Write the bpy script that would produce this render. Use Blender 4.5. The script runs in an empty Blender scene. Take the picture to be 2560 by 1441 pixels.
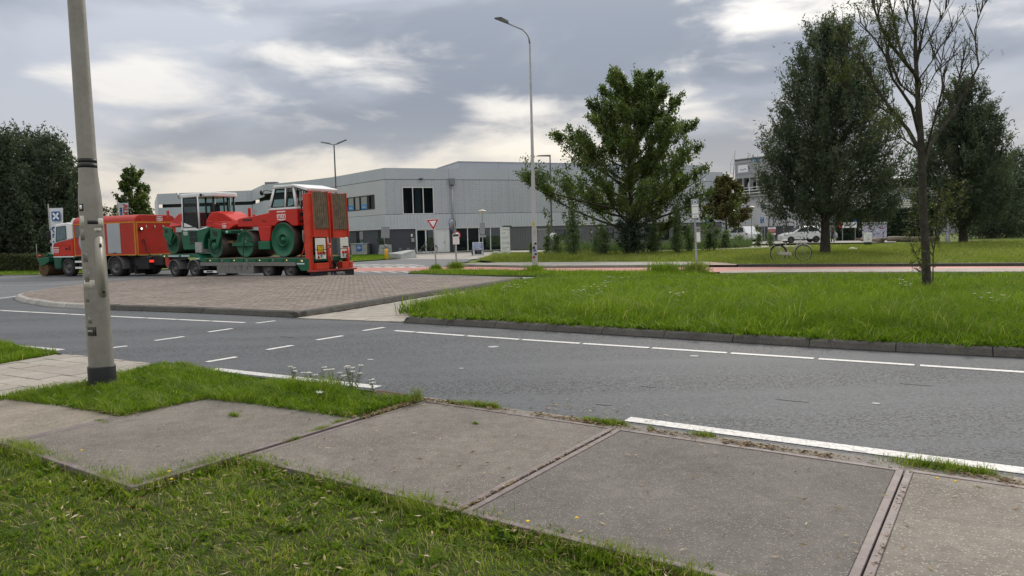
import bpy, bmesh, math, random
import numpy as np
from mathutils import Vector, Matrix

random.seed(7)
rng = np.random.default_rng(7)
SC = bpy.context.scene
COL = SC.collection
PI = math.pi
R = math.radians

# ------------------------------------------------------------------ camera
EYE = 1.6
FPX, CXP, CYP = 1800.0, 1280.0, 720.5          # focal length and centre of the surveyed photograph
PITCH, ROLL = R(4.24), R(1.5)
_f = Vector((0, math.cos(PITCH), -math.sin(PITCH)))
_r0, _u0 = Vector((1, 0, 0)), Vector((0, math.sin(PITCH), math.cos(PITCH)))
_r = _r0 * math.cos(ROLL) - _u0 * math.sin(ROLL)
_u = _u0 * math.cos(ROLL) + _r0 * math.sin(ROLL)
cam = bpy.data.objects.new('camera', bpy.data.cameras.new('camera'))
COL.objects.link(cam)
cam.matrix_world = Matrix(((_r.x, _u.x, -_f.x, 0), (_r.y, _u.y, -_f.y, 0), (_r.z, _u.z, -_f.z, EYE), (0, 0, 0, 1)))
cam.data.sensor_width = 36.0
cam.data.lens = 36.0 * FPX / 2560.0
cam.data.clip_start = 0.05
cam.data.clip_end = 3000
SC.camera = cam

# ------------------------------------------------------------------ world, sun, exposure
SUN_AZ, SUN_EL = R(27), R(34)                   # to the right of the view, behind thin cloud
sun_dir = Vector((math.sin(SUN_AZ) * math.cos(SUN_EL), math.cos(SUN_AZ) * math.cos(SUN_EL), math.sin(SUN_EL)))
W = bpy.data.worlds.new('World'); SC.world = W; W.use_nodes = True
nt = W.node_tree; nt.nodes.clear()
def wn(t, **k):
    n = nt.nodes.new(t)
    for a, b in k.items(): setattr(n, a, b)
    return n
def wmath(op, a, b=None, clamp=False):
    n = wn('ShaderNodeMath', operation=op, use_clamp=clamp)
    for i, v in ((0, a), (1, b)):
        if v is None: continue
        if isinstance(v, (int, float)): n.inputs[i].default_value = v
        else: nt.links.new(v, n.inputs[i])
    return n.outputs[0]
def wmix(f, a, b):
    n = wn('ShaderNodeMix', data_type='RGBA')
    for s, v in ((0, f), (6, a), (7, b)):
        if isinstance(v, (int, float)): n.inputs[s].default_value = v
        elif isinstance(v, tuple): n.inputs[s].default_value = (*v, 1)
        else: nt.links.new(v, n.inputs[s])
    return n.outputs[2]
def wrange(v, a, b, c=0.0, d=1.0, smooth=True):
    n = wn('ShaderNodeMapRange', interpolation_type='SMOOTHSTEP' if smooth else 'LINEAR')
    nt.links.new(v, n.inputs[0])
    for i, x in enumerate((a, b, c, d)): n.inputs[i + 1].default_value = x
    return n.outputs[0]
tc = wn('ShaderNodeTexCoord')
sep = wn('ShaderNodeSeparateXYZ'); nt.links.new(tc.outputs['Generated'], sep.inputs[0])
zup = wmath('MAXIMUM', sep.outputs[2], 0.0)
def wnoise(scale, detail, off, rough=0.5, dist=0.0, vz=2.4):
    mp = wn('ShaderNodeMapping'); mp.inputs['Location'].default_value = off; mp.inputs['Scale'].default_value = (1, 1, vz)
    nt.links.new(tc.outputs['Generated'], mp.inputs[0])
    n = wn('ShaderNodeTexNoise'); n.inputs['Scale'].default_value = scale; n.inputs['Detail'].default_value = detail
    n.inputs['Roughness'].default_value = rough; n.inputs['Distortion'].default_value = dist
    nt.links.new(mp.outputs[0], n.inputs['Vector']); return n.outputs['Fac']
sky = wn('ShaderNodeTexSky', sky_type='NISHITA', sun_disc=False)
sky.sun_elevation = SUN_EL; sky.sun_rotation = SUN_AZ; sky.air_density = 1.2; sky.dust_density = 2.0
SEED = (40.1, 3.2, 2.7)
n1 = wnoise(2.9, 7, SEED, 0.48, 0.25, 2.8)                             # large cloud masses
n2 = wnoise(7.5, 6, (1.3, 4.2, 2.0), 0.55, 0.4, 3.0)              # ragged edges
n3 = wnoise(2.6, 5, (5.2, 8.8, 1.0), 0.5, 0.3)
thick = wmath('ADD', wmath('MULTIPLY', n1, 0.72), wmath('MULTIPLY', n2, 0.28))
dots = wn('ShaderNodeVectorMath', operation='DOT_PRODUCT'); nt.links.new(tc.outputs['Generated'], dots.inputs[0]); dots.inputs[1].default_value = sun_dir
glow = wmath('POWER', wmath('MAXIMUM', dots.outputs['Value'], 0.0), 16.0)
lowhaze = wrange(zup, 0.02, 0.20, 1.0, 0.0)
thick = wmath('SUBTRACT', wmath('SUBTRACT', thick, wmath('MULTIPLY', glow, 0.03)), wrange(zup, 0.08, 0.30, 0.035, -0.03))
body = wrange(thick, 0.375, 0.50)                                 # 0 thin and bright, 1 thick and grey
bright = wmix(lowhaze, (6.2, 6.05, 5.85), (7.3, 6.6, 5.5))
grey = wmix(wrange(n3, 0.38, 0.60), (2.15, 2.42, 2.92), (3.75, 4.0, 4.5))
grey = wmix(wrange(zup, 0.25, 0.7), grey, (4.8, 4.75, 4.65))
cloud = wmix(body, bright, grey)
cloud = wmix(wmath('MULTIPLY', lowhaze, 0.45), cloud, (6.3, 5.9, 5.3))
gl = wn('ShaderNodeMix', data_type='RGBA', blend_type='ADD'); gl.inputs[0].default_value = 1
nt.links.new(cloud, gl.inputs[6])
glc = wmix(wmath('MULTIPLY', glow, wrange(body, 0.0, 0.9, 1.0, 0.06)), (0, 0, 0), (2.6, 2.3, 1.8)); nt.links.new(glc, gl.inputs[7])
cover = wrange(thick, 0.33, 0.39, 0.82, 1.0)                                # small gaps with blue behind
# an overcast sky grows lighter from the horizon to the zenith
cie = wmath('ADD', wmath('MULTIPLY', zup, 1.5), 0.80)
lit = wn('ShaderNodeMix', data_type='RGBA', blend_type='MULTIPLY'); lit.inputs[0].default_value = 1
nt.links.new(gl.outputs[2], lit.inputs[6])
cc = wn('ShaderNodeCombineXYZ'); [nt.links.new(cie, cc.inputs[i]) for i in range(3)]; nt.links.new(cc.outputs[0], lit.inputs[7])
final = wmix(cover, sky.outputs[0], lit.outputs[2])
bg = wn('ShaderNodeBackground'); bg.inputs[1].default_value = 0.10; nt.links.new(final, bg.inputs[0])
out = wn('ShaderNodeOutputWorld'); nt.links.new(bg.outputs[0], out.inputs[0])
sun = bpy.data.objects.new('sun', bpy.data.lights.new('sun', 'SUN')); COL.objects.link(sun)
sun.data.energy = 1.5; sun.data.angle = R(14); sun.data.color = (1.0, 0.93, 0.84)
sun.rotation_euler = (-sun_dir).to_track_quat('-Z', 'Y').to_euler()
SC.view_settings.view_transform = 'Standard'; SC.view_settings.look = 'None'
SC.view_settings.exposure = 0.45; SC.view_settings.gamma = 1.0; SC.view_settings.use_curve_mapping = False
SC.render.engine = 'CYCLES'
SC.cycles.max_bounces = 6; SC.cycles.transparent_max_bounces = 12; SC.cycles.diffuse_bounces = 3
SC.cycles.glossy_bounces = 3; SC.cycles.transmission_bounces = 4

# ------------------------------------------------------------------ survey: a point of the photograph on level ground -> metres
def ray(px, py):
    return _r * ((px - CXP) / FPX) + _u * ((CYP - py) / FPX) + _f
def gp(px, py, z=0.0):
    d = ray(px, py); t = (z - EYE) / d.z
    return (d.x * t, d.y * t)
def at(px, py, Y):
    d = ray(px, py); t = Y / d.y
    return Vector((d.x * t, Y, EYE + d.z * t))
UA = R(-34.5)
UX, UY = (math.cos(UA), math.sin(UA)), (-math.sin(UA), math.cos(UA))
def uv(u, v): return (u * UX[0] + v * UY[0], u * UX[1] + v * UY[1])

# ------------------------------------------------------------------ helpers: objects
def prop(o, label=None, cat=None, group=None, kind=None):
    if label: o['label'] = label
    if cat: o['category'] = cat
    if group: o['group'] = group
    if kind: o['kind'] = kind
    return o
def empty(name, loc=(0, 0, 0), rz=0.0, label=None, cat=None, group=None):
    o = bpy.data.objects.new(name, None); COL.objects.link(o)
    o.location = loc; o.rotation_euler = (0, 0, rz); o.empty_display_size = 0.2
    return prop(o, label, cat, group)
def link(name, me, mat=None, parent=None, **k):
    o = bpy.data.objects.new(name, me); COL.objects.link(o)
    if mat is not None and not me.materials: me.materials.append(mat)
    if parent is not None: o.parent = parent
    return prop(o, **k)
def copy_tree(o, parent=None):
    c = o.copy(); COL.objects.link(c); c.parent = parent
    for ch in list(o.children): copy_tree(ch, c)
    return c

class MB:
    """collects one part's geometry"""
    def __init__(s): s.v = []; s.f = []; s.sm = []
    def add(s, vs, fs, smooth=False):
        b = len(s.v); s.v += [tuple(p) for p in vs]; s.f += [tuple(i + b for i in f) for f in fs]; s.sm += [smooth] * len(fs); return s
    def box(s, x0, x1, y0, y1, z0, z1):
        return s.add([(x0, y0, z0), (x1, y0, z0), (x1, y1, z0), (x0, y1, z0), (x0, y0, z1), (x1, y0, z1), (x1, y1, z1), (x0, y1, z1)],
                     [(3, 2, 1, 0), (4, 5, 6, 7), (0, 1, 5, 4), (1, 2, 6, 5), (2, 3, 7, 6), (3, 0, 4, 7)])
    def prism(s, poly, a0, a1, axis='y'):
        """polygon extruded along an axis; poly in the other two axes (x,z for y; y,z for x; x,y for z)"""
        n = len(poly)
        def P(p, a): return (p[0], a, p[1]) if axis == 'y' else (a, p[0], p[1]) if axis == 'x' else (p[0], p[1], a)
        vs = [P(p, a0) for p in poly] + [P(p, a1) for p in poly]
        fs = [tuple(range(n))[::-1], tuple(range(n, 2 * n))] + [(i, (i + 1) % n, n + (i + 1) % n, n + i) for i in range(n)]
        return s.add(vs, fs)
    def tube(s, pts, rad, n=8, caps=True, smooth=True):
        pts = [Vector(p) for p in pts]; m = len(pts)
        if isinstance(rad, (int, float)): rad = [rad] * m
        base = len(s.v); ref = None
        for i, p in enumerate(pts):
            t = (pts[min(i + 1, m - 1)] - pts[max(i - 1, 0)]).normalized()
            if ref is None:
                ref = t.orthogonal().normalized()
            ref = (ref - t * ref.dot(t)); ref = ref.normalized() if ref.length > 1e-6 else t.orthogonal().normalized()
            b = t.cross(ref)
            for k in range(n):
                a = 2 * PI * k / n
                s.v.append(tuple(p + (ref * math.cos(a) + b * math.sin(a)) * rad[i]))
        for i in range(m - 1):
            for k in range(n):
                s.f.append((base + i * n + k, base + i * n + (k + 1) % n, base + (i + 1) * n + (k + 1) % n, base + (i + 1) * n + k)); s.sm.append(smooth)
        if caps:
            s.f.append(tuple(base + k for k in range(n))[::-1]); s.sm.append(False)
            s.f.append(tuple(base + (m - 1) * n + k for k in range(n))); s.sm.append(False)
        return s
    def lathe(s, prof, o=(0, 0, 0), axis='z', n=24, smooth=True, close=False):
        """prof: list of (radius, height along axis)"""
        base = len(s.v); m = len(prof)
        for r, h in prof:
            for k in range(n):
                a = 2 * PI * k / n; c, d = r * math.cos(a), r * math.sin(a)
                s.v.append((o[0] + c, o[1] + d, o[2] + h) if axis == 'z' else (o[0] + c, o[1] + h, o[2] + d) if axis == 'y' else (o[0] + h, o[1] + c, o[2] + d))
        for i in range(m - 1):
            for k in range(n):
                s.f.append((base + i * n + k, base + i * n + (k + 1) % n, base + (i + 1) * n + (k + 1) % n, base + (i + 1) * n + k)); s.sm.append(smooth)
        for i in (0, m - 1):
            if close and prof[i][0] > 1e-5: s.f.append(tuple(base + i * n + k for k in range(n))); s.sm.append(False)
        return s
    def quad(s, *p): return s.add(p, [tuple(range(len(p)))])
    def build(s, name, mat, parent=None, bevel=0.0, seg=1, **k):
        me = bpy.data.meshes.new(name); me.from_pydata(s.v, [], s.f)
        me.polygons.foreach_set('use_smooth', s.sm)
        me.validate(); 
        bm = bmesh.new(); bm.from_mesh(me); bmesh.ops.recalc_face_normals(bm, faces=bm.faces); bm.to_mesh(me); bm.free()
        o = link(name, me, mat, parent, **k)
        if bevel:
            md = o.modifiers.new('bevel', 'BEVEL'); md.width = bevel; md.segments = seg; md.limit_method = 'ANGLE'; md.angle_limit = R(40)
        return o
def box(name, mat, parent, x0, x1, y0, y1, z0, z1, bevel=0.0, **k):
    return MB().box(x0, x1, y0, y1, z0, z1).build(name, mat, parent, bevel, **k)
def sheet(name, poly, z, mat, parent=None, **k):
    me = bpy.data.meshes.new(name)
    bm = bmesh.new(); vs = [bm.verts.new((p[0], p[1], z)) for p in poly]; f = bm.faces.new(vs)
    bmesh.ops.recalc_face_normals(bm, faces=[f])
    bm.normal_update()
    if f.normal.z < 0: f.normal_flip()
    bmesh.ops.triangulate(bm, faces=[f]); bm.to_mesh(me); bm.free()
    return link(name, me, mat, parent, **k)
def mesh_np(name, V, F, rnd=None):
    me = bpy.data.meshes.new(name); V = np.asarray(V, np.float32); F = np.asarray(F, np.int32)
    me.vertices.add(len(V)); me.vertices.foreach_set('co', V.ravel())
    k = F.shape[1]; me.loops.add(F.size); me.loops.foreach_set('vertex_index', F.ravel())
    me.polygons.add(len(F)); me.polygons.foreach_set('loop_start', np.arange(0, F.size, k, dtype=np.int32))
    me.update(calc_edges=True)
    if rnd is not None:
        at_ = me.attributes.new('rnd', 'FLOAT', 'POINT'); at_.data.foreach_set('value', np.asarray(rnd, np.float32))
    return me
def text(body, size, mat, parent, M, name='lettering', extrude=0.0, align='CENTER', spacing=1.0, shear=0.0, bold=0.0, sx=1.0):
    cu = bpy.data.curves.new('t', 'FONT'); cu.body = body; cu.size = size; cu.align_x = align; cu.align_y = 'CENTER'
    cu.extrude = extrude; cu.space_character = spacing; cu.shear = shear; cu.offset = bold; cu.resolution_u = 3
    t = bpy.data.objects.new('t', cu); COL.objects.link(t)
    dg = bpy.context.evaluated_depsgraph_get(); me = bpy.data.meshes.new_from_object(t.evaluated_get(dg))
    bpy.data.objects.remove(t); bpy.data.curves.remove(cu)
    me.name = name; me.materials.clear()
    me.transform(M @ Matrix.Diagonal((sx, 1, 1, 1)))
    return link(name, me, mat, parent, kind='stuff')
def face_mat(o, right, up):
    """matrix that lays a drawing (x right, y up) into a plane at o"""
    r, u = Vector(right).normalized(), Vector(up).normalized(); n = r.cross(u)
    return Matrix(((r.x, u.x, n.x, o[0]), (r.y, u.y, n.y, o[1]), (r.z, u.z, n.z, o[2]), (0, 0, 0, 1)))

# ------------------------------------------------------------------ helpers: materials
MATS = {}
class NT:
    def __init__(s, name):
        s.m = bpy.data.materials.new(name); s.m.use_nodes = True; s.t = s.m.node_tree; s.t.nodes.clear()
        s.out = s.n('ShaderNodeOutputMaterial'); s.tc = s.n('ShaderNodeTexCoord')
    def n(s, t, **k):
        x = s.t.nodes.new(t)
        for a, b in k.items(): setattr(x, a, b)
        return x
    def l(s, a, b): s.t.links.new(a, b)
    def put(s, sock, v):
        if isinstance(v, (int, float)): sock.default_value = v
        elif isinstance(v, (tuple, list)): sock.default_value = (*v, 1) if len(v) == 3 and sock.type == 'RGBA' else v
        else: s.l(v, sock)
    def pos(s): return s.n('ShaderNodeNewGeometry').outputs['Position']
    def noise(s, vec, scale, detail=4, rough=.55, dist=0):
        x = s.n('ShaderNodeTexNoise'); s.l(vec, x.inputs['Vector']); x.inputs['Scale'].default_value = scale; x.inputs['Detail'].default_value = detail
        x.inputs['Roughness'].default_value = rough; x.inputs['Distortion'].default_value = dist; return x.outputs['Fac']
    def voro(s, vec, scale, feature='F1', out='Distance'):
        x = s.n('ShaderNodeTexVoronoi', feature=feature); s.l(vec, x.inputs['Vector']); x.inputs['Scale'].default_value = scale; return x.outputs[out]
    def math(s, op, a, b=0.0, clamp=False):
        x = s.n('ShaderNodeMath', operation=op, use_clamp=clamp); s.put(x.inputs[0], a); s.put(x.inputs[1], b); return x.outputs[0]
    def rng(s, v, a, b, c=0., d=1.):
        x = s.n('ShaderNodeMapRange'); s.put(x.inputs[0], v)
        for i, q in enumerate((a, b, c, d)): x.inputs[i + 1].default_value = q
        return x.outputs[0]
    def mix(s, f, a, b, mode='MIX'):
        x = s.n('ShaderNodeMix', data_type='RGBA', blend_type=mode); s.put(x.inputs[0], f); s.put(x.inputs[6], a); s.put(x.inputs[7], b); return x.outputs[2]
    def bump(s, h, strength=.3, dist=.01):
        x = s.n('ShaderNodeBump'); s.put(x.inputs['Height'], h); x.inputs['Strength'].default_value = strength; x.inputs['Distance'].default_value = dist; return x.outputs[0]
    def bsdf(s, col, rough=.6, metal=0., normal=None, spec=.5, **k):
        x = s.n('ShaderNodeBsdfPrincipled'); s.put(x.inputs['Base Color'], col); s.put(x.inputs['Roughness'], rough); s.put(x.inputs['Metallic'], metal)
        x.inputs['Specular IOR Level'].default_value = spec
        for a, b in k.items(): s.put(x.inputs[a], b)
        if normal is not None: s.l(normal, x.inputs['Normal'])
        s.l(x.outputs[0], s.out.inputs[0]); return x
def mat(name, col, rough=.55, metal=0., var=.14, scale=2.5, bump=0., bscale=40, spec=.35, dirt=0., dirtcol=(.10, .085, .065), coat=0., fine=.5):
    """painted or raw surface with mottling, fine grain and dirt"""
    if name in MATS: return MATS[name]
    s = NT(name); P = s.tc.outputs['Object']
    a = s.noise(P, scale, 5, .6); b = s.noise(P, scale * 11, 3, .6)
    k = s.math('ADD', s.rng(a, .3, .7, 1 - var, 1 + var * .6), s.rng(b, .3, .7, -var * fine, var * fine))
    c = s.n('ShaderNodeCombineXYZ'); [s.l(k, c.inputs[i]) for i in range(3)]
    colr = s.mix(1.0, col, c.outputs[0], 'MULTIPLY')
    if dirt:
        d = s.noise(P, scale * 2.3, 6, .65, .4)
        colr = s.mix(s.rng(d, .52, .72, 0, dirt), colr, dirtcol)
    nrm = s.bump(s.noise(P, bscale, 4), bump, .01) if bump else None
    rr = s.rng(b, .3, .7, max(rough - .07, .02), min(rough + .1, 1))
    s.bsdf(colr, rr, metal, nrm, spec, **({'Coat Weight': coat} if coat else {}))
    MATS[name] = s.m; return s.m
def emit(name, col, strength):
    s = NT(name); e = s.n('ShaderNodeEmission'); s.put(e.inputs[0], col); e.inputs[1].default_value = strength; s.l(e.outputs[0], s.out.inputs[0]); return s.m
def glass(name, tint, opac=.5, rough=.03):
    s = NT(name); t = s.n('ShaderNodeBsdfTransparent'); s.put(t.inputs[0], tint)
    d = s.n('ShaderNodeBsdfPrincipled'); s.put(d.inputs['Base Color'], (.02, .03, .035)); d.inputs['Roughness'].default_value = rough
    m0 = s.n('ShaderNodeMixShader'); fr = s.n('ShaderNodeLayerWeight'); fr.inputs[0].default_value = .5
    f = s.math('ADD', s.math('MULTIPLY', s.math('POWER', fr.outputs['Facing'], 3.0), .6), opac, True); s.l(f, m0.inputs[0]); s.l(t.outputs[0], m0.inputs[1]); s.l(d.outputs[0], m0.inputs[2]); s.l(m0.outputs[0], s.out.inputs[0]); return s.m
def veg(name, ramp, trans=.35, rough=.5, gloss=.25):
    """leaves and blades: colour by the 'rnd' value of each leaf"""
    s = NT(name); a = s.n('ShaderNodeAttribute', attribute_name='rnd'); r = s.n('ShaderNodeValToRGB'); s.l(a.outputs['Fac'], r.inputs[0])
    el = r.color_ramp.elements
    el[0].position, el[0].color = ramp[0][0], (*ramp[0][1], 1); el[1].position, el[1].color = ramp[-1][0], (*ramp[-1][1], 1)
    for p, c in ramp[1:-1]:
        e = el.new(p); e.color = (*c, 1)
    p = s.n('ShaderNodeBsdfPrincipled'); s.l(r.outputs[0], p.inputs['Base Color']); p.inputs['Roughness'].default_value = rough; p.inputs['Specular IOR Level'].default_value = gloss
    t = s.n('ShaderNodeBsdfTranslucent'); s.l(s.mix(1, r.outputs[0], (1.0, 1.12, .55), 'MULTIPLY'), t.inputs[0])
    m = s.n('ShaderNodeMixShader'); m.inputs[0].default_value = trans; s.l(p.outputs[0], m.inputs[1]); s.l(t.outputs[0], m.inputs[2]); s.l(m.outputs[0], s.out.inputs[0])
    return s.m

# ground materials
def m_asphalt(name, base, red=False):
    s = NT(name); P = s.pos()
    big = s.noise(P, .35, 5, .6); st = s.noise(P, 3.0, 4, .6); grit = s.noise(P, 60, 3, .7); cell = s.voro(P, 56, out='Color')
    sp = s.n('ShaderNodeSeparateColor'); s.l(cell, sp.inputs[0])
    k = s.math('ADD', s.rng(big, .3, .7, .86, 1.12), s.rng(st, .3, .7, -.07, .07))
    k = s.math('MULTIPLY', k, s.rng(sp.outputs[0], 0, 1, .22, 1.8)); k = s.math('MULTIPLY', k, s.rng(grit, .3, .7, .85, 1.15))
    c = s.n('ShaderNodeCombineXYZ'); [s.l(k, c.inputs[i]) for i in range(3)]
    col = s.mix(1, base, c.outputs[0], 'MULTIPLY')
    stain = s.noise(P, 1.1, 6, .7, 1.0); col = s.mix(s.rng(stain, .58, .72, 0, .5), col, tuple(x * .55 for x in base))
    # a thin long repair seam and tyre polish come out of stretched noise
    mp = s.n('ShaderNodeMapping'); mp.inputs['Rotation'].default_value = (0, 0, -UA); mp.inputs['Scale'].default_value = (.05, .9, 1); s.l(P, mp.inputs[0])
    trk = s.noise(mp.outputs[0], 1.0, 3); col = s.mix(s.rng(trk, .38, .64, 0, .8), col, tuple(min(x * 1.45, 1) for x in base))
    nb = s.math('ADD', sp.outputs[1], grit)
    s.bsdf(col, s.rng(grit, .3, .7, .62, .85), 0, s.bump(nb, .5, .004), .35); return s.m
MT = {}
MT['asphalt'] = m_asphalt('asphalt', (.064, .068, .075))
MT['asphalt_far'] = m_asphalt('asphalt_old', (.098, .103, .110))
MT['red_asphalt'] = m_asphalt('red_asphalt', (.335, .150, .125))
def m_conc(name, base, peb, pscale, pamt, rough=.85, moss=.0):
    s = NT(name); P = s.pos(); g = s.noise(P, 1.3, 6, .65); f = s.noise(P, 9, 4, .6); cell = s.n('ShaderNodeTexVoronoi'); s.l(P, cell.inputs['Vector']); cell.inputs['Scale'].default_value = pscale
    sp = s.n('ShaderNodeSeparateColor'); s.l(cell.outputs['Color'], sp.inputs[0])
    k = s.math('MULTIPLY', s.rng(g, .3, .7, .72, 1.22), s.rng(f, .3, .7, .86, 1.14)); c = s.n('ShaderNodeCombineXYZ'); [s.l(k, c.inputs[i]) for i in range(3)]
    col = s.mix(1, base, c.outputs[0], 'MULTIPLY')
    m = s.math('MULTIPLY', s.rng(sp.outputs[0], 1 - pamt, 1 - pamt + .05, 0, 1), s.rng(cell.outputs['Distance'], .25, .5, 1, 0))
    col = s.mix(m, col, peb)
    dk = s.math('MULTIPLY', s.rng(sp.outputs[1], .62, .7, 0, .6), s.rng(cell.outputs['Distance'], .25, .5, 1, 0)); col = s.mix(dk, col, tuple(x * .4 for x in base))
    st = s.noise(P, 2.6, 6, .7, .8); col = s.mix(s.rng(st, .52, .72, 0, .6), col, tuple(x * .62 for x in base))
    if moss: mo = s.noise(P, 4.0, 6, .7, .6); col = s.mix(s.rng(mo, .55, .7, 0, moss), col, (.10, .115, .05))
    s.bsdf(col, rough, 0, s.bump(s.math('ADD', m, s.noise(P, 120, 3)), .45, .004), .3); return s.m
MT['slab_mid'] = m_conc('slab_concrete', (.146, .132, .115), (.29, .262, .225), 90, .5)
MT['slab_dark'] = m_conc('slab_concrete_dark', (.120, .109, .099), (.26, .235, .21), 92, .5)
MT['slab_pale'] = m_conc('slab_concrete_pale', (.225, .197, .158), (.36, .32, .26), 85, .45)
MT['slab_pebble'] = m_conc('slab_concrete_pebble', (.185, .166, .142), (.37, .335, .285), 75, .45)
MT['kerb'] = m_conc('kerb_concrete', (.068, .064, .058), (.15, .14, .128), 70, .2, .85, .3)
MT['kerb_pale'] = m_conc('kerb_concrete_pale', (.32, .305, .28), (.40, .38, .35), 70, .15)
def m_unit(name, cols, grain=1.0, joint=None):
    """tiles and bricks: each piece its own tone"""
    s = NT(name); P = s.pos(); oi = s.n('ShaderNodeObjectInfo'); a = s.n('ShaderNodeAttribute', attribute_name='rnd')
    r = s.math('FRACT', s.math('ADD', oi.outputs['Random'], a.outputs['Fac'])); rp = s.n('ShaderNodeValToRGB'); s.l(r, rp.inputs[0]); el = rp.color_ramp.elements
    el[0].color = (*cols[0], 1); el[1].color = (*cols[-1], 1)
    for i, c in enumerate(cols[1:-1]):
        e = el.new((i + 1) / (len(cols) - 1)); e.color = (*c, 1)
    g = s.noise(P, 30, 4, .6); b = s.noise(P, .8, 5, .6); k = s.math('MULTIPLY', s.rng(g, .3, .7, 1 - .2 * grain, 1 + .2 * grain), s.rng(b, .3, .7, .85, 1.12))
    c = s.n('ShaderNodeCombineXYZ'); [s.l(k, c.inputs[i]) for i in range(3)]
    s.bsdf(s.mix(1, rp.outputs[0], c.outputs[0], 'MULTIPLY'), .85, 0, s.bump(s.noise(P, 150, 3), .3, .003), .3); return s.m
MT['brick'] = m_unit('paving_brick', [(.170, .140, .120), (.200, .168, .145), (.232, .195, .168), (.205, .175, .158), (.180, .147, .128)])
MT['tile'] = m_unit('paving_tile', [(.27, .245, .215), (.315, .29, .255), (.29, .26, .225), (.34, .31, .27)], .6)
def m_soil(name, a, b, c, sc=1.0):
    s = NT(name); P = s.pos(); n = s.noise(P, .5 * sc, 6, .65); f = s.noise(P, 9 * sc, 5, .7); h = s.noise(P, 55 * sc, 3, .7)
    col = s.mix(s.rng(n, .35, .65), a, b); col = s.mix(s.rng(f, .4, .65), col, c)
    k = s.rng(h, .3, .7, .6, 1.35); cc = s.n('ShaderNodeCombineXYZ'); [s.l(k, cc.inputs[i]) for i in range(3)]
    s.bsdf(s.mix(1, col, cc.outputs[0], 'MULTIPLY'), .95, 0, s.bump(h, .8, .02), .15); return s.m
MT['soil'] = m_soil('soil_turf', (.060, .072, .022), (.075, .062, .034), (.050, .080, .018), 1.5)
MT['turf_far'] = m_soil('turf_far', (.105, .150, .034), (.145, .165, .052), (.085, .130, .030), .7)
MT['turf_dry'] = m_soil('turf_dry', (.130, .160, .046), (.20, .175, .095), (.105, .145, .036), .6)
def m_mark(name, col, wear):
    s = NT(name); P = s.pos(); n = s.noise(P, 22, 6, .75, .3); c = s.voro(P, 13, 'DISTANCE_TO_EDGE'); w = s.noise(P, 1.4, 3)
    crack = s.rng(c, .0, .06, 1, 0)
    f = s.math('MAXIMUM', s.rng(n, .54, .66, 0, 1), s.math('MULTIPLY', crack, .8)); f = s.math('MULTIPLY', f, wear)
    colr = s.mix(s.rng(w, .3, .7), col, tuple(x * .86 for x in col))
    s.bsdf(s.mix(f, colr, (.16, .16, .165)), .6, 0, s.bump(n, .3, .003), .4); return s.m
MT['mark'] = m_mark('road_paint', (.60, .59, .57), .9)
MT['mark_new'] = m_mark('road_paint_fresh', (.64, .63, .61), .6)

# vegetation materials
V_LAWN = veg('lawn_blades', [(0, (.040, .074, .010)), (.25, (.105, .170, .016)), (.52, (.190, .265, .028)), (.8, (.30, .335, .060)), (1, (.46, .38, .21))], .5)
V_VERGE = veg('verge_blades', [(0, (.060, .115, .010)), (.35, (.125, .205, .014)), (.68, (.205, .285, .028)), (.9, (.31, .36, .070)), (1, (.48, .43, .22))], .48)
V_MEADOW = veg('meadow_blades', [(0, (.095, .135, .030)), (.4, (.185, .240, .048)), (.7, (.28, .29, .085)), (1, (.42, .35, .20))], .5)
V_POPLAR = veg('poplar_leaves', [(0, (.040, .070, .022)), (.45, (.085, .132, .036)), (.8, (.145, .170, .046)), (1, (.25, .19, .05))], .5, .4, .4)
V_WILLOW = veg('willow_leaves', [(0, (.034, .050, .036)), (.45, (.064, .090, .060)), (.8, (.112, .140, .090)), (1, (.16, .168, .11))], .36, .55, .3)
V_ASH = veg('ash_leaves', [(0, (.040, .060, .020)), (.5, (.060, .085, .026)), (.85, (.095, .105, .030)), (1, (.17, .13, .035))], .35)
V_OAK = veg('oak_leaves', [(0, (.050, .070, .025)), (.5, (.080, .090, .030)), (.8, (.120, .095, .035)), (1, (.15, .10, .04))], .25)
V_IVY = veg('ivy_leaves', [(0, (.018, .034, .020)), (.6, (.030, .055, .030)), (1, (.055, .080, .040))], .15, .4, .4)
V_SAPL = veg('sapling_leaves', [(0, (.070, .112, .055)), (.5, (.115, .165, .080)), (.9, (.165, .215, .110)), (1, (.22, .21, .11))], .45)
V_DRY = veg('dry_leaves', [(0, (.10, .055, .028)), (.35, (.22, .15, .085)), (.7, (.40, .31, .20)), (1, (.55, .46, .34))], .1, .7, .2)
V_WEED = veg('weed_stems', [(0, (.055, .100, .022)), (.6, (.09, .15, .03)), (1, (.15, .18, .06))], .3)
V_HEDGE = veg('hedge_leaves', [(0, (.040, .055, .024)), (.6, (.068, .082, .034)), (1, (.11, .095, .045))], .3)
BARK = mat('bark', (.060, .052, .042), .9, 0, .45, 6, .9, 30)
BARK_ASH = mat('bark_ash', (.050, .044, .034), .9, 0, .5, 5, .9, 26, dirt=.35, dirtcol=(.10, .095, .065))
STEM = mat('stem', (.085, .095, .045), .8)
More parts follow.
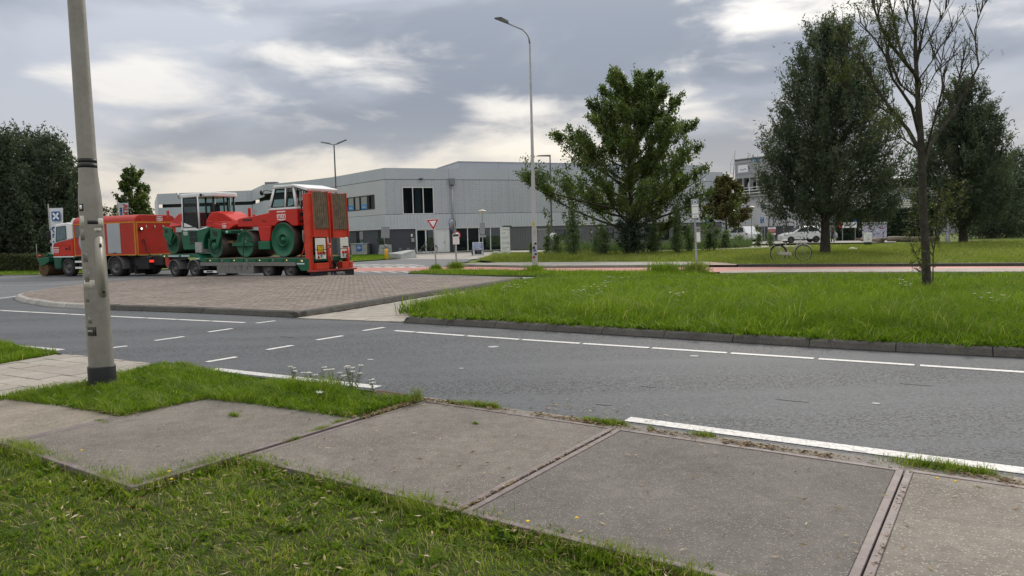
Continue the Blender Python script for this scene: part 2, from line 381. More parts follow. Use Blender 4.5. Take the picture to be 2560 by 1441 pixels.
# ================================================================== the setting
def G(pts, z=0.0): return [gp(x, y, z) for x, y in pts]
def inpoly(P, poly):
    x, y = P[:, 0], P[:, 1]; r = np.zeros(len(P), bool); n = len(poly); j = n - 1
    for i in range(n):
        xi, yi = poly[i]; xj, yj = poly[j]
        c = ((yi > y) != (yj > y)) & (x < (xj - xi) * (y - yi) / (yj - yi + 1e-12) + xi); r ^= c; j = i
    return r
def sample(poly, n):
    a = np.array(poly); lo, hi = a.min(0), a.max(0); P = rng.uniform(lo, hi, (n, 2)); return P[inpoly(P, poly)]
def area(poly):
    a = np.array(poly); return .5 * abs(np.dot(a[:, 0], np.roll(a[:, 1], -1)) - np.dot(a[:, 1], np.roll(a[:, 0], -1)))
def ccw(poly):
    a = np.array(poly); s = np.dot(a[:, 0], np.roll(a[:, 1], -1)) - np.dot(a[:, 1], np.roll(a[:, 0], -1)); return list(poly) if s > 0 else list(poly)[::-1]
def inset(poly, d):
    p = [Vector(q) for q in ccw(poly)]; n = len(p); o = []
    for i in range(n):
        a, b = (p[i] - p[i - 1]).normalized(), (p[(i + 1) % n] - p[i]).normalized()
        na, nb = Vector((-a.y, a.x)), Vector((-b.y, b.x)); m = na + nb; m = m / max(m.dot(na), .35); o.append(tuple(p[i] + m * d))
    return o
def clip(subj, tile):
    """the part of polygon subj inside a convex tile (counter-clockwise)"""
    outp = subj
    for i in range(len(tile)):
        a, b = tile[i], tile[(i + 1) % len(tile)]; inp, outp = outp, []
        if not inp: return []
        def side(p): return (b[0] - a[0]) * (p[1] - a[1]) - (b[1] - a[1]) * (p[0] - a[0])
        s = inp[-1]; ss = side(s)
        for e in inp:
            se = side(e)
            if (se >= 0) != (ss >= 0):
                t = ss / (ss - se); outp.append((s[0] + (e[0] - s[0]) * t, s[1] + (e[1] - s[1]) * t))
            if se >= 0: outp.append(e)
            s, ss = e, se
    return outp
def noise2(P, sc, seed=0):
    """cheap smooth noise in [0,1] for density and colour"""
    r = np.random.default_rng(seed); v = np.zeros(len(P)); tot = 0
    for o in range(4):
        f = sc * 2 ** o; a = .6 ** o; tot += a
        for _ in range(2):
            d = r.normal(size=2); d /= np.linalg.norm(d); v += a * .5 * np.sin((P[:, :2] @ d) * f * 2 * PI + r.uniform(0, 9) + 1.7 * np.sin((P[:, :2] @ d[::-1]) * f * 3 + r.uniform(0, 9)))
    return .5 + .5 * v / tot

ground = sheet('ground', [(-700, -60), (700, -60), (900, 1400), (-900, 1400)], -.05, MT['turf_far'], kind='structure')
road = sheet('road', G([(-900, 792), (-300, 832), (60, 872), (148, 884), (330, 906), (700, 950), (1080, 996), (1450, 1046), (2560, 1196), (3400, 1310),
                        (3400, 691), (2560, 690), (1760, 692), (1500, 696), (1240, 692), (1060, 686), (1040, 672), (1170, 655), (1180, 648), (1000, 648), (870, 657), (600, 668), (400, 677), (150, 688), (0, 690), (-500, 690)]), 0, MT['asphalt'], kind='structure')
# access road to the hall
sheet('access_road', G([(870, 688), (1010, 686), (1060, 683), (1105, 668), (1180, 649), (1000, 648), (870, 657)]), .004, MT['asphalt_far'], kind='structure')
sheet('junction_road', G([(-500, 692), (0, 692), (300, 690), (600, 690), (870, 688), (1060, 686), (1240, 692.5), (1480, 697), (1330, 700), (1100, 700), (865, 696), (450, 700), (250, 716), (60, 742), (0, 750), (-500, 770)]), .004, MT['asphalt_far'], kind='structure')
cycle = sheet('cycle_path', G([(600, 664), (870, 670), (1060, 668), (1200, 668), (1340, 671), (1860, 669), (2560, 667), (3300, 665), (3300, 681), (2560, 679), (1900, 679.5), (1700, 683), (1500, 681.5), (1340, 681), (1060, 678), (870, 680), (600, 676)]), .012, MT['red_asphalt'], kind='structure')
plat = G([(1800, 686), (1960, 679.5), (2560, 679.2), (3300, 681), (3300, 689), (2560, 687.5), (1960, 687.5), (1800, 690)])
MB().prism(ccw(plat), 0, .10, 'z').build('bus_stop_platform', m_conc('platform_concrete', (.34, .30, .265), (.42, .39, .35), 30, .2), kind='structure')
footp = G([(1140, 664.5), (1250, 660.5), (1500, 659.6), (1770, 659.5), (1770, 666.5), (1500, 668.5), (1340, 669.3), (1200, 666.5)])
MB().prism(ccw(footp), 0, .09, 'z').build('footpath', m_conc('footpath_concrete', (.30, .285, .262), (.36, .345, .32), 25, .2, .85, .2), kind='structure')
sheet('brick_path', G([(1770, 659.5), (1850, 659.5), (1840, 667.5), (1770, 667)]), .075, m_conc('path_brick', (.30, .235, .19), (.36, .29, .24), 12, .4), kind='structure')
sheet('forecourt', G([(1000, 649), (1182, 649), (1262, 640), (1262, 630), (1130, 632), (1000, 636)]), .010, m_conc('forecourt_tiles', (.32, .30, .275), (.38, .36, .33), 9, .3), kind='structure')
sheet('hall_path', G([(1255, 634), (1480, 634), (1800, 627), (2000, 622), (2000, 617), (1800, 619), (1480, 627), (1255, 630)]), .1, m_conc('pale_path', (.36, .335, .30), (.42, .40, .36), 20, .3), kind='structure')
sheet('car_park', G([(1830, 614), (2110, 610), (2240, 609), (2240, 603), (2110, 601), (1830, 604)]), .11, m_conc('car_park_paving', (.34, .325, .30), (.40, .38, .36), 20, .2), kind='structure')
sheet('park_lawn', G([(1240, 659.5), (1500, 659), (1770, 658.8), (1860, 667.5), (2560, 665.3), (3300, 664), (3300, 602), (2560, 602), (2240, 610), (2000, 617), (1800, 627.5), (1480, 634.5), (1230, 641), (1190, 652)]), .07, MT['turf_dry'], kind='structure')
MBk = MB()
kl = G([(1845, 668.6), (2100, 668), (2560, 666.6), (3300, 664.6)]); kin = G([(1845, 667.4), (2100, 666.8), (2560, 665.3), (3300, 663.5)])
for i in range(len(kl) - 1):
    a, b, c, d = kl[i], kl[i + 1], kin[i + 1], kin[i]
    MBk.add([(*a, 0), (*b, 0), (*c, 0), (*d, 0), (*a, .12), (*b, .12), (*c, .12), (*d, .12)], [(4, 5, 6, 7), (0, 1, 5, 4), (2, 3, 7, 6), (1, 2, 6, 5), (3, 0, 4, 7)])
MBk.build('park_kerb', MT['kerb'], kind='structure')
sheet('left_lawn', G([(-600, 689), (0, 689), (150, 687), (400, 676), (600, 667), (600, 640), (-600, 650)]), .03, MT['turf_far'], kind='structure')
sheet('hall_lawn', G([(600, 666), (870, 656.5), (1000, 647.5), (985, 638), (870, 641), (600, 650)]), .05, MT['turf_far'], kind='structure')

# ---------------------------------------------------------------- kerbs
def resample(pts, step):
    P = [Vector(p) for p in pts]; L = [0]
    for a, b in zip(P, P[1:]): L.append(L[-1] + (b - a).length)
    n = max(1, round(L[-1] / step)); o = []
    for k in range(n + 1):
        d = L[-1] * k / n; i = max(j for j in range(len(L)) if L[j] <= d + 1e-9); i = min(i, len(P) - 2)
        o.append(P[i].lerp(P[i + 1], (d - L[i]) / max(L[i + 1] - L[i], 1e-9)))
    return o
def kerb(pts, parent, m, side=1, step=1.0, h=.12, foot=.07, wid=.2):
    Q = resample(pts, step); N = []
    for i in range(len(Q)):
        t = (Q[min(i + 1, len(Q) - 1)] - Q[max(i - 1, 0)]).normalized(); N.append(Vector((-t.y, t.x)) * side)
    for i in range(len(Q) - 1):
        j = .006 if i else 0; a, b = Q[i], Q[i + 1]; t = (b - a).normalized(); a2, b2 = a + t * .005, b - t * .005
        dz = random.uniform(-.006, .006); dn = random.uniform(-.006, .006); ring = []
        for p, n in ((a2, N[i]), (b2, N[i + 1])):
            for o, z in ((dn, -.03), (dn, .015), (foot * .8 + dn, h - .018 + dz), (foot + .02 + dn, h + dz), (wid, h + .004 + dz), (wid, -.03)):
                q = p + n * o; ring.append((q.x, q.y, z))
        k = 6; fs = [tuple(range(k)), tuple(range(k, 2 * k))[::-1]] + [(x, (x + 1) % k, k + (x + 1) % k, k + x) for x in range(k)]
        MB().add(ring, fs).build('kerb_stone', m, parent)
# ---------------------------------------------------------------- grass median with its kerb
med_near = G([(1010, 808), (1200, 819), (1400, 831), (1700, 849), (2000, 868), (2300, 885), (2560, 897), (3000, 917), (3400, 934)])
med_left = G([(1010, 808), (1045, 782), (1150, 752), (1250, 722), (1335, 701)])
med_far = G([(1335, 701), (1500, 697), (1760, 693), (2560, 691.5), (3400, 692)])
med_poly = med_near + med_far[::-1] + med_left[1:-1][::-1]
median = sheet('grass_median', inset(med_poly, .12), .10, MT['soil'], kind='structure')
kerb(med_near, median, MT['kerb'], 1, 1.0, .105)
kerb(med_left, median, MT['kerb'], -1, 1.0, .10, .04, .12)
kerb(med_far, median, MT['kerb'], -1, 2.0, .10)
# ---------------------------------------------------------------- brick traffic island
isl_left = [(300, 709), (180, 721), (95, 734), (45, 742), (33, 748), (55, 757), (120, 768), (215, 774)]
isl_front = [(215, 774), (400, 780), (560, 786.5), (700, 794), (730, 796.5), (750, 795.5)]
isl_right = [(750, 795.5), (870, 776), (1040, 746), (1200, 722), (1310, 702)]
isl_back = [(1310, 702), (1100, 698), (865, 694), (650, 697), (450, 698), (300, 709)]
isl_poly = ccw(G(isl_left[:-1] + isl_front[:-1] + isl_right[:-1] + isl_back[:-1]))
island = sheet('traffic_island', inset(isl_poly, .1), .105, mat('island_joint_sand', (.12, .10, .08), .95), kind='structure')
kerb(G(isl_left), island, MT['kerb_pale'], 1); kerb(G(isl_front), island, MT['kerb'], 1)
kerb(G(isl_right), island, MT['kerb'], 1); kerb(G(isl_back), island, MT['kerb'], 1, 2.0)
def pave(poly, ang, lx, ly, gap, z, th, m, parent, name, near_n=300, bond=.5, jitter=.002, inset_d=0.0):
    """unit paving clipped to a region: the nearest pieces as objects, the rest joined"""
    reg = ccw(inset(poly, inset_d) if inset_d else poly); ca, sa = math.cos(ang), math.sin(ang)
    loc = [(p[0] * ca + p[1] * sa, -p[0] * sa + p[1] * ca) for p in reg]; a = np.array(loc); lo, hi = a.min(0), a.max(0); cells = []
    r = random.Random(5)
    for j in range(int(lo[1] / ly) - 1, int(hi[1] / ly) + 2):
        for i in range(int(lo[0] / lx) - 2, int(hi[0] / lx) + 2):
            x0 = (i + (bond * (j % 2))) * lx; y0 = j * ly
            if x0 > hi[0] or x0 + lx < lo[0]: continue
            t = [(x0 + gap / 2, y0 + gap / 2), (x0 + lx - gap / 2, y0 + gap / 2), (x0 + lx - gap / 2, y0 + ly - gap / 2), (x0 + gap / 2, y0 + ly - gap / 2)]
            ins = inpoly(np.array(t), loc)
            full = bool(ins.all())
            if full: q = t
            else:
                q = clip(loc, t)
                if len(q) < 3 or area(q) < lx * ly * .12: continue
            cells.append((full, [(p[0] * ca - p[1] * sa, p[0] * sa + p[1] * ca) for p in q], z + r.uniform(-jitter, jitter)))
    key = lambda c: min(p[0] ** 2 + p[1] ** 2 for p in c[1])
    def seen(c):
        q = c[1][0]; d = Vector((q[0], q[1], z - EYE)); dd = d.dot(_f)
        return dd > .5 and -120 < CXP + FPX * d.dot(_r) / dd < 2680
    vis = sorted([c for c in cells if c[0] and seen(c)], key=key)[:near_n]; ids = set(map(id, vis))
    me = bpy.data.meshes.new(name); c = .006
    V = [(gap / 2, gap / 2, -th), (lx - gap / 2, gap / 2, -th), (lx - gap / 2, ly - gap / 2, -th), (gap / 2, ly - gap / 2, -th)]
    V += [(x, y, -c) for x, y, _ in V[:4]] + [(x + (c if k in (0, 3) else -c), y + (c if k < 2 else -c), 0) for k, (x, y, _) in enumerate(V[:4])]
    F = [(0, 1, 5, 4), (1, 2, 6, 5), (2, 3, 7, 6), (3, 0, 4, 7), (4, 5, 9, 8), (5, 6, 10, 9), (6, 7, 11, 10), (7, 4, 8, 11), (8, 9, 10, 11)]
    me.from_pydata(V, [], F)
    for full, q, zz in vis:
        o = link(name, me, m, parent); x0, y0 = q[0]; o.location = (x0 - (gap / 2) * ca + (gap / 2) * sa, y0 - (gap / 2) * sa - (gap / 2) * ca, zz)
        o.rotation_euler = (r.uniform(-.004, .004), r.uniform(-.004, .004), ang)
    mb = MB(); rn = []
    for cl in cells:
        if id(cl) in ids: continue
        q = cl[1]; n = len(q); mb.add([(x, y, cl[2] - th) for x, y in q] + [(x, y, cl[2]) for x, y in q], [tuple(range(n, 2 * n))] + [(i, (i + 1) % n, n + (i + 1) % n, n + i) for i in range(n)])
        rn += [r.random()] * (2 * n)
    if mb.v:
        me2 = bpy.data.meshes.new(name + '_field'); me2.from_pydata(mb.v, [], mb.f); a2 = me2.attributes.new('rnd', 'FLOAT', 'POINT'); a2.data.foreach_set('value', rn)
        link(name + '_field', me2, m, parent, kind='stuff')
pave(isl_poly, R(-32.5), .21, .105, .010, .122, .05, MT['brick'], island, 'brick', 300, .5, .003, .2)
# ---------------------------------------------------------------- tiled crossing path through the median, and the tiled path by the lamp post
cross = G([(742, 797.5), (1008, 807.5), (1040, 783), (1148, 753), (1248, 723), (1333, 702), (1312, 703), (1203, 723.5), (1044, 748), (874, 778)])
crossing = sheet('crossing_path', cross, .004, mat('joint_sand', (.16, .14, .12), .95), kind='structure')
pave(cross, R(-32.5 + 8), .3, .3, .012, .02, .03, MT['tile'], crossing, 'paving_tile', 280)
tpl = G([(-500, 960), (-300, 940), (0, 917), (150, 889), (335, 909), (398, 917), (330, 936), (235, 964), (60, 989), (0, 1001), (-300, 1040), (-600, 1080)])
tpath = sheet('tiled_path', tpl, .012, MATS['joint_sand'], kind='structure')
pave(tpl, R(-30), .3, .3, .010, .03, .03, MT['tile'], tpath, 'paving_tile', 290, .5, .004)
# ---------------------------------------------------------------- concrete slabs with steel edges, in the grass beside the road
lawn = sheet('lawn', [uv(-16, -8), uv(8, -8), uv(8, 5.1), uv(-2, 5.1), uv(-9.4, 3.4), uv(-16, 1.0)], -.035, MT['soil'], kind='structure')
pavement = sheet('slab_pavement', [uv(-8.7, 1.5), uv(-6.75, 1.5), uv(-6.75, 2.5), uv(-4.72, 2.5), uv(-4.72, 3.24), uv(3.6, 3.24), uv(3.6, 5.28), uv(-4.66, 5.28), uv(-4.66, 4.4), uv(-6.7, 4.4), uv(-6.7, 3.4), uv(-8.7, 3.4)], -.026, mat('slab_bed_sand', (.11, .092, .07), .95), kind='structure')
STEEL = mat('slab_steel_edge', (.185, .155, .150), .62, .15, .3, 7, .5, 60, dirt=.6, dirtcol=(.15, .09, .065))
SLABS = [(-8.78, 1.33, 'slab_pale', 'weathered pale yellowish slab'), (-6.71, 2.36, 'slab_mid', None), (-4.635, 3.15, 'slab_mid', None), (-2.56, 3.14, 'slab_dark', None), (-.505, 3.14, 'slab_pebble', 'pale slab with exposed pebbles'), (1.585, 3.14, 'slab_mid', None)]
slab_polys = []
for k, (u0, v0, mk, lb) in enumerate(SLABS):
    S_ = 2.045; top = .014 + random.uniform(-.004, .005)
    P4 = [uv(u0, v0), uv(u0 + S_, v0), uv(u0 + S_, v0 + S_), uv(u0, v0 + S_)]; slab_polys.append(P4)
    e = .045; inner = [uv(u0 + e, v0 + e), uv(u0 + S_ - e, v0 + e), uv(u0 + S_ - e, v0 + S_ - e), uv(u0 + e, v0 + S_ - e)]
    sl = MB().prism(inner, -.10, top, 'z').build('concrete_slab', MT[mk], pavement, .006)
    if lb: sl['label'] = lb
    for i in range(4):
        a, b, c, d = P4[i], P4[(i + 1) % 4], inner[(i + 1) % 4], inner[i]
        dz = random.uniform(.001, .006)
        MB().prism([a, b, c, d], -.10, top + dz, 'z').build('steel_edge', STEEL, sl, .003)
sheet('gutter_strip', G([(1010, 988), (1080, 996.5), (1450, 1046.5), (2560, 1196.5), (3300, 1298)]) + [uv(3.6, 5.1), uv(-4.6, 5.1)], .006, m_conc('gutter_concrete', (.20, .185, .165), (.30, .28, .25), 60, .3, .85, .25), kind='structure')
# ---------------------------------------------------------------- road markings
def mark(p, q, w, m='mark_new', z=.006, parent=None, name='road_marking', off=0.0, n=1):
    p, q = Vector(p), Vector(q); t = (q - p).normalized(); s = Vector((-t.y, t.x)); th = .003
    P4 = [p + s * (off - w / 2), q + s * (off - w / 2), q + s * (off + w / 2), p + s * (off + w / 2)]
    MB().prism([tuple(x) for x in P4], z - th, z, 'z').build(name, MT[m], parent or road)
def gm(a, b, w, m='mark_new', **k): mark(gp(*a), gp(*b), w, m, **k)
for a, b in (((-600, 802), (-210, 845)), ((-210, 845), (148, 877)), ((528, 925), (940, 971)), ((1565, 1051), (2000, 1109)), ((2000, 1109), (2560, 1182)), ((2560, 1182), (3200, 1264)), ((3200, 1264), (3900, 1354))):
    gm(a, b, .145, 'mark', off=.03)
for a, b in (((-700, 742), (-330, 760)), ((-326, 760), (0, 776.5)), ((4, 777), (74, 781)), ((77, 781), (170, 786)), ((174, 786.2), (262, 791)), ((266, 791.2), (362, 795.8)), ((366, 796), (443, 799.6)), ((447, 799.8), (525, 803.4)), ((529, 803.6), (612, 807.6))):
    gm(a, b, .10)
for a, b in (((985, 828), (1034, 831.6)), ((1040, 832), (1159, 840.6)), ((1166, 841), (1297, 850)), ((1304, 850.5), (1448, 860)), ((1456, 860.5), (1621, 871)), ((1629, 871.6), (1816, 884)), ((1826, 884.6), (2034, 898)), ((2046, 899), (2286, 914.6)), ((2300, 915.5), (2600, 935)), ((2615, 936), (2960, 960)), ((2976, 961), (3380, 989))):
    gm(a, b, .10, off=.02)
for a, b in (((640, 809), (688, 803)), ((521, 831), (580, 822.5)), ((387, 852.5), (460, 842.5)), ((250, 874), (318, 866)), ((908, 827.8), (960, 819.5)), ((792, 851), (857, 840.5)), ((667, 875.5), (732, 864.5)), ((517, 906), (591, 893.5))):
    gm(a, b, .10)
gm((-300, 784), (35, 742), .1); gm((35, 742), (120, 727), .1)
far_m = [((5, 689.5), (120, 688.5)), ((395, 698.5), (440, 698.2)), ((470, 697.8), (520, 697.5)), ((560, 698), (610, 697.6)), ((900, 693), (932, 693.1)), ((981, 694), (1025, 694.2)), ((1072, 694.6), (1120, 695)), ((1175, 695), (1220, 695.4)), ((1270, 694.8), (1500, 697.3))]
for a, b in far_m: gm(a, b, .13, z=.012)
for row, (y, dx) in enumerate(((682.3, 0), (680.4, 25), (670.4, 8), (668.6, 30), (666.6, 4), (664.6, 20), (662.8, 0))):      # blocks beside the red crossing
    for i in range(6):
        x = 868 + dx + i * (36 if row < 2 else 30)
        if x < (1040 if row < 2 else 1100 - row * 4): gm((x, y + (i - 3) * .15), (x + 18 + (row > 2) * 5, y + (i - 3) * .15), .42, z=.02)
gm((1290, 677), (1306, 677), .1, z=.02)
def disc(px, py, r, sq=.45):
    c = gp(px, py); MB().prism([(c[0] + r * math.cos(a) * 1.0, c[1] + r * math.sin(a)) for a in np.linspace(0, 2 * PI, 20)[:-1]], .002, .005, 'z').build('painted_dot', mat('worn_dot', (.34, .34, .35), .8, 0, .3, 20), road)
disc(1735, 891, .06); disc(1233, 868, .08); disc(1153, 922, .03); disc(2190, 1010, .035); disc(926, 900, .04)
SEAL = mat('crack_sealant', (.022, .022, .024), .6)
for a, b in (((1598, 966), (1640, 970)), ((1938, 999), (2022, 1007)), ((1490, 1012), (1530, 1015)), ((2250, 960), (2330, 966)), ((700, 842), (735, 845))):
    p_, q_ = Vector(gp(*a)), Vector(gp(*b)); n_ = Vector((-(q_ - p_).y, (q_ - p_).x)).normalized() * .008
    MB().prism([tuple(p_), tuple(p_.lerp(q_, .5) - n_), tuple(q_), tuple(p_.lerp(q_, .5) + n_)], .001, .0035, 'z').build('sealed_crack', SEAL, road)
# drain grating beside the verge
dg = empty('drain_grating', (*gp(960, 992), .012), UA, 'small rusty drain grating half hidden by grass at the road edge', 'drain')
RUST = mat('rusty_iron', (.13, .085, .065), .8, .3, .4, 12, .4)
MB().box(-.2, .2, -.13, -.1, -.02, .012).box(-.2, .2, .1, .13, -.02, .012).box(-.2, -.17, -.1, .1, -.02, .012).box(.17, .2, -.1, .1, -.02, .012).build('frame', RUST, dg)
for i in range(9): box('bar', RUST, dg, -.155 + i * .036, -.137 + i * .036, -.1, .1, -.02, .01)
# ================================================================== vegetation
def blades(P, h, w, lean, rnd, seg=2, az=None):
    n = len(P); a = rng.uniform(0, 2 * PI, n); wd = np.stack([np.cos(a), np.sin(a), 0 * a], 1) * (w / 2)[:, None]
    b = rng.uniform(0, 2 * PI, n) if az is None else az; ld = np.stack([np.cos(b), np.sin(b), 0 * b], 1) * (lean * h)[:, None]; up = np.array([0, 0, 1.]) * h[:, None]
    if seg == 1:
        V = np.stack([P - wd, P + wd, P + up * .9 + ld], 1); F = np.arange(n * 3).reshape(n, 3); return V.reshape(-1, 3), F, np.repeat(rnd, 3)
    V = np.stack([P - wd, P + wd, P + up * .55 + ld * .3 - wd * .8, P + up * .55 + ld * .3 + wd * .8, P + up * .9 + ld], 1)
    base = np.arange(n)[:, None] * 5; F = np.concatenate([base + np.array([[0, 1, 3]]), base + np.array([[0, 3, 2]]), base + np.array([[2, 3, 4]])], 0)
    return V.reshape(-1, 3), F, np.repeat(rnd, 5)
def frustum(P, m=480):
    d = P - np.array([0, 0, EYE]); dd = d @ np.array(_f); x = CXP + FPX * (d @ np.array(_r)) / np.maximum(dd, .1); y = CYP - FPX * (d @ np.array(_u)) / np.maximum(dd, .1)
    return (dd > .5) & (x > -m) & (x < 2560 + m) & (y < 1441 + m)
def grass(name, P, z, h0, h1, w0, w1, lean, mt, label, seg=2, cl_scale=1.2, tilt=.35, hpow=1.5, parent=None, cat='grass', tall=None):
    n = len(P); P3 = np.concatenate([P, np.full((n, 1), z)], 1); P3 = P3[frustum(P3)]; n = len(P3)
    cl = noise2(P3, cl_scale, 3); cl2 = noise2(P3, cl_scale * 4.1, 8)
    h = h0 + (h1 - h0) * rng.random(n) ** hpow * (.3 + 1.1 * cl) * (.35 + 1.25 * cl2); 
    if tall is not None: h = h * tall(P3)
    r = np.clip(.02 + .45 * cl + .62 * (cl2 - .25) + rng.normal(0, .17, n), 0, .92); az = 2 * PI * 1.5 * noise2(P3, cl_scale * 1.7, 15) + rng.normal(0, .9, n); dry = rng.random(n) < (.10 if mt is V_LAWN else .03); r[dry] = 1
    V, F, rr = blades(P3, h, rng.uniform(w0, w1, n), np.abs(rng.normal(0, lean, n)) + .08, r, seg, az)
    o = link(name, mesh_np(name, V, F, rr), mt, parent); prop(o, label, cat, kind='stuff'); return o
def leaves(C, L, Wd, D, rnd, droop=.15, cup=.15):
    """leaf-shaped diamonds: centre C, length L, width Wd, direction D (n,3)"""
    n = len(C); D = D / np.maximum(np.linalg.norm(D, axis=1, keepdims=True), 1e-6); q = rng.normal(size=(n, 3)); S = np.cross(D, q); S /= np.maximum(np.linalg.norm(S, axis=1, keepdims=True), 1e-6); N = np.cross(S, D)
    l = L[:, None]; w = Wd[:, None]
    V = np.stack([C - D * l * .5, C + S * w * .5 - D * l * .05 + N * w * cup, C + D * l * .5, C - S * w * .5 - D * l * .05 + N * w * cup], 1)
    F = np.arange(n * 4).reshape(n, 4); return V.reshape(-1, 3), F, np.repeat(rnd, 4)
# ---- near lawn
u_ = rng.uniform(-9.5, 2.5, 300000); v_ = rng.uniform(-.5, 5.0, 300000); P = np.stack([u_ * UX[0] + v_ * UY[0], u_ * UX[1] + v_ * UY[1]], 1)
keep = np.ones(len(P), bool)
for q in slab_polys: keep &= ~inpoly(P, inset(q, .012))
keep &= ~(v_ > 3.1 + .04 * np.sin(u_ * 9)) | (u_ < -7)
keep &= ~((v_ > 3.45) | ((u_ < -8.6) & (v_ > 1.2)))
P = P[keep]
dirt = noise2(P, .55, 21) * .6 + noise2(P, 2.3, 5) * .4; P = P[rng.random(len(P)) < np.clip((dirt - .12) * 2.6, .35, 1)]
grass('lawn_grass', P, -.035, .018, .062, .0036, .0082, 1.15, V_LAWN, 'short worn lawn in front of the concrete slabs', 2, .9)
# edge tufts: longer grass along the slab edges
def tuft_line(pts, n, sp, z, h0, h1, mt, label, w=(.003, .006), name='edge_grass'):
    Q = resample(pts, .05); i = rng.integers(0, len(Q), n); P = np.array([tuple(Q[k]) for k in i]) + rng.normal(0, sp, (n, 2)); dens = noise2(P, .8, 31); P = P[rng.random(n) < np.clip(dens * 1.8 - .35, .05, 1)]
    return grass(name, P, z, h0, h1, w[0], w[1], .6, mt, label, 2, 1.3)
tuft_line([uv(-6.75, 2.40), uv(-4.72, 2.40), uv(-4.72, 3.15), uv(-2.0, 3.12), uv(.4, 3.08)], 24000, .05, -.035, .045, .14, V_LAWN, 'longer grass and weeds along the near edge of the slabs')
# ---- verge between slabs and road (lamp post stands in it)
verge_poly = G([(-60, 1012), (40, 992), (150, 972), (230, 962), (300, 940), (395, 916), (450, 914), (525, 933), (640, 953), (800, 977), (925, 995), (945, 1000), (1015, 999), (1062, 1003), (975, 1020), (870, 1052), (760, 1035), (640, 1018), (520, 1004), (470, 1012), (400, 1028), (300, 1046), (150, 1020), (20, 1004)])
verge = sheet('verge', inset(verge_poly, -.07), .007, MT['soil'], kind='structure')
P = sample(inset(verge_poly, .0), 110000)
def verge_tall(Q):
    c = np.array(gp(880, 985)); d = np.exp(-((Q[:, :2] - c) ** 2).sum(1) / .12); c2 = np.array(gp(720, 985)); d2 = np.exp(-((Q[:, :2] - c2) ** 2).sum(1) / .15); return 1 + 1.1 * d + .9 * d2
grass('verge_grass', P, .016, .03, .115, .003, .0075, .85, V_VERGE, 'lush green grass around the foot of the near lamp post', 2, .9, tall=verge_tall)
sv = G([(-300, 880), (0, 862), (65, 876), (148, 889), (60, 905), (0, 916), (-300, 938)]); sheet('verge', sv, .028, MT['soil'], kind='structure')
P = sample(sv, 60000); grass('verge_grass', P, .026, .03, .12, .004, .009, .5, V_VERGE, 'small patch of grass at the left end of the tiled path', 2, .9)
tuft_line([uv(-8.7, 3.37), uv(-6.72, 3.38), uv(-6.72, 4.40), uv(-4.66, 4.42), uv(-4.65, 5.2)], 9000, .03, .0, .03, .09, V_VERGE, 'grass creeping over the slab edges from the verge')
# ---- tufts in joints and along the road edge
for (px, py, n, sp, h) in ((1185, 1012, 900, .10, .05), (1230, 1018, 500, .05, .06), (1130, 1008, 500, .06, .045), (1505, 1056, 1200, .09, .06), (1545, 1060, 300, .05, .05), (1760, 1088, 350, .06, .04), (2330, 1165, 1400, .13, .06), (2440, 1180, 500, .07, .05), (585, 1042, 380, .035, .05), (1190, 1060, 140, .014, .03), (800, 1075, 420, .05, .035), (850, 1056, 300, .05, .04), (730, 1100, 260, .04, .03), (250, 1055, 300, .05, .03), (1630, 1072, 60, .02, .05)):
    c = np.array(gp(px, py, .012)); P = c + rng.normal(0, 1, (n, 2)) @ np.array([[UX[0] * sp, UX[1] * sp], [UY[0] * sp * .35, UY[1] * sp * .35]])
    if 720 < px < 860 and py > 1050: P = c + rng.normal(0, 1, (n, 2)) @ np.array([[UY[0] * sp, UY[1] * sp], [UX[0] * sp * .3, UX[1] * sp * .3]])
    grass('grass_tuft', P, .005, .015, h * 1.4, .0025, .005, .7, V_LAWN, {585: 'small grass tuft alone in the middle of a slab'}.get(px, 'grass growing from the joint of slabs and road'), 2)
# ---- median: tall bright grass
mp = inset(med_poly, .11); a = np.array(mp); N_ = 900000
P = rng.uniform(a.min(0), (a.max(0)[0], 26), (N_, 2)); P = P[inpoly(P, mp)]; P3 = np.concatenate([P, np.full((len(P), 1), .1)], 1); P = P[frustum(P3, 480)]
d = np.linalg.norm(P, axis=1); P = P[rng.random(len(P)) < np.clip((11.0 / d) ** 1.6, .12, 1)]; P = P[:360000] if len(P) > 360000 else P
def med_tall(Q):
    e = np.abs((Q[:, 0] * UY[0] + Q[:, 1] * UY[1]) - 10.2 - .02 * (Q[:, 0] * UX[0] + Q[:, 1] * UX[1])); return np.clip(.38 + e * .5, .38, 1.0) * np.clip(1.15 - e * .075, .32, 1)
grass('median_grass', P, .10, .08, .42, .006, .014, .85, V_VERGE, 'tall bright green grass on the median', 2, .45, tall=med_tall)
# ---- strips and far lawns
strip = G([(1020, 685), (1100, 679), (1340, 682.5), (1500, 683.5), (1700, 685), (1790, 690), (1500, 694), (1240, 691), (1100, 688)])
MB().prism(ccw(strip), 0, .05, 'z').build('grass_strip', MT['turf_far'], kind='structure')
P = sample(strip, 60000); grass('strip_grass', P, .05, .06, .22, .012, .02, .45, V_VERGE, 'narrow strip of grass between far road and cycle path', 1, .5)
pl = G([(1195, 652), (1240, 660), (1500, 659), (1770, 658.8), (1860, 667.4), (2560, 665.3), (2700, 664), (2700, 606), (2560, 604), (2240, 612), (2000, 618), (1800, 628), (1480, 636), (1230, 642)])
P = sample(pl, 330000); d = np.linalg.norm(P, axis=1); P = P[rng.random(len(P)) < np.clip((36 / d) ** 1.5, .1, 1)][:150000]
def park_tall(Q):
    x = CXP + FPX * Q[:, 0] / Q[:, 1]; return np.where((x > 1230) & (x < 1480) & (Q[:, 1] > 41), 1.9, 1.0)
grass('park_grass', P, .07, .05, .26, .018, .034, .8, V_MEADOW, 'rough meadow grass of the park beyond the cycle path', 1, .16, tall=park_tall)
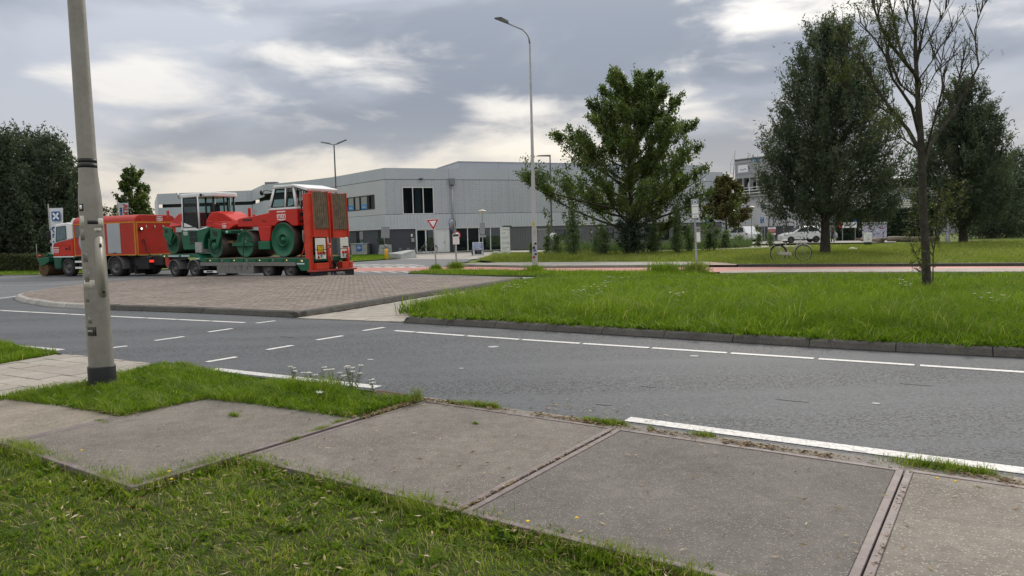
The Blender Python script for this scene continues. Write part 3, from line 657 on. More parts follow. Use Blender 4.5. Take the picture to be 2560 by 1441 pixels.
hl = G([(600, 666), (870, 656), (1000, 647.5), (985, 638), (870, 641), (600, 650)]); P = sample(hl, 60000); grass('lawn_grass', P, .05, .05, .14, .02, .03, .4, V_VERGE, 'green lawn in front of the hall beside the trailer', 1, .2)
ll = G([(-100, 689), (0, 689), (150, 687), (400, 676), (400, 664), (-100, 672)]); P = sample(ll, 60000); grass('lawn_grass', P, .03, .06, .16, .015, .025, .4, V_VERGE, 'grass verge in front of the hedge', 1, .2)
wp = G([(1395, 640), (1880, 622), (1880, 616), (1600, 628), (1395, 634)]); P = sample(wp, 26000); P = P[noise2(P, .12, 9) > .40][:9000]; grass('tall_weeds', P, .07, .25, 1.25, .03, .06, .3, V_SAPL, 'loose tall weeds and grasses among the young poplars', 2, .25, cat='weeds')
# ---- fallen leaves
def fallen(n, polyfn, z, label, name='fallen_leaves', L=(.025, .06), asp=.2, rr=(0, 1), zs=.012):
    P = polyfn(n); n = len(P); a = rng.uniform(0, 2 * PI, n); D = np.stack([np.cos(a), np.sin(a), rng.normal(0, .18, n)], 1); C = np.concatenate([P, (z + rng.uniform(.002, zs, n))[:, None]], 1)
    Ls = rng.uniform(*L, n); V, F, r_ = leaves(C, Ls, Ls * asp, D, rng.uniform(*rr, n), cup=.3)
    o = link(name, mesh_np(name, V, F, r_), V_DRY); prop(o, label, 'leaves', kind='stuff')
lawnreg = [uv(-8.5, -.3), uv(1.2, -.3), uv(1.2, 3.0), uv(-4.7, 3.0), uv(-4.7, 2.4), uv(-8.5, 1.2)]
fallen(3000, lambda n: sample(lawnreg, n), .006, 'dry willow leaves scattered over the lawn', L=(.028, .065), rr=(.1, 1), zs=.03)
slabreg = [uv(-4.69, 3.2), uv(3.4, 3.2), uv(3.4, 5.2), uv(-4.69, 5.2)]
fallen(900, lambda n: sample(slabreg, n), .018, 'dry willow leaves scattered over the slabs', rr=(.3, 1))
fallen(40, lambda n: sample([uv(-6.7, 2.5), uv(-4.75, 2.5), uv(-4.75, 4.4), uv(-6.7, 4.4)], n), .018, 'a few dry leaves on the slab before the lamp post')
def edge_pts(pts, sp):
    def f(n):
        Q = resample(pts, .04); i = rng.integers(0, len(Q), n); P = np.array([tuple(Q[k]) for k in i]) + rng.normal(0, sp, (n, 2)); return P[rng.random(n) < np.clip(noise2(P, 1.1, 41) * 2 - .5, .1, 1)]
    return f
fallen(4200, edge_pts([uv(-8.7, 3.36), uv(-6.72, 3.36), uv(-6.71, 4.38), uv(-4.66, 4.39), uv(-4.64, 5.18), uv(-3.6, 5.19)], .028), .026, 'brown leaf litter along the grass verge edge', rr=(0, .75))
fallen(2600, edge_pts([uv(-3.4, 5.24), uv(-2.5, 5.24), uv(-2.4, 5.24), uv(-.7, 5.24), uv(-.55, 5.24), uv(1.6, 5.22)], .03), .016, 'brown leaf litter between slabs and road', rr=(0, .75))
fallen(700, edge_pts([uv(-2.575, 3.2), uv(-2.575, 5.2)], .008), .016, 'leaf litter caught in the first slab joint', rr=(.2, 1), L=(.015, .04))
fallen(500, edge_pts([uv(-.475, 3.2), uv(-.475, 5.2)], .008), .014, 'leaf litter caught in the second slab joint', rr=(0, .8), L=(.012, .035))
fallen(2200, edge_pts([uv(-6.7, 2.42), uv(-4.7, 2.42), uv(-4.7, 3.14), uv(1.0, 3.12)], .05), .005, 'leaf litter along the near slab edges', rr=(0, .8))
fallen(900, edge_pts([tuple(p) for p in G(isl_right)], .04), .03, 'leaf litter along the kerb of the crossing path', L=(.04, .08), rr=(0, .5))
fallen(150, edge_pts(G([(1350, 1015), (1700, 1045)]), .12), .006, 'pale dry leaves at the road edge', rr=(.5, 1))

# ---- broad-leaved weeds: clover, plantain and dandelion rosettes
def rosettes(P, z, L, label, vm, per=9, name='broadleaf_weeds', asp=.38):
    n = len(P); P3 = np.concatenate([P, np.full((n, 1), z)], 1); P3 = P3[frustum(P3)]; n = len(P3); a = rng.uniform(0, 2 * PI, (n, per)); l = rng.uniform(*L, (n, per)) * rng.uniform(.6, 1.2, (n, 1)); el = rng.uniform(.15, .9, (n, per))
    D = np.stack([np.cos(a) * np.cos(el), np.sin(a) * np.cos(el), np.sin(el)], 2); C = P3[:, None, :] + D * l[:, :, None] * .5; rd = np.clip(rng.uniform(.05, .6, (n, 1)) + rng.normal(0, .12, (n, per)), 0, .95)
    V, F, r_ = leaves(C.reshape(-1, 3), l.ravel(), l.ravel() * asp, D.reshape(-1, 3), rd.ravel(), cup=.1); o = link(name, mesh_np(name, V, F, r_), vm); prop(o, label, 'weeds', kind='stuff')
Pw = sample(lawnreg, 9000); Pw = Pw[noise2(Pw, .7, 77) > .42]; rosettes(Pw, -.03, (.022, .06), 'clover and plantain leaves in the near lawn', V_LAWN)
rosettes(edge_pts([uv(-6.7, 2.40), uv(-4.7, 2.40), uv(-4.7, 3.12), uv(.6, 3.08)], .06)(900), -.03, (.04, .09), 'broad-leaved weeds along the near slab edges', V_LAWN)
rosettes(sample(verge_poly, 900), .03, (.03, .07), 'broad-leaved weeds in the near verge', V_VERGE)
rosettes(edge_pts(med_near, .12)(700) + np.array(UY) * .3, .11, (.05, .13), 'broad-leaved weeds along the median kerb', V_VERGE)
Pd = np.concatenate([sample(lawnreg, 26), np.array([gp(1320, 1330), gp(1442, 1325), gp(205, 1150), gp(430, 1225), gp(2345, 1100, .3), gp(2390, 1108, .3)])]); mb = MB()
for q in Pd: mb.lathe([(0, .0), (.012, .004), (.010, .008), (0, .009)], (q[0], q[1], .05 + random.uniform(0, .02)), n=7)
mb.build('dandelions', mat('dandelion_yellow', (.65, .42, .01), .7), None, label='yellow dandelion heads dotted over the near lawn', cat='flowers', kind='stuff')
# ---- flowers
def stalk(name, loc, h, n, label, group, top='yarrow', spread=.12, seed=0):
    rr = random.Random(seed); root = empty(name, (*loc, 0), 0, label, 'flower', group); mb = MB(); heads = []
    for i in range(n):
        a = rr.uniform(0, 6.28); l = rr.uniform(.1, 1) * spread; hh = h * rr.uniform(.6, 1); x, y = math.cos(a) * l, math.sin(a) * l; b = (x * .2, y * .2, .0)
        mb.tube([b, (x * .55, y * .55, hh * .55), (x, y, hh)], [.0028, .002, .0015], 4); heads.append((x, y, hh))
        for k in range(4):
            q = rr.uniform(0, 6.28); z = hh * (.65 + .1 * k); mb.tube([(x * z / hh * .9, y * z / hh * .9, z), (x + math.cos(q) * .025, y + math.sin(q) * .025, min(z + .06, hh + .005))], .0012, 3)
    mb.build('stem', STEM, root)
    C, L = [], []
    for (x, y, z) in [(q[0] * k, q[1] * k, q[2] * k * .9) for q in heads for k in np.linspace(.1, .85, 16)]:
        C.append((x + rr.gauss(0, .012), y + rr.gauss(0, .012), z)); L.append(rr.uniform(.03, .07))
    C = np.array(C); n_ = len(C); D = rng.normal(size=(n_, 3)); D[:, 2] = np.abs(D[:, 2]) * .8; V, F, r_ = leaves(C, np.array(L), np.array(L) * .22, D, rng.random(n_)); link('leaf', mesh_np('leaf', V, F, r_), V_WEED, root, kind='stuff')
    mb = MB()
    for x, y, z in heads:
        for k in range(16):
            a, l = rr.uniform(0, 6.28), rr.random() ** .5 * .028
            p = (x + math.cos(a) * l, y + math.sin(a) * l, z + rr.uniform(.0, .008)); s = .0065
            mb.lathe([(0, 0), (s, .001), (s * .8, .004), (0, .005)], p, n=5)
    mb.build('flower_head', MATS.get('yarrow_white') or mat('yarrow_white', (.70, .68, .60), .8), root, kind='stuff'); return root
for i, (px, py, h, n) in enumerate(((735, 958, .22, 3), (790, 962, .22, 6), (835, 968, .24, 4), (880, 978, .34, 7), (930, 985, .22, 2), (820, 1000, .12, 2))):
    stalk('yarrow', gp(px, py, .03), h, n, ['thin white yarrow at the left end of the row by the road line', 'full white yarrow with many heads left of the middle', 'white yarrow between the fullest and the tallest one', 'tallest white yarrow in front of the road line', 'white yarrow leaning right over the road line', 'low white yarrow deep in the verge grass'][i], 'yarrow on the near verge', seed=i, spread=.10 + .03 * (n > 3))
for i, (px, py) in enumerate(((1500, 735), (1450, 748), (1270, 745), (1290, 735), (1690, 770), (2480, 780), (1480, 760), (1530, 720), (2260, 735))):
    stalk('yarrow', gp(px, py, .1), .42, 7, ['cluster of white yarrow high on the median grass', 'white yarrow low in the median beside the cluster', 'white yarrow at the left point of the median', 'white yarrow second from the left point of the median', 'white yarrow in the open middle of the median', 'white yarrow at the right end of the median', 'white yarrow in front of the median cluster', 'white yarrow at the back of the median', 'white yarrow just left of the ash trunk'][i], 'yarrow on the median', seed=20 + i, spread=.28)
# ================================================================== trees
def bez(a, b, c, n):
    return [a * (1 - t) ** 2 + b * (2 * t * (1 - t)) + c * t * t for t in [i / n for i in range(n + 1)]]
def rvec(r): return Vector((r.gauss(0, 1), r.gauss(0, 1), r.gauss(0, 1))).normalized()
def grow(H, tr, env, n_limb, first, rise, seed, sub=6, twig=4, up=.35, trunk_top=.92, spread=.5, multi=0, droop=.0):
    r = random.Random(seed); T = MB(); A = []
    tp = [Vector((r.gauss(0, .012) * H * t, r.gauss(0, .012) * H * t, H * trunk_top * t)) for t in [i / 8 for i in range(9)]]
    T.tube([tp[0] + Vector((0, 0, -.1))] + tp, [tr * 1.35, tr * 1.2] + [tr * (1 - .88 * i / 8) for i in range(1, 9)], 10)
    def trunk(h):
        x = h / trunk_top * 8; i = min(int(x), 7); return tp[i].lerp(tp[i + 1], min(x - i, 1))
    for i in range(n_limb):
        h0 = first + (.9 - first) * ((i + r.random()) / n_limb) ** 1.0; az = i * 2.39996 + r.uniform(-.4, .4)
        hf = min(.985, h0 + rise * (1 - h0) * r.uniform(.45, 1.1) * min(1, .45 + 1.4 * h0) - droop * max(0, .35 - h0)); rad = env(hf, az) * r.uniform(.80, 1.10)
        a = trunk(h0); c = Vector((math.cos(az) * rad, math.sin(az) * rad, hf * H)); c.x += a.x; c.y += a.y
        b = a.lerp(c, .5); b.z = a.z + (c.z - a.z) * r.uniform(.18, .38); b += Vector((r.gauss(0, .04), r.gauss(0, .04), 0)) * H * .3
        L = bez(a, b, c, 7); r0 = max(tr * (1.02 - h0) * .42, .02); T.tube(L, [r0 * (1 - .82 * k / 7) for k in range(8)], 6, False)
        out = Vector((math.cos(az), math.sin(az), 0)); ln = (c - a).length
        for s in range(sub + int(ln)):
            t = r.uniform(.22, 1.0); k = min(int(t * 7), 6); p = L[k].lerp(L[k + 1], t * 7 - k); tan = (L[k + 1] - L[k]).normalized()
            d = (tan * .8 + out * .2 + Vector((0, 0, up)) + rvec(r) * .75).normalized(); sl = (ln * .2 + .35) * r.uniform(.5, 1.15) * (1.15 - .5 * t)
            e = p + d * sl; m = p.lerp(e, .5) + Vector((0, 0, -.05 * sl)); B = bez(p, m, e, 3); T.tube(B, [.3 * r0 * (1.2 - t), .012, .008, .005], 4, False)
            for q in B[1:]: A.append((q, d, sl))
            for w in range(twig):
                tt = r.uniform(.2, 1); q = p.lerp(e, tt); dd = (d * .6 + rvec(r) * .8 + Vector((0, 0, up * .8))).normalized(); wl = sl * r.uniform(.25, .6)
                for z in (.35, .7, 1.0): A.append((q + dd * wl * z, dd, wl))
    for k in range(10): A.append((tp[-1] + Vector((0, 0, H * (1 - trunk_top) * k / 10)), Vector((0, 0, 1)), .4))
    return T, A
def crown(A, per, sig, L, asp, seed, dirmix=.6, droop=0.0, tone=(.15, .75)):
    P = np.array([tuple(a[0]) for a in A]); D = np.array([tuple(a[1]) for a in A]); n = len(P) * per
    C = np.repeat(P, per, 0) + rng.normal(0, sig, (n, 3)); Dn = np.repeat(D, per, 0) * dirmix + rng.normal(0, .6, (n, 3)) - np.array([0, 0, droop])
    tn = noise2(C, .3, seed) * .5 + noise2(C[:, [2, 0]], .42, seed + 1) * .5
    rd = np.clip(tone[0] + (tone[1] - tone[0]) * tn + rng.normal(0, .13, n), 0, 1); Ls = rng.uniform(*L, n)
    V, F, r_ = leaves(C, Ls, Ls * asp, Dn, rd); return mesh_np('crown', V, F, r_)
def clumps(H, env, n, hmin, size, per, seed, shell=.5, upw=.9, top=.97):
    """leafy plumes filling the crown, denser towards its outside"""
    r = random.Random(seed); A = []; mx = max(env(h / 20, 0) for h in range(1, 20)); k = 0
    while k < n:
        h = r.uniform(hmin, top); az = r.uniform(0, 2 * PI); e = env(h, az)
        if r.random() > (e / mx / 1.2) ** 1.1: continue
        q = shell + (1 - shell) * r.random() ** .6 if r.random() < .8 else r.random() * shell; p = Vector((math.cos(az) * e * q, math.sin(az) * e * q, h * H)); o = Vector((math.cos(az), math.sin(az), 0)); k += 1
        s = size * r.uniform(.6, 1.35) * (1.15 - .4 * h); d = (o * .55 + Vector((0, 0, upw)) + rvec(r) * .3).normalized()
        for i in range(per):
            t = r.gauss(0, .55); A.append((p + d * (s * t * 1.5) + rvec(r) * (s * .55 * r.random() ** .5 * max(.25, 1 - abs(t) * .5)), (d + rvec(r) * .5).normalized(), s))
    return A
def put_tree(name, base, T, me, vm, bark, label, group=None, cat='tree'):
    root = empty(name, base, 0, label, cat, group); T.build('trunk', bark, root, kind='stuff'); link('crown', me, vm, root, kind='stuff'); return root
def env_of(pts, asym=0.0, aaz=0.0, lump=.12, seed=0):
    r = random.Random(seed); ph = [r.uniform(0, 6.28) for _ in range(4)]
    def f(h, az):
        for (h0, r0), (h1, r1) in zip(pts, pts[1:]):
            if h <= h1: v = r0 + (r1 - r0) * max(0, (h - h0)) / (h1 - h0 + 1e-9); break
        else: v = pts[-1][1]
        return v * (1 + asym * math.cos(az - aaz)) * (1 + lump * math.sin(3 * az + ph[0] + h * 7) + lump * .7 * math.sin(5 * az + ph[1] - h * 11))
    return f
# large poplar in the park, in front of the hall
x, y = gp(1578, 634, .07)
PE = env_of([(.07, 4.4), (.16, 6.6), (.34, 6.9), (.48, 6.3), (.62, 4.9), (.75, 3.6), (.88, 2.3), (1, .8)], .0, PI, .16, 4)
T, A = grow(13.1, .28, PE, 68, .07, .58, 11, 7, 5, .85, droop=.2, trunk_top=.82); A += clumps(13.1, PE, 70, .08, .45, 10, 12, .2, 1.1, .6)
put_tree('poplar_tree', (x, y, .05), T, crown(A, 7, .12, (.10, .19), .8, 3, .5, tone=(0, .95)), V_POPLAR, BARK, 'broad green poplar in the park in front of the hall').scale = (.90, .90, 1)
# willows on the right
WE = [(.08, 2.2), (.16, 3.2), (.30, 3.75), (.48, 3.45), (.62, 2.9), (.76, 2.2), (.9, 1.35), (1, .5)]
x, y = gp(2063, 633, .07)
E1 = env_of(WE, .12, 0, .10, 9); T, A = grow(13.6, .25, E1, 40, .13, .6, 21, 4, 2, .6, droop=.1); A += clumps(13.4, E1, 640, .155, .56, 62, 22, .45)
put_tree('willow_tree', (x, y, .05), T, crown(A, 2, .10, (.15, .29), .27, 13, .9, tone=(-.15, 1.1)), V_WILLOW, BARK, 'large dark willow beside the parked bicycle', 'willows in the park')
x, y = gp(2408, 607, .07)
E2 = env_of([(a, b * .88) for a, b in WE], .05, 1, .12, 5); T, A = grow(12.9, .28, E2, 36, .14, .6, 31, 4, 2, .6, droop=.1); A += clumps(12.7, E2, 560, .12, .58, 50, 32, .45)
put_tree('willow_tree', (x, y, .05), T, crown(A, 2, .12, (.18, .34), .28, 17, .9, tone=(-.15, 1.1)), V_WILLOW, BARK, 'tall dark willow behind the bare ash', 'willows in the park')
for i, (px, top, Y, wd, lb) in enumerate(((2475, 385, 74, 3.2, 'smaller dark tree right of the tall park willow'), (2530, 370, 82, 4.2, 'dark tree between the smaller one and the right edge'), (2600, 390, 78, 4.4, 'dark tree cut off by the right edge, behind the park edge tree'))):
    p = at(px, 600, Y); H = at(px, top, Y).z; E_ = env_of([(.02, wd * .9), (.2, wd), (.55, wd * .9), (.8, wd * .6), (1, .4)], 0, 0, .15, i); T, A = grow(H, .2, E_, 24, .06, .5, 41 + i, 3, 2); A += clumps(H, E_, 300, .04, .7, 26, 44 + i)
    put_tree('park_tree', (p.x, p.y, 0), T, crown(A, 2, .12, (.2, .4), .35, 20 + i, .9, tone=(-.1, 1)), V_WILLOW, BARK, lb, 'trees at the park edge')
# trees on the left
for i, (px, top, Y, wd, lb) in enumerate(((15, 312, 52, 3.0, 'dark conifer-like tree at the left edge, leftmost of the row'), (88, 318, 54, 2.7, 'dark dense tree in the middle of the row on the left'), (142, 326, 52, 2.3, 'dark dense tree at the right end of the row, behind the flag'), (-70, 330, 54, 3.2, 'dark dense tree cut by the left edge, behind the leftmost of the row'))):
    p = at(px, 660, Y); H = at(px, top, Y).z; E_ = env_of([(.0, wd), (.15, wd * 1.1), (.45, wd * 1.05), (.7, wd * .85), (.88, wd * .5), (1, .25)], 0, 0, .12, i + 3); T, A = grow(H, .22, E_, 24, .05, .5, 51 + i, 3, 2, .6); A += clumps(H, E_, 420, .02, .6, 34, 54 + i, .5, 1.1, .98)
    put_tree('dense_tree', (p.x, p.y, 0), T, crown(A, 2, .10, (.16, .3), .38, 30 + i, .9, tone=(-.1, .95)), V_WILLOW, BARK, lb, 'row of dense trees on the left')
p = at(183, 660, 53); T, A = grow(6.2, .1, env_of([(.1, 1.2), (.4, 1.5), (.8, .8), (1, .2)]), 26, .08, .5, 61, 5, 4)
put_tree('dense_tree', (p.x, p.y, 0), T, crown(A, 5, .14, (.14, .26), .4, 36, tone=(.1, .9)), V_POPLAR, BARK, 'low green tree behind the lamp post at the end of the row', 'row of dense trees on the left')
p = at(342, 640, 60); H = at(342, 412, 60).z
T, A = grow(H, .11, env_of([(.2, .5), (.32, 1.3), (.55, 1.55), (.75, 1.1), (.9, .65), (1, .12)], 0, 0, .12, 2), 34, .2, .45, 71, 5, 3, .6)
put_tree('young_tree', (p.x, p.y, 0), T, crown(A, 4, .1, (.13, .22), .75, 40, tone=(.1, .9)), V_POPLAR, BARK, 'slim young tree above the red truck body')
for i, (px, top, w) in enumerate(((258, 512, 1.6), (285, 535, 1.4), (310, 528, 1.5))):
    p = at(px, 640, 95); H = at(px, top, 95).z; T, A = grow(H, .12, env_of([(.1, w), (.6, w * 1.2), (1, .3)]), 20, .1, .6, 81 + i, 4, 3); put_tree('distant_tree', (p.x, p.y, 0), T, crown(A, 2, .2, (.18, .3), .5, 50 + i, tone=(.3, 1)), V_OAK, BARK, ['loose distant treetop just right of the lamp post', 'low distant treetop over the truck roof', 'distant treetop left of the city banner'][i], 'distant trees')
# small tree with browning leaves before the annex
p = gp(1815, 612, .07); H = at(1815, 436, p[1]).z
T, A = grow(H, .12, env_of([(.18, .7), (.3, 2.3), (.45, 2.6), (.62, 2.0), (.8, 1.1), (1, .2)], 0, 0, .14, 7), 34, .2, .4, 91, 5, 3, .35)
put_tree('maple_tree', (*p, .05), T, crown(A, 4, .14, (.17, .3), .75, 60, tone=(.2, 1)), V_OAK, BARK, 'small tree with browning leaves in front of the annex')
# ---- nearly bare ash on the median
def pinnate(C, D, r, nl=4, ll=.055):
    """one feathery ash leaf: leaflets in pairs along a stalk"""
    o = []; d = D.normalized(); s = d.cross(rvec(r)).normalized(); L = r.uniform(.10, .17)
    for k in range(nl):
        q = C + d * (L * (k + .6) / nl) + Vector((0, 0, -.02 * k))
        for g in (-1, 1): o.append((q + s * g * ll * .5, (s * g + d * .5 + Vector((0, 0, -.25))).normalized(), ll * r.uniform(.85, 1.15)))
    o.append((C + d * (L + ll * .4), d, ll)); return o
def leaf_mesh(Lf, asp, tone=(.2, .9)):
    C = np.array([tuple(q[0]) for q in Lf]); D = np.array([tuple(q[1]) for q in Lf]); l = np.array([q[2] for q in Lf]); V, F, r_ = leaves(C, l, l * asp, D, rng.uniform(*tone, len(C))); return mesh_np('crown', V, F, r_)
YA = gp(2317, 718, .1)[1]; r = random.Random(4)
limbs = [([(2317, 722, 0), (2315, 650, 0), (2310, 560, .02), (2307, 480, 0), (2304, 400, 0)], .102, .084, 0),
 ([(2304, 402, 0), (2301, 330, -.1), (2295, 250, .05), (2292, 190, .1), (2288, 130, .15), (2289, 70, .1), (2282, 10, .2), (2278, -70, .2)], .080, .016, .12),
 ([(2300, 215, .05), (2287, 185, -.1), (2258, 150, -.3), (2227, 112, -.5), (2204, 72, -.7), (2183, 15, -.9), (2170, -50, -1)], .055, .012, .45),
 ([(2260, 153, -.3), (2246, 108, 0), (2236, 56, .2), (2225, 5, .3), (2216, -60, .4)], .034, .010, .2),
 ([(2303, 385, 0), (2270, 325, .3), (2245, 296, .5), (2215, 256, .8), (2185, 210, 1.0), (2155, 160, 1.2), (2122, 120, 1.3), (2092, 60, 1.4)], .050, .010, .75),
 ([(2301, 350, 0), (2280, 268, -.3), (2254, 229, -.6), (2232, 198, -.8), (2216, 146, -.9), (2192, 104, -1.1), (2150, 55, -1.3)], .042, .010, .65),
 ([(2299, 262, .05), (2286, 239, .2), (2250, 212, .6), (2233, 175, .8), (2221, 130, .9), (2212, 80, 1.0)], .030, .008, .5),
 ([(2245, 296, .5), (2200, 268, .7), (2165, 250, .9), (2130, 235, 1.0), (2100, 205, 1.1)], .020, .006, 1.0),
 ([(2290, 370, 0), (2255, 345, -.4), (2225, 352, -.6), (2205, 362, -.7)], .018, .005, .9),
 ([(2308, 420, 0), (2322, 372, .2), (2345, 335, .3), (2372, 300, .4), (2395, 262, .5), (2418, 222, .5), (2446, 165, .5), (2440, 120, .5), (2437, 75, .6), (2450, 35, .6), (2468, -5, .7)], .046, .007, .12),
 ([(2311, 395, 0), (2328, 330, -.3), (2340, 285, -.5), (2351, 246, -.6), (2360, 215, -.6), (2363, 180, -.6)], .030, .006, .1),
 ([(2372, 300, .4), (2384, 240, .3), (2400, 190, .2), (2409, 150, .2), (2406, 105, .2)], .018, .005, .2),
 ([(2300, 255, .05), (2306, 243, 0), (2338, 183, -.4), (2371, 152, -.6), (2395, 135, -.7)], .016, .004, .08),
 ([(2296, 200, .1), (2331, 152, .3), (2350, 119, .4), (2378, 88, .5), (2394, 60, .6)], .018, .004, .1),
 ([(2292, 165, .1), (2298, 135, .2), (2331, 87, .4), (2348, 58, .5), (2371, 10, .6), (2380, -20, .6)], .020, .004, .1),
 ([(2291, 150, .1), (2304, 94, -.2), (2319, 31, -.3), (2327, 0, -.4), (2336, -50, -.4)], .024, .006, .1),
 ([(2289, 90, .1), (2268, 50, .3), (2258, 5, .4), (2252, -50, .5)], .02, .005, .2),
 ([(2360, 260, .3), (2352, 180, .1), (2357, 130, 0)], .012, .003, .15)]
T = MB(); Lf = []; anch = []
for pts, r0, r1, dens in limbs:
    W_ = [at(a, b, YA + c) for a, b, c in pts]; n = len(W_); T.tube(W_, [(r0 + (r1 - r0) * (k / (n - 1)) ** .8) * (1.08 if dens else 1) for k in range(n)], 8 if r0 > .03 else 6, False)
    if dens == 0: continue
    ln = sum((W_[k + 1] - W_[k]).length for k in range(n - 1))
    for s in range(int(ln * 6.5)):
        t = r.uniform(.12, 1) * (n - 1); k = min(int(t), n - 2); p = W_[k].lerp(W_[k + 1], t - k); tan = (W_[k + 1] - W_[k]).normalized()
        d = (tan * .7 + Vector((0, 0, .55)) + rvec(r) * .6).normalized(); l = r.uniform(.2, .75); e = p + d * l + Vector((0, 0, .08)); m = p.lerp(e, .55) + rvec(r) * .04
        T.tube(bez(p, m, e, 3), [.013, .010, .007, .0045], 4, False)
        ends = [e]
        for q in range(r.randint(0, 3)):
            p2 = p.lerp(e, r.uniform(.3, .9)); e2 = p2 + (d + rvec(r) * .7 + Vector((0, 0, .3))).normalized() * r.uniform(.12, .4); T.tube([p2, p2.lerp(e2, .5) + rvec(r) * .015, e2], [.008, .006, .004], 3, False); ends.append(e2)
        left = max(0, min(1, (at(2290, 200, YA).x - p.x) / 1.2)); dn = dens + .5 * left * (dens > .15)
        for q in ends:
            for z in range(6):
                if r.random() < dn * .85: Lf += pinnate(q + rvec(r) * r.uniform(0, .22), (rvec(r) + Vector((0, 0, -.15))), r)
root = empty('ash_tree', (0, 0, 0), 0, 'nearly bare ash with leaves left only on its left side', 'tree')
T.build('trunk', BARK_ASH, root, kind='stuff'); link('crown', leaf_mesh(Lf, .34), V_ASH, root, kind='stuff')
T = MB(); Lf = []
for pts in ([(2332, 712, .5), (2333, 640, .6), (2338, 600, .7), (2355, 540, .8), (2372, 490, .9), (2385, 450, .9)], [(2338, 600, .7), (2365, 560, .6), (2398, 520, .5), (2415, 470, .5)], [(2334, 625, .6), (2318, 560, .9), (2300, 505, 1.0), (2290, 470, 1)], [(2333, 640, .6), (2300, 600, .4), (2285, 560, .3), (2272, 540, .3)], [(2312, 690, -.1), (2296, 650, -.3), (2282, 622, -.4), (2272, 600, -.4)], [(2314, 668, -.1), (2300, 680, -.3), (2280, 668, -.5)], [(2338, 590, .7), (2345, 520, .2), (2352, 470, .2)]):
    W_ = [at(a, b, YA + c) for a, b, c in pts]; n = len(W_); T.tube(W_, [.016 - .012 * k / (n - 1) for k in range(n)], 6, False); ln = sum((W_[k + 1] - W_[k]).length for k in range(n - 1))
    for s in range(int(ln * 26)):
        t = r.uniform(.3, 1) * (n - 1); k = min(int(t), n - 2); p = W_[k].lerp(W_[k + 1], t - k); d = (rvec(r) + Vector((0, 0, .3))).normalized(); e = p + d * r.uniform(.08, .3); T.tube([p, e], [.004, .002], 3, False); Lf += pinnate(e, rvec(r), r)
root = empty('ash_sapling', (0, 0, 0), 0, 'leafy ash suckers growing around the foot of the bare ash', 'sapling')
T.build('stem', BARK_ASH, root, kind='stuff'); link('crown', leaf_mesh(Lf, .34, (.3, 1)), V_ASH, root, kind='stuff')
# ---- young poplars, bush and weeds under the big poplar
def sapling(px, py, top, w, label, vm=V_SAPL, n=5, seed=0, L=(.09, .17), per=5, group='young poplars in the park', name='young_poplar', asp=.7):
    p = gp(px, py, .07); H = at(px, top, p[1]).z - .07; r = random.Random(seed); T = MB(); A = []
    for i in range(n):
        a = r.uniform(0, 6.28); b = Vector((math.cos(a), math.sin(a), 0)) * r.uniform(0, w * .8); h = H * (1 if i == 0 else r.uniform(.55, .98)); 
        if i == 0: b *= .2
        W_ = [b * .8, b + Vector((r.gauss(0, .04), r.gauss(0, .04), h * .5)), b * 1.1 + Vector((r.gauss(0, .08), r.gauss(0, .08), h))]; T.tube(W_, [.025, .016, .005], 5, False)
        for k in range(int(h * 13)):
            t = r.uniform(.06, 1); q = W_[0].lerp(W_[1], t * 2) if t < .5 else W_[1].lerp(W_[2], t * 2 - 1); d = (rvec(r) + Vector((0, 0, .5))).normalized(); l = w * .95 * (1.1 - t * .75) * r.uniform(.3, 1)
            for z in (.4, 1): A.append((q + d * l * z, d, l))
    return put_tree(name, (*p, .05), T, crown(A, per, .09, L, asp, seed, tone=(.1, .95)), vm, STEM, label, group, 'sapling')
sapling(1432, 642, 512, .55, 'young poplar left of the big poplar, nearer the lamp pole', seed=1, n=6)
sapling(1368, 640, 560, .3, 'thin young poplar right of the tall street lamp', seed=2, n=3)
sapling(1392, 640, 585, .25, 'small young poplar beside the thin one', seed=3, n=3)
sapling(1502, 638, 560, .65, 'young poplar bush just left of the dark bush', seed=4, n=7)
sapling(1640, 634, 548, .6, 'young poplar bush right of the dark bush', seed=5, n=7)
sapling(1690, 634, 508, .65, 'tallest young poplar, left of the bus stop post', seed=6, n=7)
sapling(1722, 630, 560, .5, 'young poplar directly behind the bus stop post', seed=7, n=5)
sapling(1775, 628, 560, .6, 'young poplar right of the bus stop post', seed=8, n=6)
sapling(1812, 622, 575, .55, 'low young poplar under the browning tree', seed=9, n=6)
sapling(1850, 618, 585, .5, 'low young poplar near the parked van', seed=10, n=5)
sapling(1895, 618, 565, .3, 'thin young poplar by the fence corner', seed=11, n=3)
sapling(1930, 618, 580, .35, 'thin young poplar before the sign on the fence', seed=12, n=3)
sapling(1582, 637, 520, 1.1, 'dark evergreen bush at the foot of the big poplar', V_IVY, 10, 13, (.12, .2), 8, None, 'evergreen_bush', .45)
sapling(1330, 640, 600, .25, 'small weed clump just left of the tall street lamp', seed=14, n=3)
p = gp(1742, 681, .05)
for i, (px, py, h, w, lb) in enumerate(((1738, 682, .55, .35, 'dry weeds around the foot of the bus stop post'), (1660, 682, .5, .5, 'tall grass clump at the back of the median'), (1140, 672, .4, .25, 'weeds round the foot of the mirror pole'), (1090, 675, .3, .2, 'weeds round the foot of the yield sign'), (1338, 682, .35, .3, 'weeds round the foot of the tall street lamp'), (1060, 780, .35, .35, 'thistle clump at the left point of the median'), (1040, 1000, .16, .06, 'dry grass tuft at the end of the near verge'))):
    c = np.array(gp(px, py, .05)); n = 900 if px != 1040 else 260; P = c + rng.normal(0, w, (n, 2)) * .6
    grass('weed_clump', P, .05, h * .3, h * 1.3, .01 if px != 1040 else .002, .02 if px != 1040 else .004, .35, V_MEADOW if i in (0, 6) else V_VERGE, lb, 2)
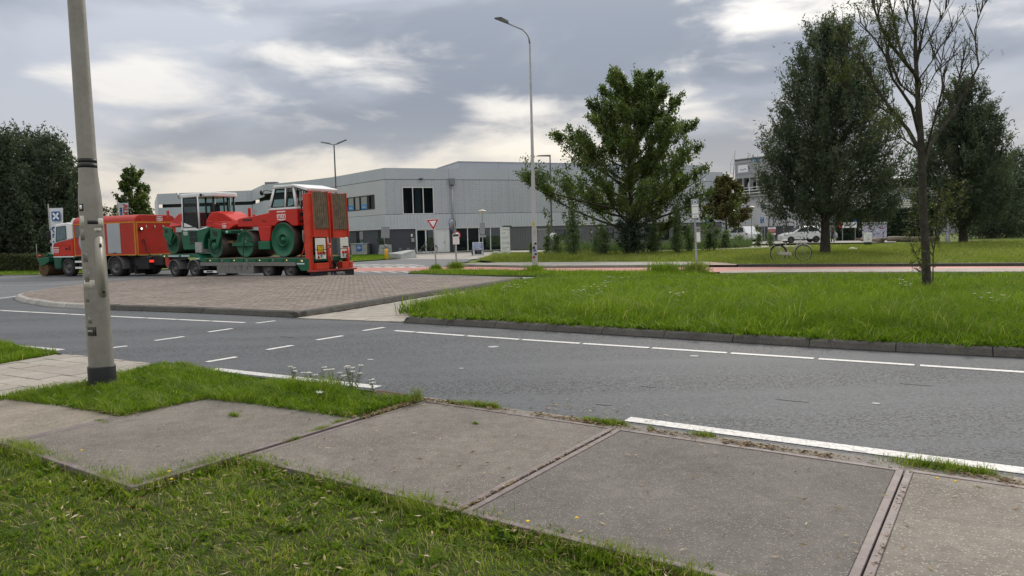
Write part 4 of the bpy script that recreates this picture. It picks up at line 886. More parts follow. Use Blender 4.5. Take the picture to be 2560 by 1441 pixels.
# ---- hedges
def hedge(name, a, b, depth, h, label, vm, n, L=(.1, .2), core=(.03, .038, .02)):
    a, b = Vector(a), Vector(b); ln = (b - a).length; ang = math.atan2(b.y - a.y, b.x - a.x); root = empty(name, (a.x, a.y, 0), ang, label, 'hedge')
    box('core', mat('hedge_core', core, .95, 0, .4, 5), root, .08, ln - .08, .08, depth - .08, 0, h - .1)
    f = rng.random(n); C = np.empty((n, 3)); fr = f < .62; C[fr] = np.stack([rng.uniform(0, ln, fr.sum()), rng.normal(.03, .06, fr.sum()), rng.uniform(0, h, fr.sum())], 1)
    tp = (f >= .62) & (f < .9); C[tp] = np.stack([rng.uniform(0, ln, tp.sum()), rng.uniform(0, depth, tp.sum()), rng.normal(h, .07, tp.sum())], 1)
    en = f >= .9; C[en] = np.stack([rng.choice([0, ln], en.sum()) + rng.normal(0, .05, en.sum()), rng.uniform(0, depth, en.sum()), rng.uniform(0, h, en.sum())], 1)
    Ls = rng.uniform(*L, n); V, F, r_ = leaves(C, Ls, Ls * .6, rng.normal(size=(n, 3)), np.clip(noise2(C[:, [0, 2]], .4, 3) + rng.normal(0, .2, n), 0, 1)); link('foliage', mesh_np('foliage', V, F, r_), vm, root, kind='stuff')
a, b = gp(-300, 680), gp(168, 680); hedge('clipped_hedge', a, b, 1.0, at(40, 640, gp(40, 681)[1]).z, 'clipped low hedge behind the green sweeper brush', V_HEDGE, 20000, (.08, .16))
p0, p1 = at(2092, 600, 74), at(2330, 600, 70); hedge('ivy_hedge', (p0.x, p0.y), (p1.x, p1.y), .8, 3.05, 'tall dark ivy screen behind the painted utility box', V_IVY, 26000, (.12, .24), (.014, .022, .014))
# ================================================================== the convoy: sweeper truck, low-loader, two rollers
RED = mat('machine_red', (.52, .018, .010), .36, 0, .14, 1.6, dirt=.12, dirtcol=(.2, .06, .04))
RED_BODY = mat('truck_body_red', (.42, .026, .014), .45, 0, .14, 1.2, dirt=.3, dirtcol=(.22, .06, .045))
RED_RAMP = mat('ramp_red', (.54, .045, .020), .5, 0, .22, 2.0, dirt=.35, dirtcol=(.25, .10, .07))
ORANGE = mat('trim_orange', (.55, .20, .02), .5, 0, .15)
GREEN = mat('machine_green', (.006, .105, .050), .42, 0, .2, 2.0, dirt=.3, dirtcol=(.07, .085, .05))
GREEN_D = mat('machine_green_dusty', (.012, .085, .045), .6, 0, .3, 3.0, dirt=.7, dirtcol=(.10, .095, .06))
WHITE = mat('vehicle_white', (.74, .75, .75), .4, 0, .06, 1.2, dirt=.08)
BLACK = mat('black_plastic', (.018, .018, .019), .55, 0, .2)
DARK = mat('chassis_dark', (.022, .021, .022), .75, 0, .3, 4, dirt=.3)
TYRE = mat('tyre_rubber', (.026, .025, .025), .85, 0, .3, 8, .4, 60, dirt=.55, dirtcol=(.085, .078, .07))
RIM = mat('rim_steel', (.115, .112, .11), .55, .4, .3, 6, dirt=.5)
ALUD = mat('aluminium_dirty', (.20, .195, .18), .65, .2, .2, 3, dirt=.55, dirtcol=(.085, .078, .068))
ALU = mat('aluminium_grey', (.36, .355, .34), .55, .25, .15, 3, dirt=.35)
GREYP = mat('panel_grey', (.40, .42, .44), .45, .1, .08, 1.5)
STEELD = mat('drum_steel', (.075, .062, .052), .55, .55, .35, 5, dirt=.6)
WOOD = mat('ramp_wood', (.155, .118, .078), .85, 0, .35, 5, .6, 40, dirt=.6, dirtcol=(.05, .042, .032))
CREAM = mat('light_panel_cream', (.68, .67, .60), .5, 0, .1)
YELLOW = mat('plate_yellow', (.62, .40, .02), .5)
INK = mat('ink_black', (.02, .02, .022), .6)
WHITE_P = mat('white_print', (.80, .80, .80), .5, 0, .05)
LAMP_R = mat('lamp_red', (.45, .02, .02), .25, 0, .1)
GL_CAB = glass('cab_glass', (.88, .95, .95), .06)
GL_DK = glass('door_glass', (.52, .58, .60), .22)
GL_MIR = mat('mirror', (.5, .52, .55), .1, 1.0, .02)
TAPE = mat('reflective_tape', (.55, .62, .66), .35)

def wheel(parent, x, y, z, r, w=.26, near=True, rimm=RIM):
    d = 1 if near else -1
    wl = MB().lathe([(r * .60, .02 * d), (r * .66, 0), (r * .92, .0), (r * .985, .03 * d), (r, .05 * d), (r, (w - .05) * d), (r * .97, (w - .02) * d), (r * .6, w * d)], (x, y, z), 'y', 28).build('wheel', TYRE, parent)
    MB().lathe([(r * .63, .015 * d), (r * .60, -.002 * d), (r * .54, .02 * d), (r * .47, .07 * d), (r * .30, .085 * d), (r * .27, .03 * d), (r * .15, .02 * d), (.001, .02 * d)], (x, y, z), 'y', 24).build('rim', rimm, wl)
    for k in range(8):
        a = k * PI / 4; MB().lathe([(.016, 0), (.016, -.02 * d), (.001, -.024 * d)], (x + math.cos(a) * r * .385, y + .078 * d, z + math.sin(a) * r * .385), 'y', 6).build('wheel_nut', rimm, wl)
    return wl
def logo(parent, x, y, z, s, m=WHITE_P, right=(1, 0, 0), up=(0, 0, 1)):
    """three letters between bars"""
    rt, u = Vector(right), Vector(up); o = Vector((x, y, z)); text('mtn', s * .95, m, parent, face_mat(o, rt, u), 'logo_lettering', bold=.012 * s, sx=1.05)
    mb = MB()
    for dz, hw, hh in ((.48, .75, .035), (.40, .75, .02), (-.44, .75, .045), (-.58, .45, .02)):
        c = o + u * (dz * s); mb.quad(*[tuple(c + rt * (a * hw * s) + u * (b * hh * s)) for a, b in ((-1, -1), (1, -1), (1, 1), (-1, 1))])
    mb.build('logo_bar', m, parent, kind='stuff')
def slab_glass(name, pts, m, parent, d=(0, .012, 0)):
    n = len(pts); v = [tuple(p) for p in pts] + [(p[0] + d[0], p[1] + d[1], p[2] + d[2]) for p in pts]
    return MB().add(v, [tuple(range(n)), tuple(range(n, 2 * n))[::-1]] + [(i, (i + 1) % n, n + (i + 1) % n, n + i) for i in range(n)]).build(name, m, parent)
def frame_bars(name, pts, m, parent, r=.03, n=6, closed=True):
    mb = MB(); q = [Vector(p) for p in pts]
    for a, b in zip(q, q[1:] + (q[:1] if closed else [])):
        if (a - b).length > 1e-4: mb.tube([a, b], r, n)
    return mb.build(name, m, parent, kind='stuff' if len(pts) > 2 else None)

# ---------------------------------------------------------------- sweeper truck
tx, ty = gp(177, 692)
truck = empty('sweeper_truck', (tx, ty, 0), R(-24), 'red and white sweeper truck pulling the low-loader', 'truck')
W_ = 2.45
# cab (x is rearwards, y away from the viewer)
MB().prism([(-1.22, .42), (-1.27, .62), (-1.27, 1.02), (.36, 1.02), (.36, .9), (.30, .9), (.22, 1.0), (-.0, 1.06), (-.32, 1.06), (-.6, .95), (-.72, .72), (-.74, .42)], .0, W_, 'y').build('front_bumper', GREEN_D, truck, .03)
MB().prism([(-1.27, 1.08), (.36, 1.08), (.36, 1.98), (-1.17, 1.76), (-1.25, 1.5)], .0, W_, 'y').build('cab_lower', RED, truck, .04, 2)
box('stripe', WHITE, truck, -1.275, .362, -.004, W_ + .004, 1.022, 1.078)
MB().prism([(-1.17, 1.765), (.36, 1.985), (.36, 2.78), (-.05, 2.84), (-.92, 2.78), (-1.02, 2.70)], .0, W_, 'y').build('cab_upper', WHITE, truck, .05, 2)
MB().prism([(.02, 2.84), (.36, 2.78), (.36, 3.05), (.2, 3.05)], .15, W_ - .15, 'y').build('roof_spoiler', WHITE, truck, .03)
win = slab_glass('side_window', [(-.97, -.012, 1.86), (-.12, -.012, 1.99), (-.12, -.012, 2.66), (-.85, -.012, 2.62)], mat('cab_window', (.10, .15, .18), .08, 0, .3, 5), truck)
frame_bars('window_seal', [(-.97, -.014, 1.86), (-.12, -.014, 1.99), (-.12, -.014, 2.66), (-.85, -.014, 2.62)], BLACK, win, .016)
slab_glass('windscreen', [(-1.185, .12, 1.82), (-1.185, W_ - .12, 1.82), (-1.035, W_ - .12, 2.64), (-1.035, .12, 2.64)], mat('windscreen_dark', (.03, .04, .045), .08), truck, (-.012, 0, 0))
for yy in (-.22, W_ + .04):
    mr = MB().box(-1.42, -1.28, yy, yy + .2, 1.95, 2.45).build('mirror', BLACK, truck, .04)
    frame_bars('mirror_arm', [(-1.3, yy + .1, 2.45), (-1.0, yy + .25 if yy < 0 else yy, 2.66)], BLACK, mr, .02, closed=False)
box('mirror', BLACK, truck, -1.40, -1.28, -.2, 0, 1.62, 1.82, .03)
box('door_handle', BLACK, truck, -.25, -.1, -.03, 0, 1.42, 1.52)
box('air_intake', BLACK, truck, .02, .11, -.012, 0, 1.38, 1.58)
logo(truck, -.98, -.012, 1.42, .26)
MB().tube([(-1.2, -.005, 1.72), (.1, -.005, 1.62)], .012, 4).build('door_crease', RED, truck)
# chassis
box('chassis', DARK, truck, -.9, 6.3, .45, W_ - .45, .55, 1.0)
box('fuel_tank', DARK, truck, .6, 2.5, .05, .6, .45, .98, .05)
box('rear_crossmember', DARK, truck, 4.6, 5.6, .2, W_ - .2, .35, .98, .03)
for z in (.78, .46): box('side_guard', WHITE, truck, .42, 1.35, -.01, .03, z - .05, z + .05)
for z in (.78, .46): box('side_guard', WHITE, truck, 2.2, 2.75, -.01, .03, z - .05, z + .05)
for x, rr in ((-.19, .5), (3.44, .5)):
    for yy, nr in ((.02, True), (W_ - .02, False)):
        wheel(truck, x, yy, rr - .01, rr, .30, nr)
    for yy, nr in ((.36, True), (W_ - .36, False)):
        if x > 0: wheel(truck, x, yy, rr - .01, rr, .28, nr)
def fender(x, z, r, y0, y1, a0, a1, m, parent, th=.025):
    P = [(x + math.cos(a) * r, z + math.sin(a) * r) for a in np.linspace(a0, a1, 12)]; Q = [(x + math.cos(a) * (r - th), z + math.sin(a) * (r - th)) for a in np.linspace(a0, a1, 12)]
    mb = MB(); n = 12
    for i in range(n - 1): mb.prism([P[i], P[i + 1], Q[i + 1], Q[i]], y0, y1)
    return mb.build('mudguard', m, parent, kind='stuff')
fender(3.44, .49, .58, .0, .62, R(-10), R(190), mat('mudguard_grey', (.16, .16, .16), .7), truck)
box('mud_flap', DARK, truck, 4.42, 4.46, .05, .55, .16, .6)
box('mud_flap', DARK, truck, 4.7, 4.74, .1, .7, .12, .55)
# body
def rounded(x0, x1, h0, h1, rr=.34):
    pr = [(0, h0), (0, h1 - rr)] + [(rr - rr * math.cos(a), h1 - rr + rr * math.sin(a)) for a in np.linspace(.2, PI / 2, 6)]; pr += [(W_ - p[0], p[1]) for p in pr[::-1]]
    return pr
MB().prism(rounded(.42, 5.04, 1.06, 3.09), .44, 5.05, 'x').build('body', RED_BODY, truck, .03, 2)
for x0, x1, z0, z1 in ((.45, .53, 1.08, 2.72), (.53, 4.96, 2.68, 2.75), (4.96, 5.05, 1.08, 2.75), (.53, 4.96, 1.07, 1.12)): box('trim', ORANGE, truck, x0, x1, -.014, 0, z0, z1)
sh = box('roller_shutter', GREYP, truck, 3.02, 3.97, -.022, 0, 1.17, 2.68, .008)
for k in range(14): box('shutter_slat', GREYP, sh, 3.06, 3.93, -.028, -.022, 1.22 + k * .104, 1.30 + k * .104)
box('shutter_handle', BLACK, sh, 3.4, 3.65, -.035, -.022, 1.19, 1.22)
gr = box('grille', BLACK, truck, .62, 1.28, -.016, 0, 2.02, 2.64)
for k in range(11): box('louvre', ALU, gr, .63, 1.27, -.035, -.016, 2.05 + k * .055, 2.075 + k * .055)
MB().lathe([(.62, 0), (.62, -.05), (.52, -.07), (.001, -.075)], (1.5, 0, 1.78), 'y', 32).build('fan_cover', GREYP, truck)
# rear face of the body
for (y0, y1, z0, z1) in ((.03, W_ - .03, 2.66, 2.74), (.03, .12, 1.08, 2.66), (.03, W_ - .03, 1.06, 1.11)): box('trim', ORANGE, truck, 5.05, 5.065, y0, y1, z0, z1)
logo(truck, 5.066, 1.45, 2.90, .24, WHITE_P, (0, 1, 0))
for yy in (.62, 1.12, 1.62, 2.1): MB().tube([(5.07, yy, 2.38), (5.1, yy, 2.42), (5.07, yy, 2.55)], .025, 6).build('hinge', ALU, truck)
hl = MB().box(5.06, 5.2, .18, .32, 2.28, 2.45).build('work_lamp_housing', BLACK, truck, .02)
MB().lathe([(.045, 0), (.04, .02), (.001, .025)], (5.2, .25, 2.38), 'x', 12).build('work_lamp', emit('lit_work_lamp', (1, .97, .9), 2.5), hl)
MB().tube([(5.1, .32, 1.7), (5.16, .38, 1.9), (5.12, .45, 1.72), (5.2, .5, 1.2), (5.3, .62, 1.0)], .022, 6).build('hose', BLACK, truck)
box('marker_lamp', LAMP_R, truck, 5.05, 5.09, .25, .35, 2.88, 2.92)
tl = box('tail_lamp', BLACK, truck, 5.6, 5.66, .15, .62, .66, .84, .02)
box('lamp_lens', emit('lit_tail_lamp', (1, .05, .03), .8), tl, 5.66, 5.675, .2, .55, .69, .81)
box('tow_bar', DARK, truck, 5.4, 7.4, 1.0, 1.4, .5, .68)
# front brush
br = empty('front_brush', (0, 0, 0)); br.parent = truck
MB().prism([(-2.75, 1.0), (-2.5, .55), (-2.15, .62), (-1.75, .8), (-1.75, 1.05)], .05, 1.9).build('brush_hood', GREEN, br, .02)
MB().tube([(-2.1, .2, 1.08), (-1.9, .2, 1.22), (-1.6, .3, 1.1)], .07, 8).build('brush_arm', GREEN, br)
box('brush_beam', GREEN, br, -2.6, -1.25, .6, 1.3, .86, 1.04, .02)
MB().lathe([(.05, 0), (.40, .02), (.40, 1.7), (.05, 1.75)], (-2.35, .1, .42), 'y', 20, False).build('brush_roll', mat('brush_bristle', (.12, .075, .035), .95, 0, .5, 20, .9, 80), br)
box('brush_bracket', DARK, br, -2.0, -1.3, .4, .7, .35, .86)
bp = MB().tube([(-2.78, .1, .9), (-2.78, .1, 1.75)], .012, 5).build('marker_pole', ALU, br)
MB().lathe([(.06, 0), (.075, .05), (.06, .12), (.001, .13)], (-2.6, .1, 1.05), 'z', 10).build('beacon', LAMP_R, bp)

# ---------------------------------------------------------------- low-loader trailer
P0 = gp(725, 697.5); TA = R(-32.5)
trl = empty('low_loader_trailer', (*P0, 0), TA, 'green low-loader trailer with raised red loading ramps', 'trailer')
WT = 2.38
gn = MB().prism([(-9.1, .93), (-6.42, .93), (-6.0, .72), (-6.0, .86), (-6.32, 1.07), (-9.1, 1.07)], 0, WT).build('gooseneck', GREEN, trl, .015)
for x0, x1 in ((-8.55, -7.7), (-7.5, -6.85)): box('reflective_strip', TAPE, gn, x0, x1, -.012, 0, .97, 1.03)
MB().lathe([(.03, 0), (.03, -.02), (.001, -.024)], (-8.85, 0, 1.0), 'y', 10).build('marker_lamp', emit('lit_marker', (1, .72, .3), .8), gn)
box('reflective_strip', TAPE, gn, -6.38, -6.1, -.016, -.004, .84, .90)
dk = MB().box(-6.0, 1.22, 0, WT, .70, .86).build('deck', GREEN, trl, .012)
for k in range(8):
    x = -5.6 + k * .86
    b_ = box('deck_bracket', GREEN, dk, x, x + .07, -.03, 0, .71, .85)
    if k % 2 == 0: MB().lathe([(.022, 0), (.022, -.02), (.001, -.024)], (x + .3, 0, .78), 'y', 8).build('marker_lamp', MATS.get('x') or bpy.data.materials['lit_marker'], dk)
    else: box('lashing_ring', ALU, dk, x + .3, x + .35, -.03, 0, .73, .82)
for k in range(6): box('deck_plank', WOOD, dk, -5.9, 1.1, .12 + k * .37, .12 + k * .37 + .33, .86, .885)
box('side_beam', ALUD, trl, -6.05, .40, -.02, .06, .535, .698, .006)
for x0, x1 in ((-4.84, -4.0), (-3.98, -3.1), (-3.08, -2.28)):
    bx = box('tool_box', ALUD, trl, x0, x1, -.015, .5, .20, .53, .008)
    if x0 > -4.5: MB().lathe([(.03, 0), (.03, -.015), (.001, -.018)], ((x0 + x1) / 2, -.015, .46), 'y', 10).build('lock', BLACK, bx)
MB().lathe([(.33, 0), (.38, .04), (.38, .2), (.33, .24)], (-3.6, .9, -.0), 'z', 20) if False else None
box('under_frame', DARK, trl, -6.0, 1.0, .5, WT - .5, .42, .70)
box('rear_reflector_board', WHITE, trl, -5.82, -4.88, -.012, .02, .22, .32); box('warning_board', BLACK, trl, -5.6, -5.15, -.018, -.012, .24, .30)
for x, r_, z in ((-8.15, .385, .375), (-6.6, .385, .375), (-1.43, .37, .365), (-.03, .37, .365)):
    for yy, nr in ((.03, True), (WT - .03, False)): wheel(trl, x, yy, z, r_, .24, nr)
    for yy, nr in ((.32, True), (WT - .32, False)): wheel(trl, x, yy, z, r_, .24, nr)
    if x < -5: fender(x, z, .45, -.02, .5, R(0), R(180), mat('mudguard_grey', (.16, .16, .16), .7), trl)
    box('axle', DARK, trl, x - .07, x + .07, .3, WT - .3, z - .07, z + .07)
MB().prism([(-9.3, .55), (-9.0, .30), (-8.75, .62), (-8.95, .93), (-9.3, .93)], .3, .42).build('drawbar_guard', RED_RAMP, trl, .01)
box('drawbar', DARK, trl, -10.6, -8.9, .95, 1.35, .6, .8)
MB().prism([(.46, .70), (.46, .62), (.72, .34), (1.22, .34), (1.22, .84), (.46, .84)], -.025, .10).build('rear_side_block', GREEN, trl, .01)
box('reflective_strip', TAPE, trl, .50, .95, -.035, -.025, .60, .66)
MB().lathe([(.03, 0), (.03, -.02), (.001, -.024)], (.82, -.025, .75), 'y', 8).build('marker_lamp', bpy.data.materials['lit_marker'], trl)
# tail: bumper, ramps, cylinders, light boards
box('rear_bumper', mat('bumper_red', (.40, .05, .035), .5, 0, .2, 3, dirt=.3), trl, 1.18, 1.52, -.10, WT + .02, .29, .36, .01)
flap = box('spray_flap', BLACK, trl, 1.40, 1.44, -.16, WT - .1, .03, .285, .004)
text('GS', .17, CREAM, flap, face_mat((1.446, .84, .17), (0, 1, 0), (0, 0, 1)), sx=.9)
text('MEPPEL', .17, CREAM, flap, face_mat((1.446, 1.50, .17), (0, 1, 0), (0, 0, 1)), sx=.9)
st = [(math.cos(PI / 2 + k * PI / 5) * (.085 if k % 2 == 0 else .036) + 1.06, math.sin(PI / 2 + k * PI / 5) * (.085 if k % 2 == 0 else .036) + .17) for k in range(10)]
MB().prism(st, 1.441, 1.447, 'x').build('star', mat('star_blue', (.10, .12, .22), .6), flap)
box('tail_frame', RED_RAMP, trl, 1.0, 1.30, -.02, .16, .36, 3.48, .01)
box('tail_frame', RED_RAMP, trl, 1.0, 1.30, WT - .35, WT - .22, .36, 3.3, .01)
box('tail_beam', RED_RAMP, trl, 1.22, 1.5, .15, .82, .37, .64, .01); box('tail_beam', RED_RAMP, trl, 1.22, 1.5, 1.55, WT - .2, .37, .64, .01)
for i, (y0, y1, dz) in enumerate(((.20, 1.02, 0), (1.26, 2.08, -.04))):
    rp = empty('loading_ramp', (1.32, 0, dz)); rp.parent = trl; rp.rotation_euler = (0, R(-2), 0)
    box('ramp_plate', RED_RAMP, rp, .0, .08, y0, y1, 1.70, 3.58)
    for yy in (y0 - .05, y1): box('ramp_rail', RED_RAMP, rp, -.05, .15, yy, yy + .05, 1.70, 3.60, .006)
    nb = 7; bw = (y1 - y0 - .02) / nb
    for k in range(nb): box('ramp_board', WOOD, rp, .081, .125 + random.uniform(-.006, .006), y0 + .012 + k * bw, y0 + .012 + (k + 1) * bw - .012, 2.05 + random.uniform(-.01, .01), 3.56, .004)
    for z in (2.0, 2.5, 3.0): box('ramp_rib', RED_RAMP, rp, -.12, -.001, y0, y1, z, z + .08)
    MB().tube([(-.02, (y0 + y1) / 2 + .3, 1.7), (.02, (y0 + y1) / 2 + .3, .7)], .035, 8).build('piston_rod', ALU, trl).location = (1.38, 0, 0)
    MB().tube([(.02, (y0 + y1) / 2 + .3, 1.25), (.04, (y0 + y1) / 2 + .3, .42)], .07, 10).build('hydraulic_cylinder', RED_RAMP, trl).location = (1.40, 0, 0)
MB().box(1.05, 1.3, 1.08, 1.2, .4, 3.2).build('tail_frame', RED_RAMP, trl, .01)
lp = box('light_board', CREAM, trl, 1.40, 1.44, .17, .72, 1.20, 1.66, .01); lq = box('light_board', CREAM, trl, 1.40, 1.44, .17, .72, .80, 1.17, .01)
rp_ = box('light_board', CREAM, trl, 1.40, 1.44, 1.55, 2.02, 1.20, 1.66, .01); rq = box('light_board', CREAM, trl, 1.40, 1.44, 1.55, 2.02, .80, 1.17, .01)
pl = box('number_plate', YELLOW, lp, 1.44, 1.455, .26, .56, 1.10, 1.36, .004); frame_bars('plate_frame', [(1.457, .25, 1.09), (1.457, .57, 1.09), (1.457, .57, 1.37), (1.457, .25, 1.37)], BLACK, lp, .012)
text('34', .10, INK, lp, face_mat((1.458, .41, 1.29), (0, 1, 0), (0, 0, 1))); text('RZ-BN', .09, INK, lp, face_mat((1.458, .41, 1.17), (0, 1, 0), (0, 0, 1)))
for q, ys in ((lq, (.30, .44, .60)), (rq, (1.68, 1.84))):
    for k, yy in enumerate(ys): MB().lathe([(.066, 0), (.062, .03), (.04, .045), (.001, .05)], (1.44, yy, 1.05), 'x', 16).build('tail_lamp', LAMP_R if k < 2 else mat('lamp_dull', (.16, .03, .025), .3), q)
for q, yy in ((lq, .30), (rq, 1.88)): MB().prism([(yy - .075, .83), (yy + .075, .83), (yy, .97)], 1.44, 1.452, 'x').build('warning_triangle', mat('reflector_red', (.16, .025, .02), .35), q)
for q, yy in ((lq, .47), (rq, 1.70)): box('small_lamp', BLACK, q, 1.44, 1.46, yy - .05, yy + .05, .87, .97); box('lamp_lens', TAPE, q, 1.46, 1.466, yy - .03, yy + .03, .89, .95)
box('plate_holder', INK, rp_, 1.44, 1.45, 1.66, 1.96, 1.24, 1.30)
MB().lathe([(.05, 0), (.07, .05), (.06, .1), (.001, .12)], (1.5, .80, 1.38), 'x', 12).build('side_lamp', mat('lamp_orange', (.5, .13, .02), .3), trl)
for k, (y0, y1, z0, z1) in enumerate(((.85, 1.2, .9, .45), (.95, 1.3, .5, .75), (1.1, 1.45, .7, .42), (1.4, 1.52, 1.0, .5))): MB().tube([(1.5, y0, z0), (1.56, (y0 + y1) / 2, min(z0, z1) - .08), (1.5, y1, z1)], .018, 6).build('hydraulic_hose', DARK, trl)
MB().tube([(.55, .1, .88), (.75, .12, 1.1), (1.05, .1, 1.7), (1.2, .1, 2.25)], [.03, .03, .06, .06], 8).build('ramp_strut', RED_RAMP, trl)

# ---------------------------------------------------------------- tandem roller on the gooseneck
def drum(parent, x, z, r, y0, y1, disc=GREEN_D, hub=True, holes=True):
    d = MB().lathe([(r - .03, 0), (r, .01), (r, y1 - y0 - .01), (r - .03, y1 - y0)], (x, y0, z), 'y', 40).build('drum', STEELD, parent)
    MB().lathe([(r - .012, -.004), (r * .74, -.004), (r * .72, .03), (r * .70, .12), (.001, .13)], (x, y0, z), 'y', 40).build('drum_face', disc, d)
    MB().lathe([(r - .012, .004), (r * .74, .004), (r * .70, -.1), (.001, -.12)], (x, y1, z), 'y', 32).build('drum_face', disc, d)
    return d
r1 = empty('tandem_roller', (*P0, 0), TA, 'red and green tandem roller with glazed white cab, front of the load', 'road roller')
yA, yB = .20, 2.0
d1 = drum(r1, -8.52, 1.61, .53, yA + .06, yB - .06); d2 = drum(r1, -5.24, 1.42, .545, yA + .06, yB - .06)
def yoke(x, z, flip):
    for yy in (yA - .02, yB - .06):
        f = -1 if flip else 1
        MB().prism([(x - f * .62, z + .82), (x + f * .08, z + .72), (x + f * .12, z + .42), (x + f * .02, z + .2), (x - f * .10, z - .02), (x + f * .02, z - .1), (x - f * .22, z - .06), (x - f * .42, z + .14), (x - f * .62, z + .35)], yy, yy + .08).build('yoke', GREEN, r1, .015)
        box('yoke_window', BLACK, r1, x - .36 * f - .12, x - .36 * f + .12, yy - .006, yy + .086, z + .5, z + .68)
yoke(-8.52, 1.61, False)
for yy in (yA - .02, yB - .06):
    MB().prism([(-5.48, 2.28), (-4.68, 2.18), (-4.70, 1.85), (-4.98, 1.36), (-5.14, 1.36), (-5.05, 1.75), (-5.46, 1.68)], yy, yy + .08).build('yoke', GREEN, r1, .015)
    MB().prism([(-5.28, 2.12), (-4.93, 2.07), (-4.98, 1.85), (-5.22, 1.92)], yy - .006, yy + .086).build('yoke_window', BLACK, r1)
    MB().lathe([(.17, 0), (.17, -.05), (.12, -.07), (.001, -.07)], (-5.2, yy + (.02 if yy < 1 else .1), 1.42), 'y', 20).build('hub', GREEN, r1)
    MB().tube([(-5.6, yy, 1.75), (-5.45, yy - .01, 1.55), (-5.3, yy, 1.72), (-5.45, yy - .01, 1.85)], .03, 6).build('bracket', GREEN_D, r1)
    MB().tube([(-8.9, yy, 1.85), (-8.7, yy - .02, 1.7), (-8.5, yy, 1.5), (-8.3, yy, 1.8), (-8.15, yy - .01, 1.95)], .035, 6).build('bracket', GREEN_D, r1)
MB().prism([(-7.72, 2.30), (-6.1, 2.28), (-5.44, 2.32), (-5.95, 1.9), (-6.08, 1.6), (-6.12, 1.28), (-7.65, 1.28), (-7.80, 2.0)], yA + .03, yB - .03).build('frame', GREEN, r1, .025)
stp = box('step_well', BLACK, r1, -7.1, -6.55, yA + .022, yA + .06, 1.55, 2.2)
for z in (1.6, 1.85, 2.1): box('step', GREEN_D, stp, -7.12, -6.55, yA - .0, yA + .05, z, z + .05)
logo(r1, -7.4, yA + .02, 2.1, .22)
box('ballast_tank', ALU, r1, -6.62, -6.12, yA - .05, yA + .3, 1.14, 1.62, .01)
MB().prism([(-7.66, 2.62), (-6.4, 2.24), (-5.7, 2.34), (-5.72, 2.28), (-6.42, 2.18), (-7.7, 2.22)], yA + .02, yA + .08).build('cab_sill', WHITE, r1)
# bonnets
hood_f = MB().add([(-8.98, .35, 2.38), (-7.66, .30, 2.42), (-7.66, .30, 3.08), (-8.2, .42, 3.0), (-8.95, .52, 2.66), (-8.98, 1.85, 2.38), (-7.66, 1.9, 2.42), (-7.66, 1.9, 3.08), (-8.2, 1.78, 3.0), (-8.95, 1.68, 2.66)],
    [(0, 1, 2, 3, 4), (9, 8, 7, 6, 5), (0, 4, 9, 5), (4, 3, 8, 9), (3, 2, 7, 8), (2, 1, 6, 7), (1, 0, 5, 6)]).build('front_bonnet', RED, r1, .05, 2)
hood_r = MB().add([(-5.9, .28, 2.22), (-4.45, .40, 2.18), (-4.22, .62, 2.36), (-4.30, .66, 2.58), (-4.8, .48, 2.88), (-5.25, .42, 3.02), (-5.62, .36, 3.0), (-5.92, .30, 2.62),
                   (-5.9, 1.92, 2.22), (-4.45, 1.80, 2.18), (-4.22, 1.58, 2.36), (-4.30, 1.54, 2.58), (-4.8, 1.72, 2.88), (-5.25, 1.78, 3.02), (-5.62, 1.84, 3.0), (-5.92, 1.90, 2.62)],
    [(0, 1, 2, 3, 4, 5, 6, 7), (15, 14, 13, 12, 11, 10, 9, 8)] + [(i, (i + 1) % 8, 8 + (i + 1) % 8, 8 + i) for i in range(8)]).build('rear_bonnet', RED, r1, .06, 3)
logo(r1, -4.68, .375, 2.34, .2)
MB().tube([(-5.85, .30, 2.52), (-5.2, .36, 2.58), (-4.5, .44, 2.42)], .014, 5).build('bonnet_crease', RED, hood_r)
box('frame_beam', GREEN, r1, -4.9, -4.2, .35, 1.85, 1.98, 2.14, .02); MB().lathe([(.06, 0), (.06, -.04), (.001, -.05)], (-4.45, .35, 2.05), 'y', 12).build('lamp', TAPE, r1)
box('scraper', mat('scraper_brown', (.16, .10, .05), .8), r1, -4.75, -4.3, .5, 1.8, 1.55, 1.66)
# cab
cz0, cz1 = 2.30, 3.72
cabp = [(-7.58, .24), (-6.32, .24), (-6.15, .52), (-5.62, .55), (-5.62, 1.65), (-6.15, 1.7), (-6.32, 1.96), (-7.58, 1.96)]
roof = MB().prism([(-7.66, .20), (-6.2, .22), (-5.56, .40), (-5.44, .54), (-5.44, 1.66), (-5.56, 1.80), (-6.2, 2.0), (-7.66, 2.0)], 3.72, 3.92, 'z').build('cab_roof', WHITE, r1, .05, 2)
MB().tube([(-7.62, .15, 3.86), (-7.72, .12, 3.98), (-7.68, .2, 3.7)], .05, 6).build('roof_lamp', WHITE, r1)
MB().lathe([(.07, 0), (.06, -.05), (.001, -.05)], (-6.0, .2, 3.8), 'y', 12).build('work_lamp', BLACK, r1)
for (x, y) in cabp: MB().tube([(x, y, cz0 - .08), (x + (.06 if x < -7 else 0), y, cz1 + .02)], .045, 6).build('cab_pillar', WHITE if x < -6.2 else BLACK, r1)
MB().prism(cabp, 2.24, 2.32, 'z').build('cab_floor', BLACK, r1)
dr = slab_glass('door', [(-7.50, .225, 2.34), (-6.40, .225, 2.34), (-6.38, .225, 3.70), (-7.44, .225, 3.70)], GL_DK, r1)
frame_bars('door_frame', [(-7.50, .218, 2.34), (-6.40, .218, 2.34), (-6.38, .218, 3.70), (-7.44, .218, 3.70)], BLACK, dr, .022)
slab_glass('door_panel', [(-7.48, .24, 2.34), (-6.42, .24, 2.34), (-6.42, .24, 2.85), (-7.48, .24, 2.85)], mat('door_panel_grey', (.10, .115, .13), .35), dr)
